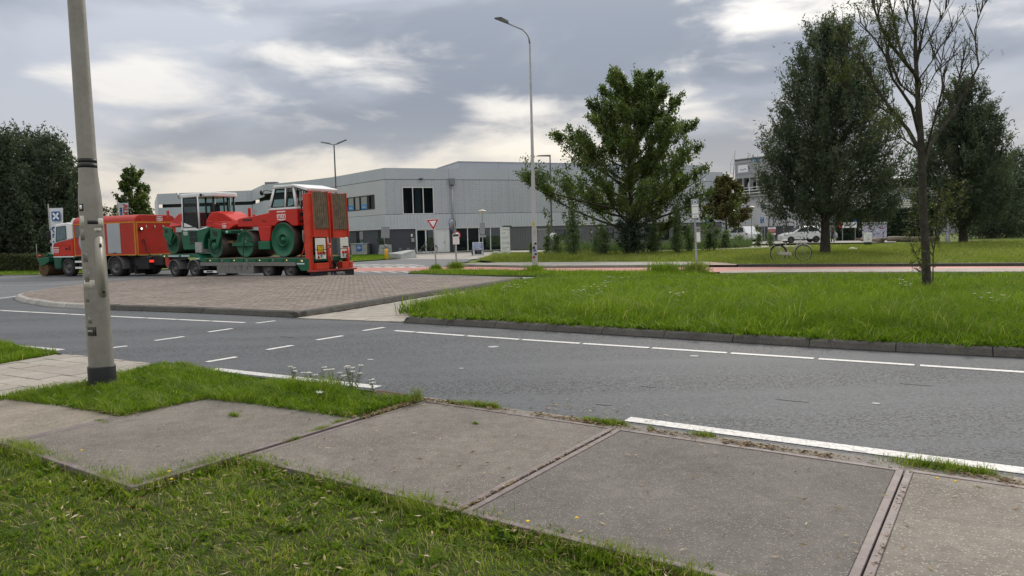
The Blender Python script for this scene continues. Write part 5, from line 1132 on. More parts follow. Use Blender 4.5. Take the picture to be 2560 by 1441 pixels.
for z in (2.5, 2.95, 3.5): box('hinge', BLACK, dr, -6.46, -6.34, .2, .225, z, z + .08)
MB().tube([(-7.38, .2, 3.0), (-7.34, .16, 3.05), (-7.32, .16, 3.35), (-7.36, .2, 3.4)], .015, 6).build('handle', BLACK, dr)
for a, b in (((-6.28, .30), (-6.15, .54)), ((-6.13, .53), (-5.66, .55)), ((-5.62, .60), (-5.62, 1.60)), ((-6.13, 1.69), (-5.66, 1.66)), ((-7.52, 1.96), (-6.36, 1.96)), ((-7.58, .3), (-7.58, 1.9))):
    slab_glass('window', [(*a, 3.02 if a[0] > -6.2 else 2.5), (*b, 3.02 if a[0] > -6.2 else 2.5), (*b, 3.70), (*a, 3.70)], GL_CAB, r1, (.0, .008, 0) if abs(a[0] - b[0]) > .1 else (.008, 0, 0))
MB().prism([(-6.15, .56), (-5.66, .60), (-5.66, 1.60), (-6.15, 1.66)], 2.3, 3.0, 'z').build('cab_rear_wall', BLACK, r1)
MB().tube([(-5.61, 1.1, 2.9), (-5.61, 1.1, 3.72)], .03, 6).build('cab_pillar', BLACK, r1)
MB().box(-6.6, -6.2, .8, 1.3, 2.4, 2.9).box(-6.3, -6.15, .8, 1.3, 2.9, 3.4).build('seat', BLACK, r1, .05)
MB().lathe([(.14, 0), (.16, .015), (.14, .03)], (-6.85, 1.05, 3.0), 'z', 14).build('steering_wheel', BLACK, r1)
for x, y, z, m_ in ((-8.72, .25, 2.98, LAMP_R), (-5.0, 2.05, 2.98, RED), (-4.62, 2.0, 2.66, RED)):
    mi = box('mirror', m_, r1, x - .10, x + .10, y - .05, y, z - .22, z + .22, .03)
    MB().tube([(x, y, z), (x - .15, y + .15, z - .1), (x - .3, y + .25, z - .15)], .014, 5).build('mirror_arm', BLACK, mi)
box('mirror', GREYP, r1, -4.75, -4.5, 2.0, 2.05, 2.95, 3.12)

# ---------------------------------------------------------------- three-wheel roller
r2 = empty('three_wheel_roller', (*P0, 0), TA, 'red three-wheel static roller with white cab and large green rear wheels', 'road roller')
yA, yB = .22, 2.02
d = MB().lathe([(.56, 0), (.60, .02), (.60, 1.28), (.56, 1.3)], (-3.20, yA + .1, 1.49), 'y', 40).build('front_drum', STEELD, r2)
MB().lathe([(.58, -.006), (.50, -.006), (.48, .03), (.12, .035), (.10, -.02), (.001, -.02)], (-3.20, yA + .1, 1.49), 'y', 40).build('drum_face', GREEN, d)
box('scraper_bar', GREEN, r2, -4.02, -2.55, yA + .02, yA + .1, 1.40, 1.55, .01)
MB().tube([(-3.0, yA + .02, 2.2), (-3.12, yA - .02, 1.6), (-3.22, yA - .02, 1.05), (-3.22, yA - .02, .9)], .018, 6).build('lashing_chain', DARK, r2)
MB().tube([(-2.55, yA, 1.55), (-3.1, yA - .02, 1.72)], .02, 5).build('lashing_rod', DARK, r2)
beam = MB().prism([(-3.72, 2.26), (-3.72, 2.60), (-3.55, 2.64), (-2.3, 2.74), (-1.42, 2.84), (-1.42, 2.24), (-2.2, 2.24)], yA + .15, yB - .15).build('front_beam', RED, r2, .03, 2)
box('vent', mat('vent_dark', (.10, .015, .01), .6), beam, -3.35, -2.7, yA + .145, yA + .15, 2.50, 2.60); MB().tube([(-1.95, yA + .12, 2.55), (-1.9, yA + .06, 2.45), (-1.8, yA + .12, 2.45)], .015, 5).build('hook', DARK, beam)
MB().tube([(-1.75, yA + .4, 2.8), (-1.7, yA + .4, 2.9), (-1.5, yA + .4, 2.92)], .012, 5).build('rail', RED, beam)
MB().prism([(-2.30, 2.24), (-1.40, 2.24), (-1.55, 1.60), (-2.15, 1.60)], yA + .10, yB - .10).build('steering_column', RED, r2, .02)
box('front_yoke', GREEN, r2, -2.26, -1.50, yA + .05, yB - .05, 1.24, 1.60, .015)
for y0, y1 in ((yA - .02, yA + .52), (yB - .50, yB + .04)):
    wl = MB().lathe([(.69, 0), (.735, .015), (.735, y1 - y0 - .015), (.69, y1 - y0)], (-.56, y0, 1.63), 'y', 48).build('rear_wheel', STEELD, r2)
    MB().lathe([(.715, -.008), (.66, -.008), (.645, .015), (.29, .045), (.275, -.015), (.235, -.02), (.225, .10), (.14, .13), (.13, .0), (.055, -.03), (.05, -.05), (.001, -.055)], (-.56, y0, 1.63), 'y', 48).build('wheel_disc', GREEN, wl)
    for k in range(5):
        a = k * 2 * PI / 5; MB().tube([(-.56 + math.cos(a) * .09, y0 + .03, 1.63 + math.sin(a) * .09), (-.56 + math.cos(a) * .24, y0 + .02, 1.63 + math.sin(a) * .24)], .02, 6).build('spoke', GREEN, wl)
arc = [(-.56 + math.cos(a) * .80, 1.63 + math.sin(a) * .80) for a in np.linspace(R(130), R(47), 10)]
MB().prism([(-1.43, 2.92), (-1.43, 2.80), (-1.36, 2.24)] + arc + [(.22, 2.20), (.36, 2.22), (.36, 2.90)], yA + .02, yB - .02).build('cab_lower', RED, r2, .03, 2)
logo(r2, -.62, yA + .008, 2.66, .36)
MB().prism([(-1.30, 2.24), (.30, 2.24), (.30, .95), (-.1, .95), (-1.2, 1.3)], yA + .55, yB - .55).build('gearbox', DARK, r2, .04)
box('engine_block', DARK, r2, .3, .62, yA + .3, yB - .3, 1.1, 2.25, .03)
MB().tube([(.46, yA + .2, 2.0), (.5, yA + .16, 1.85), (.44, yA + .2, 1.7), (.48, yA + .2, 1.5)], .035, 6).build('hydraulic_line', ALU, r2)
tlm = box('tail_lamp_guard', BLACK, r2, .36, .40, yA + .12, yA + .38, 2.36, 2.78, .02); box('lamp_lens', LAMP_R, tlm, .40, .41, yA + .16, yA + .33, 2.42, 2.6)
# white cab: tapering box with glass
def ring(z, t):
    x0, x1 = -1.42 + .27 * t, .34 - .28 * t; y0, y1 = yA + .03 + .14 * t, yB - .03 - .14 * t; return [(x0, y0, z), (x1, y0, z), (x1, y1, z), (x0, y1, z)]
def cabpt(s, k, z):
    t = (z - 2.92) / .95; r_ = ring(z, t); a, b = Vector(r_[s]), Vector(r_[(s + 1) % 4]); return a.lerp(b, k)
lo, hi = ring(2.92, 0), ring(3.84, .97)
MB().add(lo + ring(3.02, .1), [(0, 1, 5, 4), (1, 2, 6, 5), (2, 3, 7, 6), (3, 0, 4, 7), (3, 2, 1, 0)]).build('cab_sill', WHITE, r2)
MB().add(ring(3.78, .9) + ring(3.84, .97), [(0, 1, 5, 4), (1, 2, 6, 5), (2, 3, 7, 6), (3, 0, 4, 7)]).build('cab_header', WHITE, r2)
MB().prism([(-1.22, 3.84), (.16, 3.84), (.12, 3.93), (-1.16, 3.95)], yA + .1, yB - .1).build('cab_roof', WHITE, r2, .02)
def pane(s, k0, k1, z0=3.02, z1=3.78, tri=False, m_=GL_CAB):
    out = {0: (0, -1, 0), 1: (1, 0, 0), 2: (0, 1, 0), 3: (-1, 0, 0)}[s]; pts = [cabpt(s, k0, z0), cabpt(s, k1, z0), cabpt(s, k1 if not tri else k0 + .08, z1), cabpt(s, k0, z1)]
    g_ = slab_glass('window', pts, m_, r2, tuple(-.01 * c for c in out)); frame_bars('window_seal', [tuple(p + Vector(out) * .006) for p in pts], BLACK, g_, .02)
pane(0, .08, .56); pane(0, .64, .92, tri=False); pane(1, .10, .46); pane(1, .54, .9); pane(2, .1, .9); pane(3, .08, .92)
for s, ks in ((0, (0, .04, .60, .96, 1)), (1, (.02, .5, .98)), (2, (.03, .97)), (3, (.02, .98))):
    for k in ks: MB().tube([cabpt(s, k, 3.0), cabpt(s, k, 3.80)], .05 if k in (0, 1, .6, .5) else .04, 4).build('cab_pillar', WHITE, r2)
MB().tube([cabpt(0, .66, 3.04) + Vector((0, -.01, 0)), cabpt(0, .74, 3.74) + Vector((0, -.01, 0))], .025, 4).build('window_bar', BLACK, r2)
MB().lathe([(.16, 0), (.18, .015), (.16, .03)], (-.75, 1.1, 3.1), 'z', 14).build('steering_wheel', BLACK, r2); MB().box(-.2, .15, .9, 1.4, 2.9, 3.3).build('seat', BLACK, r2, .05)
MB().add([(.05, yA + .05, 3.86), (.05, yB - .05, 3.86), (.95, yB - .05, 3.62), (.95, yA + .05, 3.62), (.05, yA + .05, 3.95), (.05, yB - .05, 3.95), (.98, yB - .05, 3.74), (.98, yA + .05, 3.74)], [(0, 1, 2, 3), (7, 6, 5, 4), (0, 4, 5, 1), (1, 5, 6, 2), (2, 6, 7, 3), (3, 7, 4, 0)]).build('rear_canopy', WHITE, r2, .02)
MB().tube([(.85, yA + .15, 3.66), (.5, yA + .12, 2.92)], .025, 6).build('canopy_strut', BLACK, r2)
mi = MB().lathe([(.001, -.05), (.11, -.04), (.12, 0), (.001, .01)], (-1.62, yA - .1, 3.66), 'x', 16).build('mirror', BLACK, r2); mi.scale = (1, .8, 1)
MB().tube([(-1.6, yA - .08, 3.72), (-1.4, yA - .05, 3.76), (-1.2, yA + .15, 3.68)], .015, 5).build('mirror_arm', BLACK, r2)
# ================================================================== buildings
class Fac:
    """a straight facade from A to B seen from the outside (A on the left): s along, d outwards"""
    def __init__(s, A, B):
        s.A = Vector(A); t = Vector(B) - s.A; s.L = t.length; s.t = t / s.L; s.n = Vector((s.t.y, -s.t.x))
    def p(s, a, d, z):
        q = s.A + s.t * a + s.n * d; return (q.x, q.y, z)
    def box(s, name, m, parent, s0, s1, d0, d1, z0, z1, bevel=0, **k):
        v = [s.p(a, d, z) for z in (z0, z1) for a, d in ((s0, d1), (s1, d1), (s1, d0), (s0, d0))]
        return MB().add(v, [(3, 2, 1, 0), (4, 5, 6, 7), (0, 1, 5, 4), (1, 2, 6, 5), (2, 3, 7, 6), (3, 0, 4, 7)]).build(name, m, parent, bevel, **k)
    def wall(s, name, m, parent, s0, s1, z0, z1, pitch, holes=(), th=.12, d=0.0, gap=.02):
        br = {s0, s1}; k = 1
        while s0 + k * pitch < s1 - .3: br.add(s0 + k * pitch); k += 1
        joints = sorted(br)
        for h in holes: br |= {max(h[0], s0), min(h[1], s1)}
        br = sorted(b for b in br if s0 <= b <= s1)
        for a, b in zip(br, br[1:]):
            if b - a < .02: continue
            hs = [h for h in holes if h[0] < (a + b) / 2 < h[1]]; zs = sorted({z0, z1} | {min(max(h[2], z0), z1) for h in hs} | {min(max(h[3], z0), z1) for h in hs})
            for c, e in zip(zs, zs[1:]):
                if e - c < .02 or any(h[2] < (c + e) / 2 < h[3] for h in hs): continue
                s.box(name, m, parent, a + (gap / 2 if a in joints else 0), b - (gap / 2 if b in joints else 0), d - th, d, c, e)
    def ribs(s, name, m, parent, s0, s1, z0, z1, pitch, dep, d=0.0, holes=()):
        br = sorted({s0, s1} | {min(max(x, s0), s1) for h in holes for x in h[:2]})
        for a, b in zip(br, br[1:]):
            if b - a < .05 or any(h[0] < (a + b) / 2 < h[1] for h in holes): continue
            n = max(1, round((b - a) / pitch)); p = []; w = (b - a) / n
            for i in range(n): p += [(a + i * w, d), (a + (i + .4) * w, d), (a + (i + .5) * w, d + dep), (a + (i + .9) * w, d + dep)]
            p.append((b, d)); v = [s.p(x, y, z0) for x, y in p] + [s.p(x, y, z1) for x, y in p]; k = len(p)
            MB().add(v, [(i, i + 1, k + i + 1, k + i) for i in range(k - 1)]).build(name, m, parent)
    def window(s, parent, s0, s1, z0, z1, divs, fm, gm, depth=.1, fw=.05, inner=True, name='window', frame_d=.0):
        g_ = s.box(name, gm, parent, s0 + fw, s1 - fw, frame_d - depth, frame_d - depth + .015, z0 + fw, z1 - fw)
        for a, b, c, e in ((s0, s1, z1 - fw, z1), (s0, s1, z0, z0 + fw), (s0, s0 + fw, z0 + fw, z1 - fw), (s1 - fw, s1, z0 + fw, z1 - fw)): s.box('frame', fm, g_, a, b, frame_d - depth - .02, frame_d + .02, c, e)
        for x in divs: s.box('mullion', fm, g_, x - fw / 2, x + fw / 2, frame_d - depth - .02, frame_d + .01, z0 + fw, z1 - fw)
        return g_
CLAD = mat('cladding_light', (.465, .495, .55), .45, .25, .05, .4, fine=.6)
CLAD2 = mat('cladding_ribbed', (.535, .56, .605), .45, .25, .05, .4)
def m_mesh():
    s = NT('cladding_mesh'); P = s.pos(); mp = s.n('ShaderNodeMapping'); mp.inputs['Scale'].default_value = (3.2, 3.2, 5.5); s.l(P, mp.inputs[0]); w = s.n('ShaderNodeTexVoronoi'); s.l(mp.outputs[0], w.inputs['Vector']); w.inputs['Scale'].default_value = 1.0; w.inputs['Randomness'].default_value = .35
    f = s.rng(w.outputs['Distance'], .15, .45, 0, 1); b = s.noise(P, .3, 3)
    c = s.mix(f, (.36, .378, .415), (.43, .45, .49)); k = s.rng(b, .3, .7, .95, 1.05); cc = s.n('ShaderNodeCombineXYZ'); [s.l(k, cc.inputs[i]) for i in range(3)]
    s.bsdf(s.mix(1, c, cc.outputs[0], 'MULTIPLY'), .5, .2, s.bump(f, .6, .03)); return s.m
MESHC = m_mesh()
PLINTH = mat('plinth_charcoal', (.060, .066, .080), .6, 0, .12, .5, .2, 20)
PLINTH2 = mat('plinth_grey_ribbed', (.150, .154, .165), .55, .1, .08, .5)
FRAMEW = mat('frame_white', (.68, .70, .71), .45, 0, .04); FRAMED = mat('frame_dark', (.03, .032, .036), .5)
ROOFM = mat('roof_dark', (.12, .12, .125), .9)
GL_WIN = glass('window_glass', (.55, .60, .62), .22, .02); GL_ENT = glass('entrance_glass', (.42, .45, .46), .35, .02)
INT = mat('interior_dark', (.19, .185, .18), .9, 0, .5, .8); INTB = mat('interior_beige', (.22, .17, .11), .8); INTW = mat('interior_white', (.42, .44, .45), .8)
BLUE_S = mat('sticker_blue', (.02, .24, .60), .45, 0, .1); BLUE_L = mat('banner_blue', (.01, .26, .46), .5, 0, .15, 2)
hall = empty('sports_hall', (0, 0, 0), 0, 'light grey two-storey sports hall with charcoal ground floor', 'building')
C0, C1 = (-12.0, 70.0), (25.3, 86.0); FR = Fac(C0, C1)
win = (1.69, 4.88, 3.86, 6.5); ent = (7.08, 12.1, 0, 2.42); doors = (2.9, 6.42, 0, 2.42)
FR.wall('parapet_panel', CLAD, hall, 0, FR.L, 7.26, 8.33, 6.5)
FR.wall('mesh_panel', MESHC, hall, 0.02, FR.L, 3.88, 7.22, 6.5, [win], d=-.03)
FR.ribs('ribbed_band', CLAD2, hall, 0, FR.L, 2.46, 3.84, .33, .05)
FR.box('band_back', CLAD, hall, 0, FR.L, -.2, -.01, 2.46, 3.84)
FR.box('shadow_joint', FRAMED, hall, 0, FR.L, -.2, -.06, 7.22, 7.26); FR.box('shadow_joint', FRAMED, hall, 0, FR.L, -.2, -.04, 3.84, 3.88)
FR.wall('plinth_panel', PLINTH, hall, 0, 12.3, 0, 2.44, 7.0, [ent, doors], d=-.12)
lowin = [(18.3, 20.8, .9, 2.0), (24.2, 25.6, .9, 2.0), (31.0, 33.0, .5, 2.1), (34.5, 36.0, .5, 2.1)]
gdoor = (16.2, 17.5, 0, 2.1)
FR.wall('plinth_wall', PLINTH2, hall, 12.3, FR.L, 0, 2.44, 50, lowin + [gdoor], d=-.14)
FR.ribs('plinth_ribs', PLINTH2, hall, 12.3, FR.L, 0, 2.44, .3, .04, -.13, [(h[0], h[1]) for h in lowin + [gdoor]])
for h in lowin: FR.window(hall, *h, [(h[0] + h[1]) / 2], FRAMED, GL_ENT, .1, .05, frame_d=-.14)
FR.box('side_door', mat('door_grey', (.23, .235, .245), .5), hall, 16.22, 17.48, -.25, -.2, 0, 2.08)
w = FR.window(hall, *win, [2.75, 3.80], FRAMEW, GL_WIN, .12, .07, frame_d=-.03)
FR.box('room_back', INT, hall, 1.2, 5.6, -4.2, -4.0, 3.8, 6.9); FR.box('room_floor', INT, hall, 1.2, 5.6, -4, -.2, 3.7, 3.86); FR.box('room_ceiling', INTW, hall, 1.2, 5.6, -4, -.2, 6.55, 6.7)
FR.box('room_side', INT, hall, 1.1, 1.2, -4, -.2, 3.8, 6.6); FR.box('room_side', INT, hall, 5.6, 5.7, -4, -.2, 3.8, 6.6)
FR.box('cupboard', INTB, hall, 1.78, 2.2, -.34, -.28, 3.95, 5.2); FR.box('curtain', INTW, hall, 3.05, 3.62, -.30, -.26, 3.95, 6.4); FR.box('armchair', INT, hall, 2.9, 3.4, -.7, -.4, 3.86, 4.4)
# doors
wd = FR.window(hall, 2.92, 4.95, .02, 2.40, [3.95], FRAMEW, GL_ENT, .12, .13, name='glass_door', frame_d=-.10)
FR.box('door_handle', FRAMED, wd, 3.99, 4.03, -.09, -.02, .95, 1.2)
bn = FR.box('banner', BLUE_L, wd, 3.12, 3.68, -.3, -.28, .35, 2.02); text('flexfysio', .42, WHITE_P, bn, Matrix.Translation(FR.p(3.42, -.268, 1.15)) @ Matrix.Rotation(math.atan2(FR.t.y, FR.t.x), 4, 'Z') @ Matrix.Rotation(PI / 2, 4, 'X') @ Matrix.Rotation(-PI / 2, 4, 'Z'), sx=.95)
for a, b in ((5.0, 5.95), (5.97, 6.42)):
    dd = FR.box('panel_door', FRAMEW, hall, a, b, -.2, -.13, .02, 2.4); FR.box('door_panel', FRAMEW, dd, a + .12, b - .1, -.13, -.115, .12, 2.25)
FR.box('door_handle', FRAMED, hall, 5.82, 5.9, -.12, -.06, 1.0, 1.06)
FR.box('lobby_back', INT, hall, 2.9, 5.0, -3.2, -3.0, 0, 2.44)
for k in range(4):
    a, b = 7.1 + k * 1.25, 7.1 + (k + 1) * 1.25; FR.window(hall, a, b, .04, 2.40, [], FRAMEW, GL_ENT, .1, .04, name='entrance_window', frame_d=-.12)
FR.box('lobby_back', INT, hall, 7.0, 12.2, -5.2, -5.0, 0, 2.44); FR.box('lobby_floor', INTW, hall, 7.0, 12.2, -5, -.3, -.02, .03)
for k in range(5): FR.box('lobby_table', INT, hall, 7.5 + k * .95, 8.1 + k * .95, -1.8, -1.2, .7, .78)
FR.box('lintel', PLINTH2, hall, 12.2, 13.2, -.13, .05, 2.44, 2.55)
pipe = empty('rain_pipe'); pipe.parent = hall; FR.box('pipe_head', mat('zinc', (.22, .23, .25), .5, .4), pipe, 6.5, 7.03, .06, .36, 6.70, 7.36, .02)
MB().tube([FR.p(6.78, .16, z) for z in (6.7, 3.86, 0)], .09, 10).build('down_pipe', mat('zinc_light', (.34, .35, .37), .5, .4), pipe)
FR.box('wall_lamp', FRAMED, hall, 3.41, 3.78, .02, .2, 7.24, 7.34); FR.box('post_box', ALU, hall, 2.42, 2.72, -.12, .08, 1.12, 1.5, .02); FR.box('notice', WHITE_P, hall, 2.44, 2.60, -.12, -.10, 1.66, 1.92)
# left facade
LF = Fac((-19.3, 79.0), C0); LL = LF.L
sl = lambda x: LL + x
w2 = (sl(-8.3), sl(-2.2), 4.47, 5.92)
LF.wall('parapet_panel', CLAD, hall, 0, LL, 7.26, 8.33, 6.0); LF.wall('upper_panel', mat('cladding_smooth', (.49, .505, .54), .45, .2, .04, .4), hall, 0, LL - .02, 3.88, 7.22, 20, [w2], d=-.03); LF.ribs('ribbed_band', CLAD2, hall, 0, LL, 2.46, 3.84, .33, .05); LF.box('band_back', CLAD, hall, 0, LL, -.2, -.01, 2.46, 3.84)
LF.box('shadow_joint', FRAMED, hall, 0, LL, -.2, -.06, 7.22, 7.26); LF.box('shadow_joint', FRAMED, hall, 0, LL, -.2, -.04, 3.84, 3.88)
hs = [(sl(-6.6), sl(-5.0), .6, 2.4), (sl(-1.9), sl(-.7), .95, 2.4)]
LF.wall('plinth_panel', PLINTH, hall, 0, LL - .05, 0, 2.44, 4, hs, d=-.12)
gw = LF.window(hall, *w2, [sl(-6.7), sl(-5.4), sl(-3.4)], FRAMED, GL_WIN, .12, .09, frame_d=-.03); LF.box('room_back', INTB, hall, sl(-8.5), sl(-2), -2.6, -2.5, 4.2, 6.2)
gs = [LF.window(hall, *h, [h[0] + .4], FRAMED, GL_WIN, .1, .07, frame_d=-.12) for h in hs]
ang = math.atan2(LF.t.y, LF.t.x)
for par, s_, z_, wd_, d_ in ((gw, sl(-7.6), 4.80, .95, -.125), (gw, sl(-4.6), 4.80, .95, -.125), (gs[0], sl(-5.6), .95, .7, -.20), (gs[1], sl(-1.2), 1.3, .75, -.20)):
    LF.box('sticker', BLUE_S, par, s_ - wd_ / 2, s_ + wd_ / 2, d_, d_ + .01, z_ - .27, z_ + .27); text('flexfysio', .26, WHITE_P, par, Matrix.Translation(LF.p(s_, d_ + .02, z_)) @ Matrix.Rotation(ang, 4, 'Z') @ Matrix.Rotation(PI / 2, 4, 'X'), sx=.85)
# curved wing further left
pts = [at(400, 600, 98), at(520, 600, 97), at(634, 600, 96), at(664, 600, 87), at(760, 600, 83), Vector((-19.3, 79, 0))]
for i in range(len(pts) - 1):
    f_ = Fac(pts[i].xy, pts[i + 1].xy); zt = 8.33
    f_.wall('parapet_panel', CLAD, hall, 0, f_.L, 6.9 if i < 3 else 7.26, zt, 6); f_.wall('upper_panel', CLAD, hall, 0, f_.L, 2.46, 6.45 if i < 4 else 7.22, 8, d=-.08); f_.box('shadow_recess', FRAMED, hall, 0, f_.L, -1.1, -1.0, 6.3, 7.3)
    f_.wall('plinth_panel', PLINTH, hall, 0, f_.L, 0, 2.44, 8, d=-.12)
def slabpoly(name, P, z0, z1, m, parent): return MB().prism(ccw([tuple(q[:2]) for q in P]), z0, z1, 'z').build(name, m, parent)
inn = [(-18.8, 79.2), (-11.95, 70.6), (25.0, 86.4), (18, 103), (-30, 110)]
slabpoly('roof', inn, 8.0, 8.2, ROOFM, hall)
slabpoly('roof', [tuple(at(405, 600, 98.6).xy), tuple(at(634, 600, 96.6).xy), tuple(at(666, 600, 87.6).xy), (-18.8, 79.4), (-25, 112), (-52, 112)], 8.0, 8.2, ROOFM, hall)
Fe = Fac(C1, (17.5, 104)); Fe.wall('end_panel', CLAD, hall, 0, Fe.L, 0, 8.33, 7)
Fl = Fac(tuple(at(392, 600, 118).xy), tuple(at(400, 600, 98).xy)); Fl.wall('end_panel', CLAD, hall, 0, Fl.L, 0, 8.33, 7)
for k, (px, py, Y) in enumerate(((680, 462, 92),)):
    p = at(px, py, Y); box('roof_vent', mat('vent_grey', (.20, .205, .22), .6), hall, p.x - .75, p.x + .75, p.y - .5, p.y + .5, 8.2, p.z + .3)
# raised rear block of the hall
ub = [at(1096, 423, 79), at(1146, 405, 84), at(1500, 412, 100)]; zt = ub[1].z
Fu1 = Fac((ub[0].x - 1.5, 92.0), ub[1].xy); Fu2 = Fac(ub[1].xy, (26.5, 98.0))
for f_ in (Fu1, Fu2): f_.wall('upper_block_panel', CLAD, hall, 0, f_.L, 8.0, zt, 5.0); f_.box('coping', CLAD2, hall, 0, f_.L, -.2, .06, zt, zt + .08)
slabpoly('roof', [(ub[0].x - 1.5, 92.2), (ub[1].x, ub[1].y + .2), (26.3, 98.3), (20, 112), (-12, 112)], zt - .3, zt - .1, ROOFM, hall)
MB().tube([at(1300, 404, 96), at(1299, 397, 96)], .03, 5).build('aerial', ALU, hall)

# ---------------------------------------------------------------- machine hall (annex) right of the sports hall
annex = empty('machine_hall', (0, 0, 0), 0, 'tall pale grey machine hall with white ducts behind the browning tree', 'building')
A0, A1 = at(1838, 600, 94), at(2050, 600, 84); FA = Fac(A0.xy, A1.xy)
APAL = mat('annex_render', (.50, .50, .525), .7, 0, .08, .4); AGR = mat('annex_panel', (.33, .34, .345), .6, .1, .08, .5)
zr = at(1838, 399, 94).z; zv1, zv0 = at(1838, 448, 94).z, at(1838, 474, 94).z; zrail = at(1838, 492, 94).z
FA.wall('roof_panel', AGR, annex, 0, FA.L, zv1 + 1.9, zr, 3.2); FA.wall('upper_panel', AGR, annex, 0, FA.L, zv1 + .5, zv1 + 1.86, 2.4); FA.wall('lower_panel', AGR, annex, 0, FA.L, zv1, zv1 + .46, 3.5); FA.box('edge_joint', FRAMED, annex, 0, FA.L, -.2, -.08, zv1, zr)
FA.box('vent_recess', FRAMED, annex, 0, FA.L, -2.4, -2.3, zv0 - .3, zv1)
for k in range(8):
    s0 = .1 + k * 1.05; FA.box('vent_post', AGR, annex, s0, s0 + .14, -.25, 0, zv0 - .3, zv1)
    if k % 2: MB().tube([FA.p(s0 + .6, -.9, zv0 - .3), FA.p(s0 + .6, -.8, zv0 + .5), FA.p(s0 + .75, -.9, zv0 + 1.0), FA.p(s0 + 1.0, -1.4, zv0 + 1.2)], .34, 12).build('air_duct', WHITE, annex)
FA.wall('wall', APAL, annex, -1.5, FA.L, 0, zrail - .2, 6.0, d=.6, th=1.2, gap=.01); FA.box('gallery_floor', ALU, annex, -2.0, FA.L, -.3, 1.0, zrail - .2, zrail - .05)
for z in (.35, .7, 1.05): MB().tube([FA.p(-1, .95, zrail + z - .1), FA.p(FA.L, .95, zrail + z - .1)], .045 if z < 1 else .035, 6).build('rail', WHITE, annex)
for k in range(7): MB().tube([FA.p(.2 + k * 1.4, .95, zrail - .1), FA.p(.2 + k * 1.4, .95, zrail + .95)], .035, 6).build('rail_post', WHITE, annex)
for s_ in (2.2, 4.6): FA.box('small_window', PLINTH, annex, s_, s_ + .5, .6, .62, 3.9, 4.5)
for s_ in (5.6, 6.3): MB().tube([FA.p(s_, .7, 0), FA.p(s_, .7, zrail)], .06, 6).build('wall_pipe', mat('zinc', (.22, .23, .25), .5, .4), annex)
sg = FA.box('company_sign', WHITE_P, annex, .5, 2.0, .0, .03, zv1 + .75, zv1 + 1.65); text('smart', .4, mat('print_blue', (.05, .2, .45), .5), sg, Matrix.Translation(FA.p(1.25, .045, zv1 + 1.1)) @ Matrix.Rotation(math.atan2(FA.t.y, FA.t.x), 4, 'Z') @ Matrix.Rotation(PI / 2, 4, 'X'))
FA.box('round_sign', mat('print_blue', (.05, .2, .45), .5), annex, 3.0, 3.5, 0, .03, zr - .6, zr - .15)
slabpoly('roof', [FA.p(0, 0, 0), FA.p(FA.L, 0, 0), FA.p(FA.L, -12, 0), FA.p(0, -12, 0)], zr - .3, zr - .1, ROOFM, annex)
Fal = Fac(FA.p(0, -12, 0)[:2], FA.p(0, 0, 0)[:2]); Fal.wall('side_wall', AGR, annex, 0, Fal.L, 0, zr, 6)
ma = MB().tube([FA.p(-.15, .2, zv1), at(1838, 377, 94)], .05, 6)
for py in (411, 434): ma.tube([FA.p(-.15, .2, at(1838, py, 94).z), at(1826, py, 94)], .03, 5)
ma.tube([at(1826, 411, 94), at(1838, 380, 94)], .02, 4).tube([at(1826, 411, 94), at(1826, 434, 94)], .02, 4).build('mast', ALU, annex)
# ---------------------------------------------------------------- ice hall far behind, with trusses and pipes
ice = empty('ice_hall', (0, 0, 0), 0, 'low ice hall with slatted wall, roof truss and pipes behind the ivy screen', 'building')
I0, I1 = at(2130, 600, 108), at(2560, 600, 118); FI = Fac(I0.xy, I1.xy); zz = lambda y: at(2250, y, 110).z
SID = mat('siding_grey', (.27, .285, .32), .6, .1, .1)
for k in range(9): FI.box('siding', SID, ice, 0, FI.L, -.12 - .02 * (k % 2), 0, zz(503) + k * (zz(474) - zz(503)) / 9 + .03, zz(503) + (k + 1) * (zz(474) - zz(503)) / 9)
for k in range(8): FI.box('column', ALU, ice, 1 + k * 3.8, 1.25 + k * 3.8, 0, .25, 0, zz(448))
FI.box('dark_gap', FRAMED, ice, 0, FI.L, -1.0, -.8, zz(474), zz(446)); FI.box('beam', ALU, ice, 0, FI.L, 0, .3, zz(474), zz(470))
MB().add([FI.p(0, 1.2, zz(454)), FI.p(FI.L, 1.2, zz(436)), FI.p(FI.L, -8, zz(436) + .6), FI.p(0, -8, zz(454) + .6), FI.p(0, 1.2, zz(450)), FI.p(FI.L, 1.2, zz(432)), FI.p(FI.L, -8, zz(432) + .6), FI.p(0, -8, zz(450) + .6)], [(3, 2, 1, 0), (4, 5, 6, 7), (0, 1, 5, 4), (1, 2, 6, 5), (2, 3, 7, 6), (3, 0, 4, 7)]).build('roof', AGR, ice)
for k in range(8): MB().tube([FI.p(1.1 + k * 3.8, .4, zz(472)), FI.p(3.0 + k * 3.8, .4, zz(450))], .08, 6).build('truss_bar', ALU, ice); MB().tube([FI.p(1.1 + k * 3.8, .4, zz(472)), FI.p(.0 + k * 3.8, .4, zz(452))], .08, 6).build('truss_bar', ALU, ice)
PIPE = mat('pipe_pale', (.55, .53, .49), .5, .1)
for y in (504, 508.5, 513, 518): MB().tube([FI.p(-6, 1.6, zz(y)), FI.p(9.5, 1.6, zz(y)), FI.p(9.7, 1.6, zz(y) - 3)], .15, 8).build('pipe', PIPE, ice)
FI.box('lower_wall', SID, ice, -6, FI.L, -.3, 0, 0, zz(503))
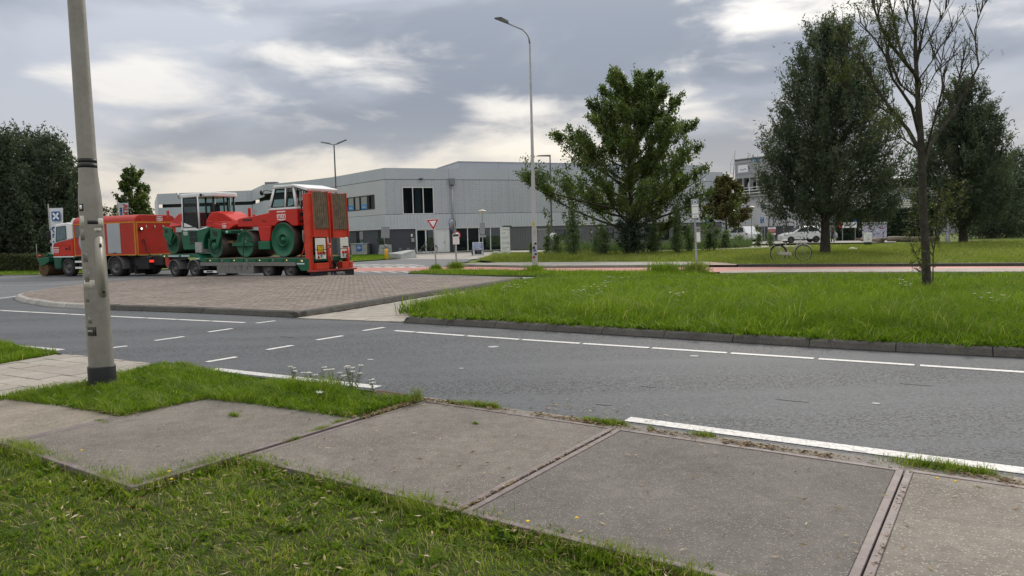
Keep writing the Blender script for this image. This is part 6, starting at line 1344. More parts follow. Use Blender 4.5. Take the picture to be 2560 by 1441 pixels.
# ================================================================== street furniture, signs, cars, bicycles, person
GALV = mat('galvanised', (.30, .315, .325), .5, .35, .15, 4, dirt=.15)
CONCP = mat('lamp_post_paint', (.27, .255, .225), .45, .25, .16, 1.6, .15, 30, dirt=.45, dirtcol=(.20, .185, .155))
HEADD = mat('lamp_head', (.12, .13, .12), .5, .2); GLOBE = mat('lamp_globe', (.62, .60, .52), .4)
BLUE = mat('sign_blue', (.015, .11, .42), .4); SRED = mat('sign_red', (.42, .02, .03), .4); SWHITE = mat('sign_white', (.80, .81, .82), .4, 0, .03); SGREY = mat('sign_back', (.30, .315, .335), .45, .3, .1)
def zrot(x, y): return math.atan2(-y, -x)            # heading towards the viewer
# ---- near lamp post
px_, py_ = gp(257, 962, .03); post = empty('lamp_post', (px_, py_, 0), 0, 'big weathered lamp post with black foot sleeve in the near verge', 'lamp post')
MB().lathe([(.129, .2), (.126, .6), (.122, 1.2), (.117, 2.02), (.114, 2.14), (.108, 2.22), (.098, 2.34), (.094, 2.40), (.086, 4.2), (.074, 7.0), (.06, 9.6), (.05, 9.7)], (0, 0, 0), 'z', 40).build('shaft', CONCP, post)
MB().lathe([(.142, -.05), (.142, .235), (.137, .25), (.129, .25)], (0, 0, 0), 'z', 36).build('foot_sleeve', mat('rubber_sleeve', (.018, .018, .02), .5, 0, .3, 6, .3, 30), post)
ax = math.atan2(-py_, -px_)                           # towards the viewer
def patch(a0, a1, z0, z1, r, th, name, m, parent, n=10, round_=False, r1=None):
    A_ = [ax + R(a0 + (a1 - a0) * i / n) for i in range(n + 1)]; mb = MB(); N = 8 if round_ else 1; rows = []
    for j in range(N + 1):
        t = j / N; rows.append((t, 1.0))
    V, F = [], []
    for i, a in enumerate(A_):
        e = abs(2 * i / n - 1); cut = (1 - math.sqrt(max(0, 1 - e * e))) * .075 if round_ else 0
        for z, rr in ((z0 + cut, r), (z1 - cut, r1 or r)): V += [(math.cos(a) * (rr + th), math.sin(a) * (rr + th), z), (math.cos(a) * (rr - .004), math.sin(a) * (rr - .004), z)]
    for i in range(n):
        b = i * 4; F += [(b, b + 4, b + 6, b + 2), (b, b + 1, b + 5, b + 4), (b + 2, b + 6, b + 7, b + 3)]
    F += [(0, 2, 3, 1), (n * 4, n * 4 + 1, n * 4 + 3, n * 4 + 2)]
    return mb.add(V, F, True).build(name, m, parent)
hatch = patch(4, 62, 1.02, 1.70, .1225, .0035, 'hatch', mat('hatch_paint', (.32, .30, .26), .45, .2, .1, 2, dirt=.3, dirtcol=(.24, .22, .18)), post, 14, True, .1185)
for z in (1.09, 1.6): patch(28, 40, z - .022, z + .022, .1245, .003, 'hatch_lock', BLACK, hatch)
TP = mat('tape_black', (.015, .015, .016), .5); PAP = mat('sticker_remains', (.46, .44, .39), .8, 0, .4, 25); PAPD = mat('sticker_grey', (.22, .21, .19), .8, 0, .5, 30)
for z0, z1 in ((2.455, 2.503), (2.508, 2.556)): patch(-179, 179, z0, z1, .093, .0015, 'tape_band', TP, post, 30)
patch(-20, 32, 1.835, 1.875, .1172, .0015, 'tape', TP, post); patch(-66, -36, 1.98, 2.06, .1165, .002, 'sticker', TP, post); patch(-60, -44, 2.0, 2.045, .1185, .002, 'sticker', SWHITE, post)
for a0, a1, z0, z1, m_ in ((-70, -36, 1.80, 1.93, PAP), (32, 70, 1.80, 1.90, PAP), (-60, -30, 1.42, 1.56, PAPD), (-55, -28, 1.20, 1.34, PAPD), (-70, -5, 1.12, 1.22, PAP), (-60, -35, .98, 1.05, PAPD), (-52, -30, .74, .83, PAPD), (-62, -12, .60, .70, TP), (-60, -30, .645, .665, PAP), (5, 60, 1.135, 1.165, PAP), (20, 62, 1.08, 1.10, PAPD), (-78, -40, 1.66, 1.78, PAPD), (10, 45, 1.745, 1.79, PAP)):
    rs_ = lambda z: .1285 - .0062 * z; patch(a0, a1, z0, z1, rs_(z0), .0012, 'sticker', m_, post, r1=rs_(z1))
arm_ = MB().tube([(0, 0, 9.6), (-.3, .35, 9.95), (-1.2, 1.3, 10.2)], .04, 8).build('arm', CONCP, post); box('lamp_head', HEADD, post, -1.6, -1.15, 1.2, 1.5, 10.15, 10.28, .03)
# ---- tall street lamp across the road
x, y = gp(1338, 681); tall = empty('street_lamp', (x, y, 0), 0, 'tall pale street lamp with curved arm in the grass strip', 'street lamp')
zt = lambda py: at(1325, py, y).z
MB().lathe([(.115, 0), (.112, .3), (.105, zt(572)), (.082, zt(566)), (.08, zt(444)), (.066, zt(438)), (.06, zt(320)), (.05, zt(316)), (.046, zt(195)), (.040, zt(190)), (.036, zt(110))], (0, 0, 0), 'z', 18).build('shaft', mat('lamp_post_pale', (.43, .42, .43), .5, .1, .12, 1.5, dirt=.2), tall)
MB().lathe([(.125, -.02), (.125, .28), (.115, .3)], (0, 0, 0), 'z', 18).build('foot_sleeve', TP, tall)
MB().tube([(0, 0, zt(111)), (-.03, 0, zt(95)), (-.12, 0, zt(84)), (-.28, 0, zt(74)), (-.9, 0, zt(57))], [.036, .036, .034, .032, .028], 10).build('arm', GALV, tall)
MB().add([(-.85, -.13, zt(58)), (-1.42, -.10, zt(44)), (-1.42, .10, zt(44)), (-.85, .13, zt(58)), (-.85, -.12, zt(53)), (-1.15, -.10, zt(42.5)), (-1.42, -.05, zt(43)), (-1.42, .05, zt(43)), (-1.15, .10, zt(42.5)), (-.85, .12, zt(53))], [(0, 1, 2, 3), (0, 4, 5, 6, 1), (3, 2, 7, 8, 9), (4, 9, 8, 5), (5, 8, 7, 6), (1, 6, 7, 2), (0, 3, 9, 4)]).build('lamp_head', HEADD, tall)
for k, (z0, z1, m_) in enumerate(((1.95, 2.1, mat('sticker_yellow', (.55, .40, .03), .6)), (1.55, 1.9, PAP), (1.16, 1.24, TP), (.98, 1.08, TP), (.88, .96, BLUE), (.72, .8, TP), (.58, .68, SRED))): 
    a_ = math.atan2(-y, -x); MB().prism([(-.05, z0), (.05, z0), (.05, z1), (-.05, z1)], -.112, -.104).build('sticker', m_, tall).rotation_euler = (0, 0, R(20 * (k % 3 - 1)))
# ---- twin lamp behind the trailer, lamp behind the poplar
p = at(835, 362, 62); tw = empty('twin_street_lamp', (p.x, p.y, 0), 0, 'dark twin-armed street lamp behind the trailer', 'street lamp')
MB().lathe([(.10, 0), (.08, 3), (.055, p.z)], (0, 0, 0), 'z', 12).build('shaft', mat('lamp_dark', (.13, .14, .15), .5, .3), tw)
for s in (-1, 1):
    MB().tube([(0, 0, p.z - .02), (s * .25, 0, p.z - .04 + (.1 if s > 0 else .08))], .035, 6).build('arm', MATS['lamp_dark'], tw)
    MB().add([(s * .2, -.15, p.z), (s * 1.12, -.12, p.z + (.36 if s > 0 else .2)), (s * 1.12, .12, p.z + (.36 if s > 0 else .2)), (s * .2, .15, p.z), (s * .3, -.1, p.z + .14), (s * 1.05, -.08, p.z + (.42 if s > 0 else .27)), (s * 1.05, .08, p.z + (.42 if s > 0 else .27)), (s * .3, .1, p.z + .14)], [(0, 1, 2, 3), (4, 5, 6, 7), (0, 1, 5, 4), (1, 2, 6, 5), (2, 3, 7, 6), (3, 0, 4, 7)]).build('lamp_head', HEADD, tw)
p = at(1375, 391, 58); lb = empty('street_lamp', (p.x, p.y, 0), 0, 'dark street lamp half hidden behind the big poplar', 'street lamp')
MB().lathe([(.085, 0), (.07, 3), (.05, p.z)], (0, 0, 0), 'z', 12).build('shaft', MATS['lamp_dark'], lb)
MB().add([(.05, -.13, p.z - .02), (-1.15, -.1, p.z + .02), (-1.15, .1, p.z + .02), (.05, .13, p.z - .02), (.05, -.1, p.z + .1), (-.9, -.08, p.z + .1), (-.9, .08, p.z + .1), (.05, .1, p.z + .1)], [(0, 1, 2, 3), (4, 5, 6, 7), (0, 1, 5, 4), (1, 2, 6, 5), (2, 3, 7, 6), (3, 0, 4, 7)]).build('lamp_head', HEADD, lb)
MB().lathe([(.001, -.02), (.3, -.02), (.3, 0), (.001, 0)], (.12, -.12, at(1380, 602, 58).z + .35), 'y', 20).build('round_sign', SWHITE, lb); box('sign_box', TP, lb, .35, .75, -.1, .1, at(1385, 612, 58).z, at(1385, 591, 58).z)
# ---- park lanterns
def lantern(px, py, top, label, sign=False):
    x, y = gp(px, py, .07); h = at(px, top, y).z; o = empty('park_lantern', (x, y, 0), 0, label, 'lantern', 'park lanterns')
    MB().lathe([(.05, 0), (.05, .8), (.038, .82), (.034, h - .3)], (0, 0, 0), 'z', 10).build('pole', GALV, o)
    MB().lathe([(.05, h - .32), (.14, h - .26), (.30, h - .1), (.31, h - .06)], (0, 0, 0), 'z', 18).build('lamp_bowl', GLOBE, o); MB().lathe([(.33, h - .06), (.30, h - .03), (.1, h + .05), (.001, h + .06)], (0, 0, 0), 'z', 18).build('lamp_cap', mat('lantern_cap', (.50, .48, .40), .5), o)
    if sign: box('sign_back', SGREY, o, -.2, .2, -.06, -.03, h - 1.9, h - 1.0); box('sign_back', SGREY, o, -.24, .26, -.06, -.03, h - 2.15, h - 1.94)
lantern(1208, 637, 526, 'pale park lantern with sign plates before the entrance', True); lantern(1879, 611, 517, 'pale park lantern beside the white van'); lantern(1700, 625, 519, 'pale park lantern behind the tallest young poplar')
# ---- traffic signs
def pole(o, h, r=.028, m=GALV, lower=.9): MB().lathe([(r * 1.35, 0), (r * 1.35, lower), (r, lower + .02), (r, h)], (0, 0, 0), 'z', 10).build('pole', m, o)
x, y = gp(1091, 670); ys = empty('yield_sign', (x, y, 0), 0, 'red and white triangular yield sign on a leaning pole', 'traffic sign'); ys.rotation_euler = (0, R(-2.6), R(8)); h = at(1080, 548, y).z
pole(ys, h - .1)
def tri(s, d0, d1, m, name, par, cz): MB().prism([(-s, cz + s * .577), (s, cz + s * .577), (0, cz - s * 1.155)], d0, d1).build(name, m, par, .01)
cz = h - .20; tp_ = MB().prism([(-.33, cz + .19), (.33, cz + .19), (0, cz - .381)], -.045, -.03).build('sign_plate', SWHITE, ys, .008); tri(.305, -.05, -.0455, SRED, 'red_border', tp_, cz); tri(.185, -.055, -.0505, SWHITE, 'white_field', tp_, cz)
x, y = gp(1142, 672); ms = empty('sign_cluster', (x, y, 0), 0, 'pole with round sign seen from behind and small white plates', 'traffic sign'); ms.rotation_euler = (0, R(-1.2), 0); h = at(1135, 545, y).z; pole(ms, h, .03, GALV, 1.0)
rs = MB().lathe([(.001, 0), (.30, 0), (.30, .015), (.001, .02)], (0, 0, 0), 'y', 28).build('sign_back', SGREY, ms); rs.location = (-.10, -.05, h - .3); rs.rotation_euler = (0, 0, R(62))
rr_ = MB(); rr_.tube([(.30 * math.cos(a), 0, .30 * math.sin(a)) for a in np.linspace(0, 2 * PI, 28)], .016, 5, False).build('rim', BLUE, rs)
rd = MB().lathe([(.001, .0), (.2, .0), (.2, -.012), (.001, -.014)], (.08, .06, h - .86), 'y', 24).build('round_sign', SRED, ms); MB().lathe([(.14, 0), (.14, -.006), (.001, -.006)], (.08, .045, h - .86), 'y', 24).build('white_field', SWHITE, rd)
for z0, z1, m_ in ((h - 1.02, h - .78, SGREY), (h - 1.30, h - 1.03, SWHITE)): box('sub_plate', SWHITE, ms, -.12, .2, -.06, -.045, z0, z1, .01)
box('plate_header', PLINTH, ms, -.1, .18, -.065, -.061, h - .92, h - .80)
text('P  0', .09, INK, ms, face_mat((.04, -.064, h - 1.1), (1, 0, 0), (0, 0, 1))); text('4  2', .09, INK, ms, face_mat((.04, -.064, h - 1.22), (1, 0, 0), (0, 0, 1)))
# bus stop
x, y = gp(1742, 676, .05); bs = empty('bus_stop_sign', (x, y, 0), 0, 'leaning bus stop post with timetable plates', 'bus stop'); bs.rotation_euler = (0, R(-2.0), R(12)); h = at(1733, 498, y).z; pole(bs, h - .3, .035, GALV, .75)
sp_ = box('stop_plate', SGREY, bs, -.16, .16, -.07, -.04, h - .75, h, .02); box('pictogram_field', SWHITE, sp_, -.07, .07, -.075, -.07, h - .18, h - .06); box('bus_pictogram', BLUE, sp_, -.05, .05, -.08, -.075, h - .15, h - .09)
box('name_field', SWHITE, sp_, -.13, .13, -.075, -.07, h - .28, h - .21); box('route_field', SWHITE, sp_, -.13, .13, -.075, -.07, h - .56, h - .31); box('line_field', SWHITE, sp_, -.13, .13, -.075, -.07, h - .72, h - .59); text('Bus', .08, BLUE, sp_, face_mat((0, -.077, h - .66), (1, 0, 0), (0, 0, 1)))
zc = at(1742, 588, y).z; tt = box('timetable_case', ALU, bs, -.02, .17, -.09, -.04, zc - .3, zc + .3, .01); box('timetable', SWHITE, tt, .0, .15, -.095, -.09, zc - .26, zc + .1); box('timetable_map', PAPD, tt, .02, .13, -.095, -.09, zc + .12, zc + .26)
# sign seen from behind with yellow bollard
x, y = gp(965, 648, .05); sb = empty('keep_right_bollard', (x, y, 0), 0, 'yellow bollard with a grey square sign seen from behind', 'bollard'); sb.rotation_euler = (0, R(-1.5), 0); h = at(962, 567, y).z
YEL = mat('bollard_yellow', (.70, .36, .01), .45); MB().lathe([(.10, 0), (.12, .04), (.12, .74), (.09, .78), (.04, .80)], (.05, 0, 0), 'z', 16).build('bollard', YEL, sb); MB().tube([(.02, 0, .7), (-.05, 0, 1.6), (-.06, 0, h - .1)], .035, 8).build('pole', GALV, sb)
sq = box('sign_back', SGREY, sb, -.36, .26, -.07, -.05, h - .85, h, .02); sq.rotation_euler = (0, R(4), 0); box('stiffener', GALV, sq, -.08, -.02, -.085, -.07, h - .83, h - .02); MB().lathe([(.001, 0), (.14, 0), (.14, .02), (.001, .02)], (.06, -.03, 1.0), 'y', 16).build('small_sign', SGREY, sb)
# parking signs
for i, (px, py, top, lb_) in enumerate(((1637, 630, 552, 'blue disabled parking sign left of the tallest young poplar'), (1768, 626, 549, 'blue disabled parking sign right of the bus stop post'), (1905, 611, 544, 'blue disabled parking sign at the fence'))):
    x, y = gp(px, py, .07); h = at(px, top, y).z; o = empty('parking_sign', (x, y, 0), 0, lb_, 'traffic sign', 'parking signs'); pole(o, h - .05); w_ = 9 / FPX * y * .5
    pt_ = box('sign_plate', BLUE, o, -w_, w_, -.06, -.04, h - w_ * 3.2, h, .01); text('P', w_ * 1.8, WHITE_P, pt_, face_mat((0, -.064, h - w_ * .95), (1, 0, 0), (0, 0, 1)))
    mb = MB(); mb.tube([(w_ * .35 * math.cos(a) + w_ * .05, -.064, h - w_ * 2.55 + w_ * .3 * math.sin(a)) for a in np.linspace(-2.6, 1.0, 8)], w_ * .09, 4).tube([(-w_ * .1, -.064, h - w_ * 1.85), (-w_ * .05, -.064, h - w_ * 2.3), (w_ * .35, -.064, h - w_ * 2.35), (w_ * .5, -.064, h - w_ * 2.7)], w_ * .1, 4).build('wheelchair_symbol', WHITE_P, pt_, kind='stuff')
# ---- banners on the left
def flag(px, base, top, Y, w, h, ang, label, lines, emblem=False):
    p = at(px, base, Y); zt_ = at(px, top, Y).z; o = empty('banner_flag', (p.x, p.y, 0), ang, label, 'flag', 'banners on poles'); MB().lathe([(.045, 0), (.03, zt_ + .25), (.001, zt_ + .3)], (0, 0, 0), 'z', 10).build('pole', ALU, o)
    n = 10; V = []; 
    for j in range(13):
        for i in range(n + 1): V.append((.06 + w * i / n, .05 * math.sin(i * .9 + j * .5) * i / n, zt_ - h * j / 12))
    F_ = [(j * (n + 1) + i, j * (n + 1) + i + 1, (j + 1) * (n + 1) + i + 1, (j + 1) * (n + 1) + i) for j in range(12) for i in range(n)]
    cl = MB().add(V, F_, True).build('cloth', mat('banner_cloth', (.66, .68, .73), .7, 0, .06), o)
    def put(b, s, m_, fx, z, name='lettering'): text(b, s, m_, cl, Matrix.Translation((.06 + w * fx, -.06, z)) @ Matrix.Rotation(PI / 2, 4, 'X') @ Matrix.Rotation(-PI / 2, 4, 'Z'), name, align='LEFT', bold=.012)
    for b, s, m_, fx, dz in lines: put(b, s, m_, fx, zt_ - dz)
    if emblem:
        NV = mat('banner_navy', (.02, .10, .32), .6); e = MB().prism([(.06 + w * (.5 + a * .32), zt_ - h * .15 + b * w * .32) for a, b in ((-1, -.8), (-.8, -1), (.8, -1), (1, -.8), (1, .8), (.8, 1), (-.8, 1), (-1, .8))], -.065, -.06).build('emblem', NV, cl)
        for a in (45, 135): 
            q = MB().box(-w * .3, w * .3, -.072, -.067, -w * .065, w * .065).build('emblem_bar', WHITE_P, e); q.location = (.06 + w * .5, 0, zt_ - h * .15); q.rotation_euler = (0, R(a), 0)
NAVY = mat('banner_navy', (.02, .10, .32), .6); BRED = mat('banner_red', (.55, .02, .03), .6)
flag(131, 660, 521, 46, .92, 3.4, R(-6), 'white banner with blue emblem beside the truck cab', [('DE MEENT', .58, NAVY, .34, 1.15), ('SPORTCOMPLEX', .36, NAVY, .74, 1.05)], True)
flag(302, 640, 508, 55, .80, 3.2, R(-4), 'white banner with red letters behind the truck body', [('ALKMAAR', .52, BRED, .72, .08), ('samenwerken', .34, NAVY, .32, .35)])
x, y = gp(48, 676, .03); o = empty('notice_sign', (x, y, 0), 0, 'small black and white notice on a short post before the hedge', 'sign'); box('post', GALV, o, -.03, .03, -.02, .02, 0, .5); q = box('plate', SWHITE, o, -.21, .21, -.05, -.02, .28, .78, .01); box('plate_header', TP, q, -.21, .21, -.055, -.05, .52, .78); box('blue_logo', BLUE, q, 0, .15, -.055, -.05, .33, .42); MB().lathe([(.06, 0), (.001, -.004)], (0, -.056, .66), 'y', 14).build('round_logo', SWHITE, q)
# ---- things before the hall
x, y = -15.2, 72.2; o = empty('concrete_bin', (x, y, 0), R(-8), 'grey concrete container with a dark blue square sign', 'container'); CB = mat('concrete_bin', (.34, .36, .35), .85, 0, .25, 3, .3, 20, dirt=.3)
MB().prism([(-.82, 0), (.82, 0), (.86, 1.05), (-.86, 1.05)], 0, 1.1).build('body', CB, o, .02); box('rim', CB, o, -.92, .92, -.06, 1.16, 1.05, 1.13, .02); q = box('sign', BLUE, o, -.28, .28, -.03, -.02, .35, .93); rg = MB().tube([(.13 * math.cos(a), -.036, .68 + .13 * math.sin(a)) for a in np.linspace(0, 2 * PI, 20)], .022, 5, False).build('ring_symbol', WHITE_P, q); MB().box(-.24, .2, -.04, -.031, .66, .70).build('arrow', WHITE_P, q)
x, y = gp(1000, 646, .05); o = empty('concrete_block', (x, y, 0), R(-20), 'low sloping concrete block at the corner of the hall lawn', 'block'); MB().add([(-.75, -.4, 0), (.35, -.4, 0), (.6, 1.6, 0), (-.3, 1.8, 0), (-.75, -.4, .45), (.3, -.4, .38), (.45, 1.6, .62), (-.3, 1.8, .62)], [(3, 2, 1, 0), (4, 5, 6, 7), (0, 1, 5, 4), (1, 2, 6, 5), (2, 3, 7, 6), (3, 0, 4, 7)]).build('body', CB, o, .03)
x, y = -11.6, 66.5; o = empty('planter', (x, y, 0), R(20), 'stacked concrete planter with a small plant at the hall corner', 'planter')
for k in range(3): box('ring', CB, o, -.55 + .04 * k, .55 - .02 * k, -.5, .5, .33 * k, .33 * k + .31, .02)
Ls = rng.uniform(.12, .3, 240); C = rng.normal(0, 1, (240, 3)) * np.array([.25, .25, .18]) + np.array([-.1, 0, 1.3]); V, F, r_ = leaves(C, Ls, Ls * .35, rng.normal(size=(240, 3)) + np.array([0, 0, .6]), rng.random(240)); link('plant', mesh_np('plant', V, F, r_), V_IVY, o, kind='stuff')
for k in range(6):
    p = FR.p(.7 + k * .38, 2.2, 0); o = empty('bike_rack', p, math.atan2(FR.t.y, FR.t.x), ['empty bike rack nearest the planter', 'second bike rack from the planter', 'third bike rack from the planter', 'fourth bike rack from the planter', 'fifth bike rack from the planter', 'bike rack nearest the glass door'][k], 'bike rack', 'bike racks at the hall'); hh = .62 if k % 2 == 0 else .38
    for s in (-.07, .07): MB().tube([(s, 0, 0), (s + .02, -.1, hh), (s + .05, .25, hh - .1), (s, .35, 0)], .018, 6).build('hoop', GALV, o)
def bicycle(name, loc, rz, label, frame, tyre, steer=0, lean=0, s=1.0, dark=False, spokes=14, group=None):
    o = empty(name, loc, rz, label, 'bicycle', group); o.rotation_euler = (lean, 0, rz); o.scale = (s, s, s); Rw = .345
    def whl(x, parent, rot=0):
        w_ = MB().tube([(Rw * math.cos(a), 0, Rw * math.sin(a)) for a in np.linspace(0, 2 * PI, 33)], .021, 6, False).build('wheel', tyre, parent); w_.location = (x, 0, Rw + .02)
        MB().tube([((Rw - .028) * math.cos(a), 0, (Rw - .028) * math.sin(a)) for a in np.linspace(0, 2 * PI, 33)], .012, 5, False).build('rim', ALU, w_)
        mb = MB()
        for k in range(spokes): a = k * 2 * PI / spokes; mb.tube([(0, .02 * (-1) ** k, 0), ((Rw - .03) * math.cos(a), 0, (Rw - .03) * math.sin(a))], .0022, 3, False)
        mb.build('spokes', ALU, w_, kind='stuff'); MB().lathe([(.03, -.05), (.03, .05)], (0, 0, 0), 'y', 10).build('hub', frame, w_); return w_
    whl(-.56, o); fr = MB(); zb = .30
    fr.tube([(.44, 0, .92), (.36, 0, .84), (-.02, 0, zb)], .021, 8).tube([(-.10, 0, zb), (-.27, 0, .88)], .016, 8).tube([(-.1, 0, zb), (-.56, .04, Rw + .02)], .012, 6).tube([(-.2, 0, .68), (-.56, .04, Rw + .02)], .010, 6).tube([(-.02, 0, zb), (-.16, 0, .5)], .014, 6).build('frame', frame, o)
    MB().prism([(-.62, .34), (-.55, .44), (0, .38), (.05, .30), (0, .24), (-.55, .30)], -.05, -.03).build('chain_guard', frame if not dark else tyre, o, .01)
    MB().box(-.40, -.15, -.07, .07, .90, .955).build('saddle', tyre if dark else WHITE, o, .03, 2); MB().tube([(-.27, 0, .86), (-.285, 0, .93)], .014, 6).build('seat_post', ALU, o)
    rk = MB().box(-.88, -.42, -.08, .08, .74, .775).build('rear_rack', tyre, o, .01); [MB().tube([(-.5 - .14 * k, sd * .07, .74), (-.56, sd * .06, Rw + .02)], .009, 5).build('rack_stay', frame, rk) for k in (0, 2) for sd in (-1, 1)]
    MB().tube([(-.56 + .385 * math.cos(a), 0, .365 + .385 * math.sin(a)) for a in np.linspace(R(10), R(160), 14)], .02, 5, False).build('rear_mudguard', tyre, o)
    MB().tube([(-.12, -.08, zb), (-.1, -.12, .1), (-.08, -.14, .02)], .012, 6).build('kickstand', tyre, o); MB().tube([(-.02, -.06, zb), (.04, -.08, .17), (.1, -.1, .16)], .012, 6).build('crank', ALU, o)
    fk = empty('front_assembly'); fk.parent = o; fk.location = (.44, 0, .92); fk.rotation_euler = (0, 0, steer)
    wf = whl(.12, fk); wf.location = (.13, 0, Rw + .02 - .92)
    MB().tube([(0, 0, .12), (0, 0, 0), (.06, 0, -.3), (.13, -.05, Rw + .02 - .92)], .014, 6).build('fork', frame, fk); MB().tube([(.06, 0, -.3), (.13, .05, Rw + .02 - .92)], .012, 6).build('fork', frame, fk)
    MB().tube([(-.18, -.29, .14), (-.02, -.22, .17), (.02, 0, .14), (-.02, .22, .17), (-.18, .29, .14)], .012, 6).build('handlebar', ALU if not dark else tyre, fk); MB().tube([(0, 0, .08), (.02, 0, .15)], .02, 6).build('stem', ALU, fk)
    MB().tube([(.13 + .385 * math.cos(a), 0, Rw + .02 - .92 + .385 * math.sin(a)) for a in np.linspace(R(40), R(170), 12)], .018, 5, False).build('front_mudguard', frame, fk); MB().lathe([(.04, 0), (.05, .06), (.001, .065)], (.06, 0, -.12), 'x', 10).build('headlamp', ALU, fk); return o
BIKEF = mat('bike_champagne', (.46, .43, .38), .4, .3); BIKET = mat('bike_tyre', (.03, .03, .03), .7)
x, y = gp(1976, 653, .07); bicycle('bicycle', (x, y, .07), R(2), 'champagne step-through bicycle parked on the park grass', BIKEF, BIKET, R(-32), R(2), 1.02)
bicycle('bicycle', FR.p(3.6, 2.0, 0), math.atan2(FR.t.y, FR.t.x) + PI + R(8), 'black bicycle parked before the glass door', BIKET, BIKET, R(10), 0, 1, True, 8)
p = FR.p(3.95, 1.7, 0); o = empty('bag', (p[0], p[1], 0), R(20), 'black pannier bag hanging on the bicycle at the door', 'bag'); MB().lathe([(.16, .25), (.24, .3), (.26, .6), (.2, .72), (.001, .74)], (0, 0, 0), 'z', 12).build('body', TP, o)
# painted poster stand
x, y = gp(1195, 637, .07); o = empty('poster_stand', (x, y, 0), R(6), 'poster stand with a blue and white swirling picture before the hall', 'poster stand')
def m_swirl(name, cols, sc, dist):
    s = NT(name); P = s.tc.outputs['Object']; n = s.noise(P, sc, 2, .5, dist); rp = s.n('ShaderNodeValToRGB'); s.l(n, rp.inputs[0]); rp.color_ramp.interpolation = 'CONSTANT'; el = rp.color_ramp.elements
    el[0].color = (*cols[0], 1); el[1].position = .35; el[1].color = (*cols[1], 1)
    for k, c in enumerate(cols[2:]):
        e = el.new(.42 + k * .07); e.color = (*c, 1)
    s.bsdf(rp.outputs[0], .5); return s.m
SW = m_swirl('poster_swirl', [(.02, .08, .30), (.55, .60, .66), (.05, .20, .50), (.62, .65, .70), (.02, .05, .16), (.40, .10, .14)], 3.2, 2.5)
box('case', TP, o, -.44, .46, .0, .12, .05, 1.02, .02); fr_ = box('white_frame', SWHITE, o, -.42, .44, -.03, 0, .0, 1.06, .01); box('picture', SW, fr_, -.40, .42, -.036, -.03, .38, 1.02); box('photo', TP, fr_, -.26, .30, -.040, -.036, .10, .42); MB().prism([(-.1, .1), (.2, .1), (.22, .36), (.08, .48), (-.06, .34)], -.046, -.040).build('photo_figure', PLINTH, fr_)
MB().lathe([(.001, 0), (.26, 0), (.26, .06), (.001, .06)], (-.5, .05, .28), 'x', 18).build('wheel', BIKET, o)
# white totem
x, y = gp(1264, 638, .07); o = empty('info_totem', (x, y, 0), R(4), 'tall white information totem with dark lettering before the hall', 'sign'); h = at(1264, 569, y).z; tb = MB().prism([(-.36, 0), (.30, 0), (.36, .02), (.36, h), (-.36, h), (-.36, .02)], -.06, .06).build('panel', SWHITE, o, .015)
for b, s_, dz, dx in (('Terborchlaan', .12, .13, -.26), ('^ P', .2, .46, -.26), ('Sportcomplex', .105, .72, -.27), ('De Meent', .105, .84, -.27), ('Victorie Plaza', .105, 1.12, -.27), ('Sport & Wellness', .10, 1.24, -.27), ('Turncentrum', .105, 1.50, -.26), ('Alkmaar', .105, 1.62, -.26), ('Squash', .105, 1.90, -.26)): text(b, s_, PLINTH, tb, face_mat((dx, -.064, h - dz), (1, 0, 0), (0, 0, 1)), align='LEFT')
box('red_rule', SRED, tb, -.27, .27, -.0645, -.06, h - .22, h - .21)
o = empty('boulder', (*gp(1240, 637, .07), 0), 0, 'grey boulder beside the white totem', 'boulder')
def rock(parent, sx, sy, sz, m, seed=1):
    bm = bmesh.new(); bmesh.ops.create_icosphere(bm, subdivisions=2, radius=1); r_ = random.Random(seed)
    for v in bm.verts: k = 1 + r_.uniform(-.16, .16); v.co = Vector((v.co.x * sx * k, v.co.y * sy * k, v.co.z * sz * k + sz * .6))
    me = bpy.data.meshes.new('rock'); bm.to_mesh(me); bm.free(); return link('rock', me, m, parent)
rock(o, .35, .3, .22, CB)
# ---- around the car park
STN = mat('stone_white', (.55, .54, .50), .8, 0, .2); o = empty('white_boulder', (*gp(2132, 625, .07), .05), 0, 'pale boulder lying in the park grass', 'boulder'); rock(o, .26, .2, .11, STN, 3)
LOGM = mat('log_wood', (.20, .165, .125), .9, 0, .35, 3, .6, 20, dirt=.4); LOGE = mat('log_end', (.10, .075, .05), .9)
for i, (a, b, r_, lb_) in enumerate((((2104, 604), (2150, 604), .17, 'low log left of the white sign stele'), ((2156, 606), (2206, 609), .22, 'log with a dark end behind the white sign stele'), ((2221, 607), (2285, 607), .26, 'large log right of the painted utility box'), ((2282, 608), (2345, 608), .25, 'log behind the bare ash trunk'))):
    A_, B_ = gp(*a), gp(*b); o = empty('log', (0, 0, 0), 0, lb_, 'log', 'logs in the park'); A3, B3 = Vector((*A_, r_ + .05)), Vector((*B_, r_ * .9 + .05)); MB().tube([A3, A3.lerp(B3, .3) + Vector((0, 0, .02)), A3.lerp(B3, .7), B3], [r_ * .95, r_, r_ * .97, r_ * .9], 14).build('stem', LOGM, o); d_ = (B3 - A3).normalized(); MB().tube([B3, B3 + d_ * .02], r_ * .78, 14).build('cut_end', LOGE, o)
x, y = gp(2169, 613, .07); o = empty('sign_stele', (x, y, .07), 0, 'short white sign stele with dark foot near the logs', 'sign'); h = at(2169, 582, y).z; box('foot', TP, o, -.27, .27, -.06, .06, 0, .22); q = box('panel', SWHITE, o, -.29, .29, -.07, .07, .22, h - .07, .01)
for k, (b, s_) in enumerate((('Victoriepark', .09), ('speelplek', .07), ('hondenpad', .07), ('welkom', .07), ('P', .08))): text(b, s_, PLINTH, q, face_mat((-.2 + .05 * (0 < k < 4), -.074, h - .25 - k * .16), (1, 0, 0), (0, 0, 1)), align='LEFT')
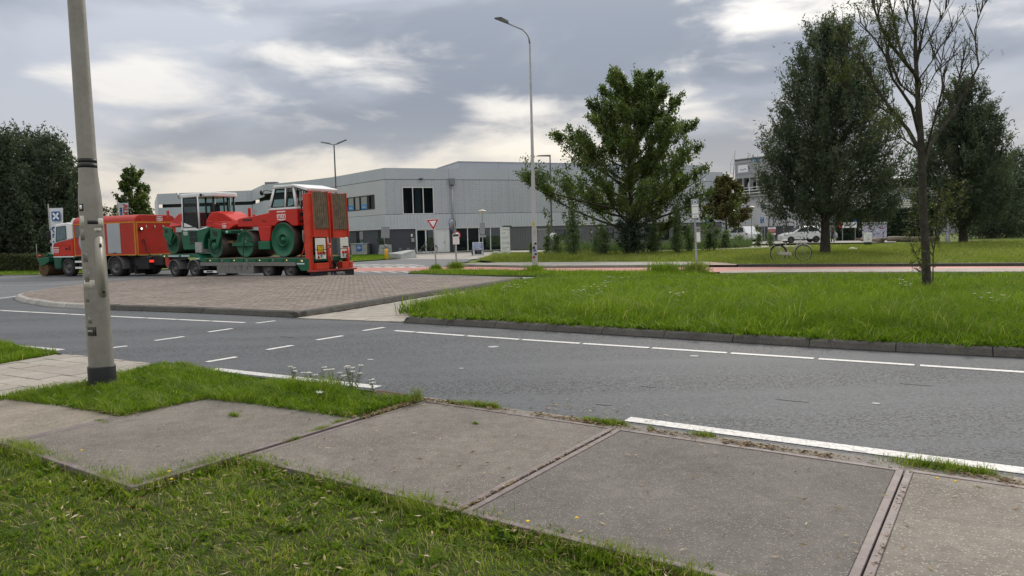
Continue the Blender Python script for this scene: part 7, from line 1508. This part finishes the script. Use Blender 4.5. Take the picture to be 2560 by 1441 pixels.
p = at(2191, 595, 68); o = empty('utility_box', (p.x, p.y, p.z - .1), R(-8), 'utility box painted all over with colourful figures before the ivy', 'utility box'); h = at(2191, 556, 68).z - p.z + .1
SW2 = m_swirl('painted_box', [(.20, .20, .38), (.50, .50, .58), (.34, .36, .52), (.55, .56, .60), (.12, .08, .22), (.34, .07, .12)], 2.6, 1.6)
box('body', SW2, o, -.92, .92, 0, 1.1, 0, h - .3); box('top_band', SGREY, o, -.92, .92, 0, 1.1, h - .3, h - .08); box('lid', SWHITE, o, -.98, .98, -.05, 1.15, h - .08, h, .02)
p = at(2117, 570, 73); o = empty('notice_board', (p.x, p.y, 0), R(-10), 'white notice board with a red wavy edge on the ivy', 'sign'); z0, z1 = at(2117, 570, 73).z, at(2117, 553, 73).z; q = box('panel', SWHITE, o, -.55, .85, -.3, -.26, z0, z1 - .12); MB().prism([(-.78, z0), (-.55, z0), (-.48, z0 + .1), (-.56, z0 + .2), (-.48, z0 + .32), (-.55, z0 + .45), (-.60, z1), (-.78, z1 - .05), (-.82, z0 + .3)], -.32, -.27).build('red_edge', SRED, o); box('blue_logo', NAVY, q, .58, .85, -.32, -.30, z1 - .12, z1 + .08)
for a, b in ((-.3, '..........'), (-.3, '.......... ....')): text('Victorie Ijsbaan', .13, PLINTH, q, face_mat((.05, -.303, z0 + .36 if b[-1] != '.' or len(b) < 12 else z0 + .2), (1, 0, 0), (0, 0, 1)))
box('post', GALV, o, -.5, -.44, -.28, -.22, 0, z0); box('post', GALV, o, .7, .76, -.28, -.22, 0, z0)
x, y = gp(2369, 609, .07); o = empty('grey_pole', (x, y, 0), 0, 'plain grey post standing right of the bare ash', 'post'); MB().lathe([(.14, 0), (.14, .9), (.09, .95), (.08, 1.9), (.001, 1.92)], (0, 0, 0), 'z', 14).build('post', GALV, o)
p0 = at(2440, 598, 84); o = empty('low_wall', (p0.x, p0.y, 0), R(5), 'pale low concrete wall under the right-hand trees', 'wall'); box('wall', CB, o, -.5, 3.0, 0, .3, 0, 1.1)
# fence gates before the machine hall
F0, F1 = at(1888, 604, 82), at(1985, 604, 79); FF = Fac(F0.xy, F1.xy); o = empty('fence_gate', (0, 0, 0), 0, 'dark grey panel fence with steel posts beside the car park', 'fence'); FP = mat('fence_dark', (.055, .06, .066), .6, 0, .1); zf = at(1935, 566, 80.5).z
n = 4
for k in range(n): FF.box('fence_panel', FP, o, FF.L * k / n + .06, FF.L * (k + 1) / n - .06, -.03, .03, .15, zf)
for k in range(n + 1): FF.box('post', GALV, o, FF.L * k / n - .05, FF.L * k / n + .05, -.05, .05, 0, zf + .12)
s0 = FF.L * .44; q = FF.box('warning_sign', SWHITE, o, s0 - .45, s0 + .45, .04, .06, zf - .95, zf - .1); FF.box('red_field', SRED, q, s0 - .45, s0 + .45, .06, .066, zf - .75, zf - .33)
for b, s_, dz, m_ in (('LET OP!', .14, .2, PLINTH), ('VERBODEN', .17, .52, WHITE_P), ('toegang', .12, .84, PLINTH)): text(b, s_, m_, q, Matrix.Translation(FF.p(s0, .07, zf - dz)) @ Matrix.Rotation(math.atan2(FF.t.y, FF.t.x), 4, 'Z') @ Matrix.Rotation(PI / 2, 4, 'X'))
p = at(1852, 603, 84); o = empty('switch_cabinet', (p.x, p.y, 0), R(-5), 'beige electrical cabinets behind the white van', 'cabinet'); zc_ = at(1852, 571, 84).z; CAB = mat('cabinet_beige', (.34, .32, .29), .6, 0, .1); 
for k in range(3): box('cabinet_door', CAB, o, -.95 + k * .85, -.13 + k * .85, -.02, .8, .12, zc_ - .1); 
box('roof', SGREY, o, -1.1, 1.8, -.15, .9, zc_ - .1, zc_); box('base', CB, o, -1.0, 1.7, 0, .8, 0, .12); box('label', SWHITE, o, .15, .45, -.03, -.02, zc_ - .9, zc_ - .5)
# ---- cars
def car(name, loc, rz, label, L=4.1, Wd=1.75, Ht=1.55, cat='car'):
    o = empty(name, loc, rz, label, cat); CW = mat('car_white', (.66, .68, .70), .25, 0, .04, 1, coat=.6); CG = mat('car_glass', (.03, .035, .04), .08); hw = Wd / 2
    lower = [(0, .35), (.02, .62), (.12, .80), (.5, .92), (1.0, 1.0), (L - .12, 1.02), (L - .02, .85), (L, .4), (L - .2, .25), (3.45, .25), (3.40, .45), (3.2, .62), (2.98, .62), (2.78, .45), (2.72, .25), (1.12, .25), (1.06, .45), (.88, .62), (.64, .62), (.46, .45), (.40, .25), (.15, .25)]
    MB().prism([(a * L / 4.1, b) for a, b in lower], -hw, hw).build('body', CW, o, .05, 2)
    gh = [(.95, 1.0), (1.75, Ht - .04), (2.3, Ht), (3.3, Ht - .05), (3.85, 1.02)]; n = len(gh); t_ = .14; V = [(a * L / 4.1, -hw + .05 + t_ * (b - 1) / .55, b) for a, b in gh] + [(a * L / 4.1, hw - .05 - t_ * (b - 1) / .55, b) for a, b in gh]
    MB().add(V, [tuple(range(n)), tuple(range(n, 2 * n))[::-1]] + [(i, (i + 1) % n, n + (i + 1) % n, n + i) for i in range(n)]).build('cabin', CW, o, .04, 2)
    for sd in (-1, 1):
        for w_ in ([(1.22, 1.05), (1.82, Ht - .12), (2.32, Ht - .1), (2.34, 1.05)], [(2.42, 1.05), (2.40, Ht - .1), (3.15, Ht - .14), (3.45, 1.1)]):
            slab_glass('side_window', [(a * L / 4.1, sd * (hw - .045 - t_ * (b - 1) / .55), b) for a, b in w_], CG, o, (0, sd * .012, 0))
        box('mirror', CW, o, 1.15, 1.3, sd * hw - (.12 if sd < 0 else -.0), sd * hw + (.12 if sd > 0 else 0), 1.02, 1.14, .03); box('sill', BLACK, o, .9, 3.2, sd * hw - .01, sd * hw + .01, .25, .36); box('headlamp', GLOBE, o, .06, .45, sd * hw - (.0 if sd < 0 else .02), sd * hw + (.0 if sd > 0 else .02), .70, .80); box('tail_lamp', LAMP_R, o, L - .35, L - .02, sd * hw - .012, sd * hw + .012, .82, .96)
        for x in (.76, 3.09): wheel(o, x * L / 4.1, sd * (hw - .01), .32, .32, .2, sd < 0)
    slab_glass('windscreen', [(.99, -.72, 1.03), (.99, .72, 1.03), (1.70, .62, Ht - .08), (1.70, -.62, Ht - .08)], CG, o, (-.015, 0, .012)); slab_glass('rear_window', [(3.84, -.7, 1.06), (3.84, .7, 1.06), (3.36, .62, Ht - .1), (3.36, -.62, Ht - .1)], CG, o, (.015, 0, .012)); box('number_plate', YELLOW, o, L - .01, L + .02, -.26, .26, .6, .72); return o
p = at(1950, 607, 69); car('parked_car', (p.x, p.y, .11), R(-3), 'white parked car behind the bicycle and willow')
p = at(1868, 604, 80); o = car('parked_van', (p.x - 1.0, p.y + 3.5, .11), R(-68), 'white van parked with its tail to the viewer beside the lantern', 4.3, 1.85, 1.75, 'van')
# ---- person walking with a bag behind the willow trunk
def person(loc, rz, label):
    o = empty('person', loc, rz, label, 'person')
    J = {'pel': (0, 0, .94), 'sp': (.01, 0, 1.15), 'ch': (.03, 0, 1.36), 'nk': (.05, 0, 1.50), 'hd': (.07, 0, 1.62), 'tp': (.07, 0, 1.74), 'sl': (.03, .18, 1.42), 'el': (-.03, .24, 1.16), 'wl': (.08, .25, .94), 'sr': (.03, -.18, 1.42), 'er': (.06, -.24, 1.16), 'wr': (.2, -.23, .98), 'hl': (0, .10, .90), 'kl': (.12, .11, .5), 'al': (.10, .11, .08), 'tl': (.26, .12, .04), 'hr': (0, -.10, .90), 'kr': (-.02, -.11, .5), 'ar': (-.22, -.11, .12), 'tr': (-.10, -.12, .03)}
    rad = {'pel': .155, 'sp': .14, 'ch': .165, 'nk': .06, 'hd': .095, 'tp': .07, 'sl': .075, 'el': .05, 'wl': .035, 'sr': .075, 'er': .05, 'wr': .035, 'hl': .10, 'kl': .065, 'al': .045, 'tl': .04, 'hr': .10, 'kr': .065, 'ar': .045, 'tr': .04}
    E_ = [('pel', 'sp'), ('sp', 'ch'), ('ch', 'nk'), ('nk', 'hd'), ('hd', 'tp'), ('ch', 'sl'), ('sl', 'el'), ('el', 'wl'), ('ch', 'sr'), ('sr', 'er'), ('er', 'wr'), ('pel', 'hl'), ('hl', 'kl'), ('kl', 'al'), ('al', 'tl'), ('pel', 'hr'), ('hr', 'kr'), ('kr', 'ar'), ('ar', 'tr')]
    ks = list(J); me = bpy.data.meshes.new('body'); me.from_pydata([J[k] for k in ks], [(ks.index(a), ks.index(b)) for a, b in E_], [])
    s = NT('clothes'); sp = s.n('ShaderNodeSeparateXYZ'); s.l(s.tc.outputs['Object'], sp.inputs[0]); c = s.mix(s.rng(sp.outputs[2], .93, .95), (.022, .022, .026), (.085, .055, .04)); c = s.mix(s.rng(sp.outputs[2], 1.50, 1.52), c, (.42, .26, .19)); s.bsdf(c, .85)
    b_ = link('body', me, s.m, o); b_.modifiers.new('skin', 'SKIN')
    for k, v in zip(ks, me.skin_vertices[0].data): v.radius = (rad[k], rad[k]); v.use_root = k == 'pel'
    sd = b_.modifiers.new('sub', 'SUBSURF'); sd.levels = 1; sd.render_levels = 2; b_.modifiers['skin'].use_smooth_shade = True
    MB().lathe([(.10, 1.60), (.112, 1.66), (.10, 1.74), (.05, 1.79), (.001, 1.80)], (.05, 0, 0), 'z', 14).build('hair', mat('hair_dark', (.03, .02, .015), .7), o)
p = at(2081, 607, 68); person((p.x, p.y, .08), R(180 - 10), 'person in dark clothes walking past the ivy behind the willow')
p2 = at(2089, 600, 68); o = empty('shoulder_bag', (p2.x, p2.y, 0), 0, 'grey bag carried by the walking person', 'bag'); MB().lathe([(.08, .45), (.17, .5), (.19, .75), (.12, .95), (.02, 1.0)], (0, 0, 0), 'z', 12).build('body', SGREY, o); MB().tube([(-.02, 0, .98), (-.12, 0, 1.2), (-.2, 0, 1.42)], .012, 5).build('strap', TP, o)
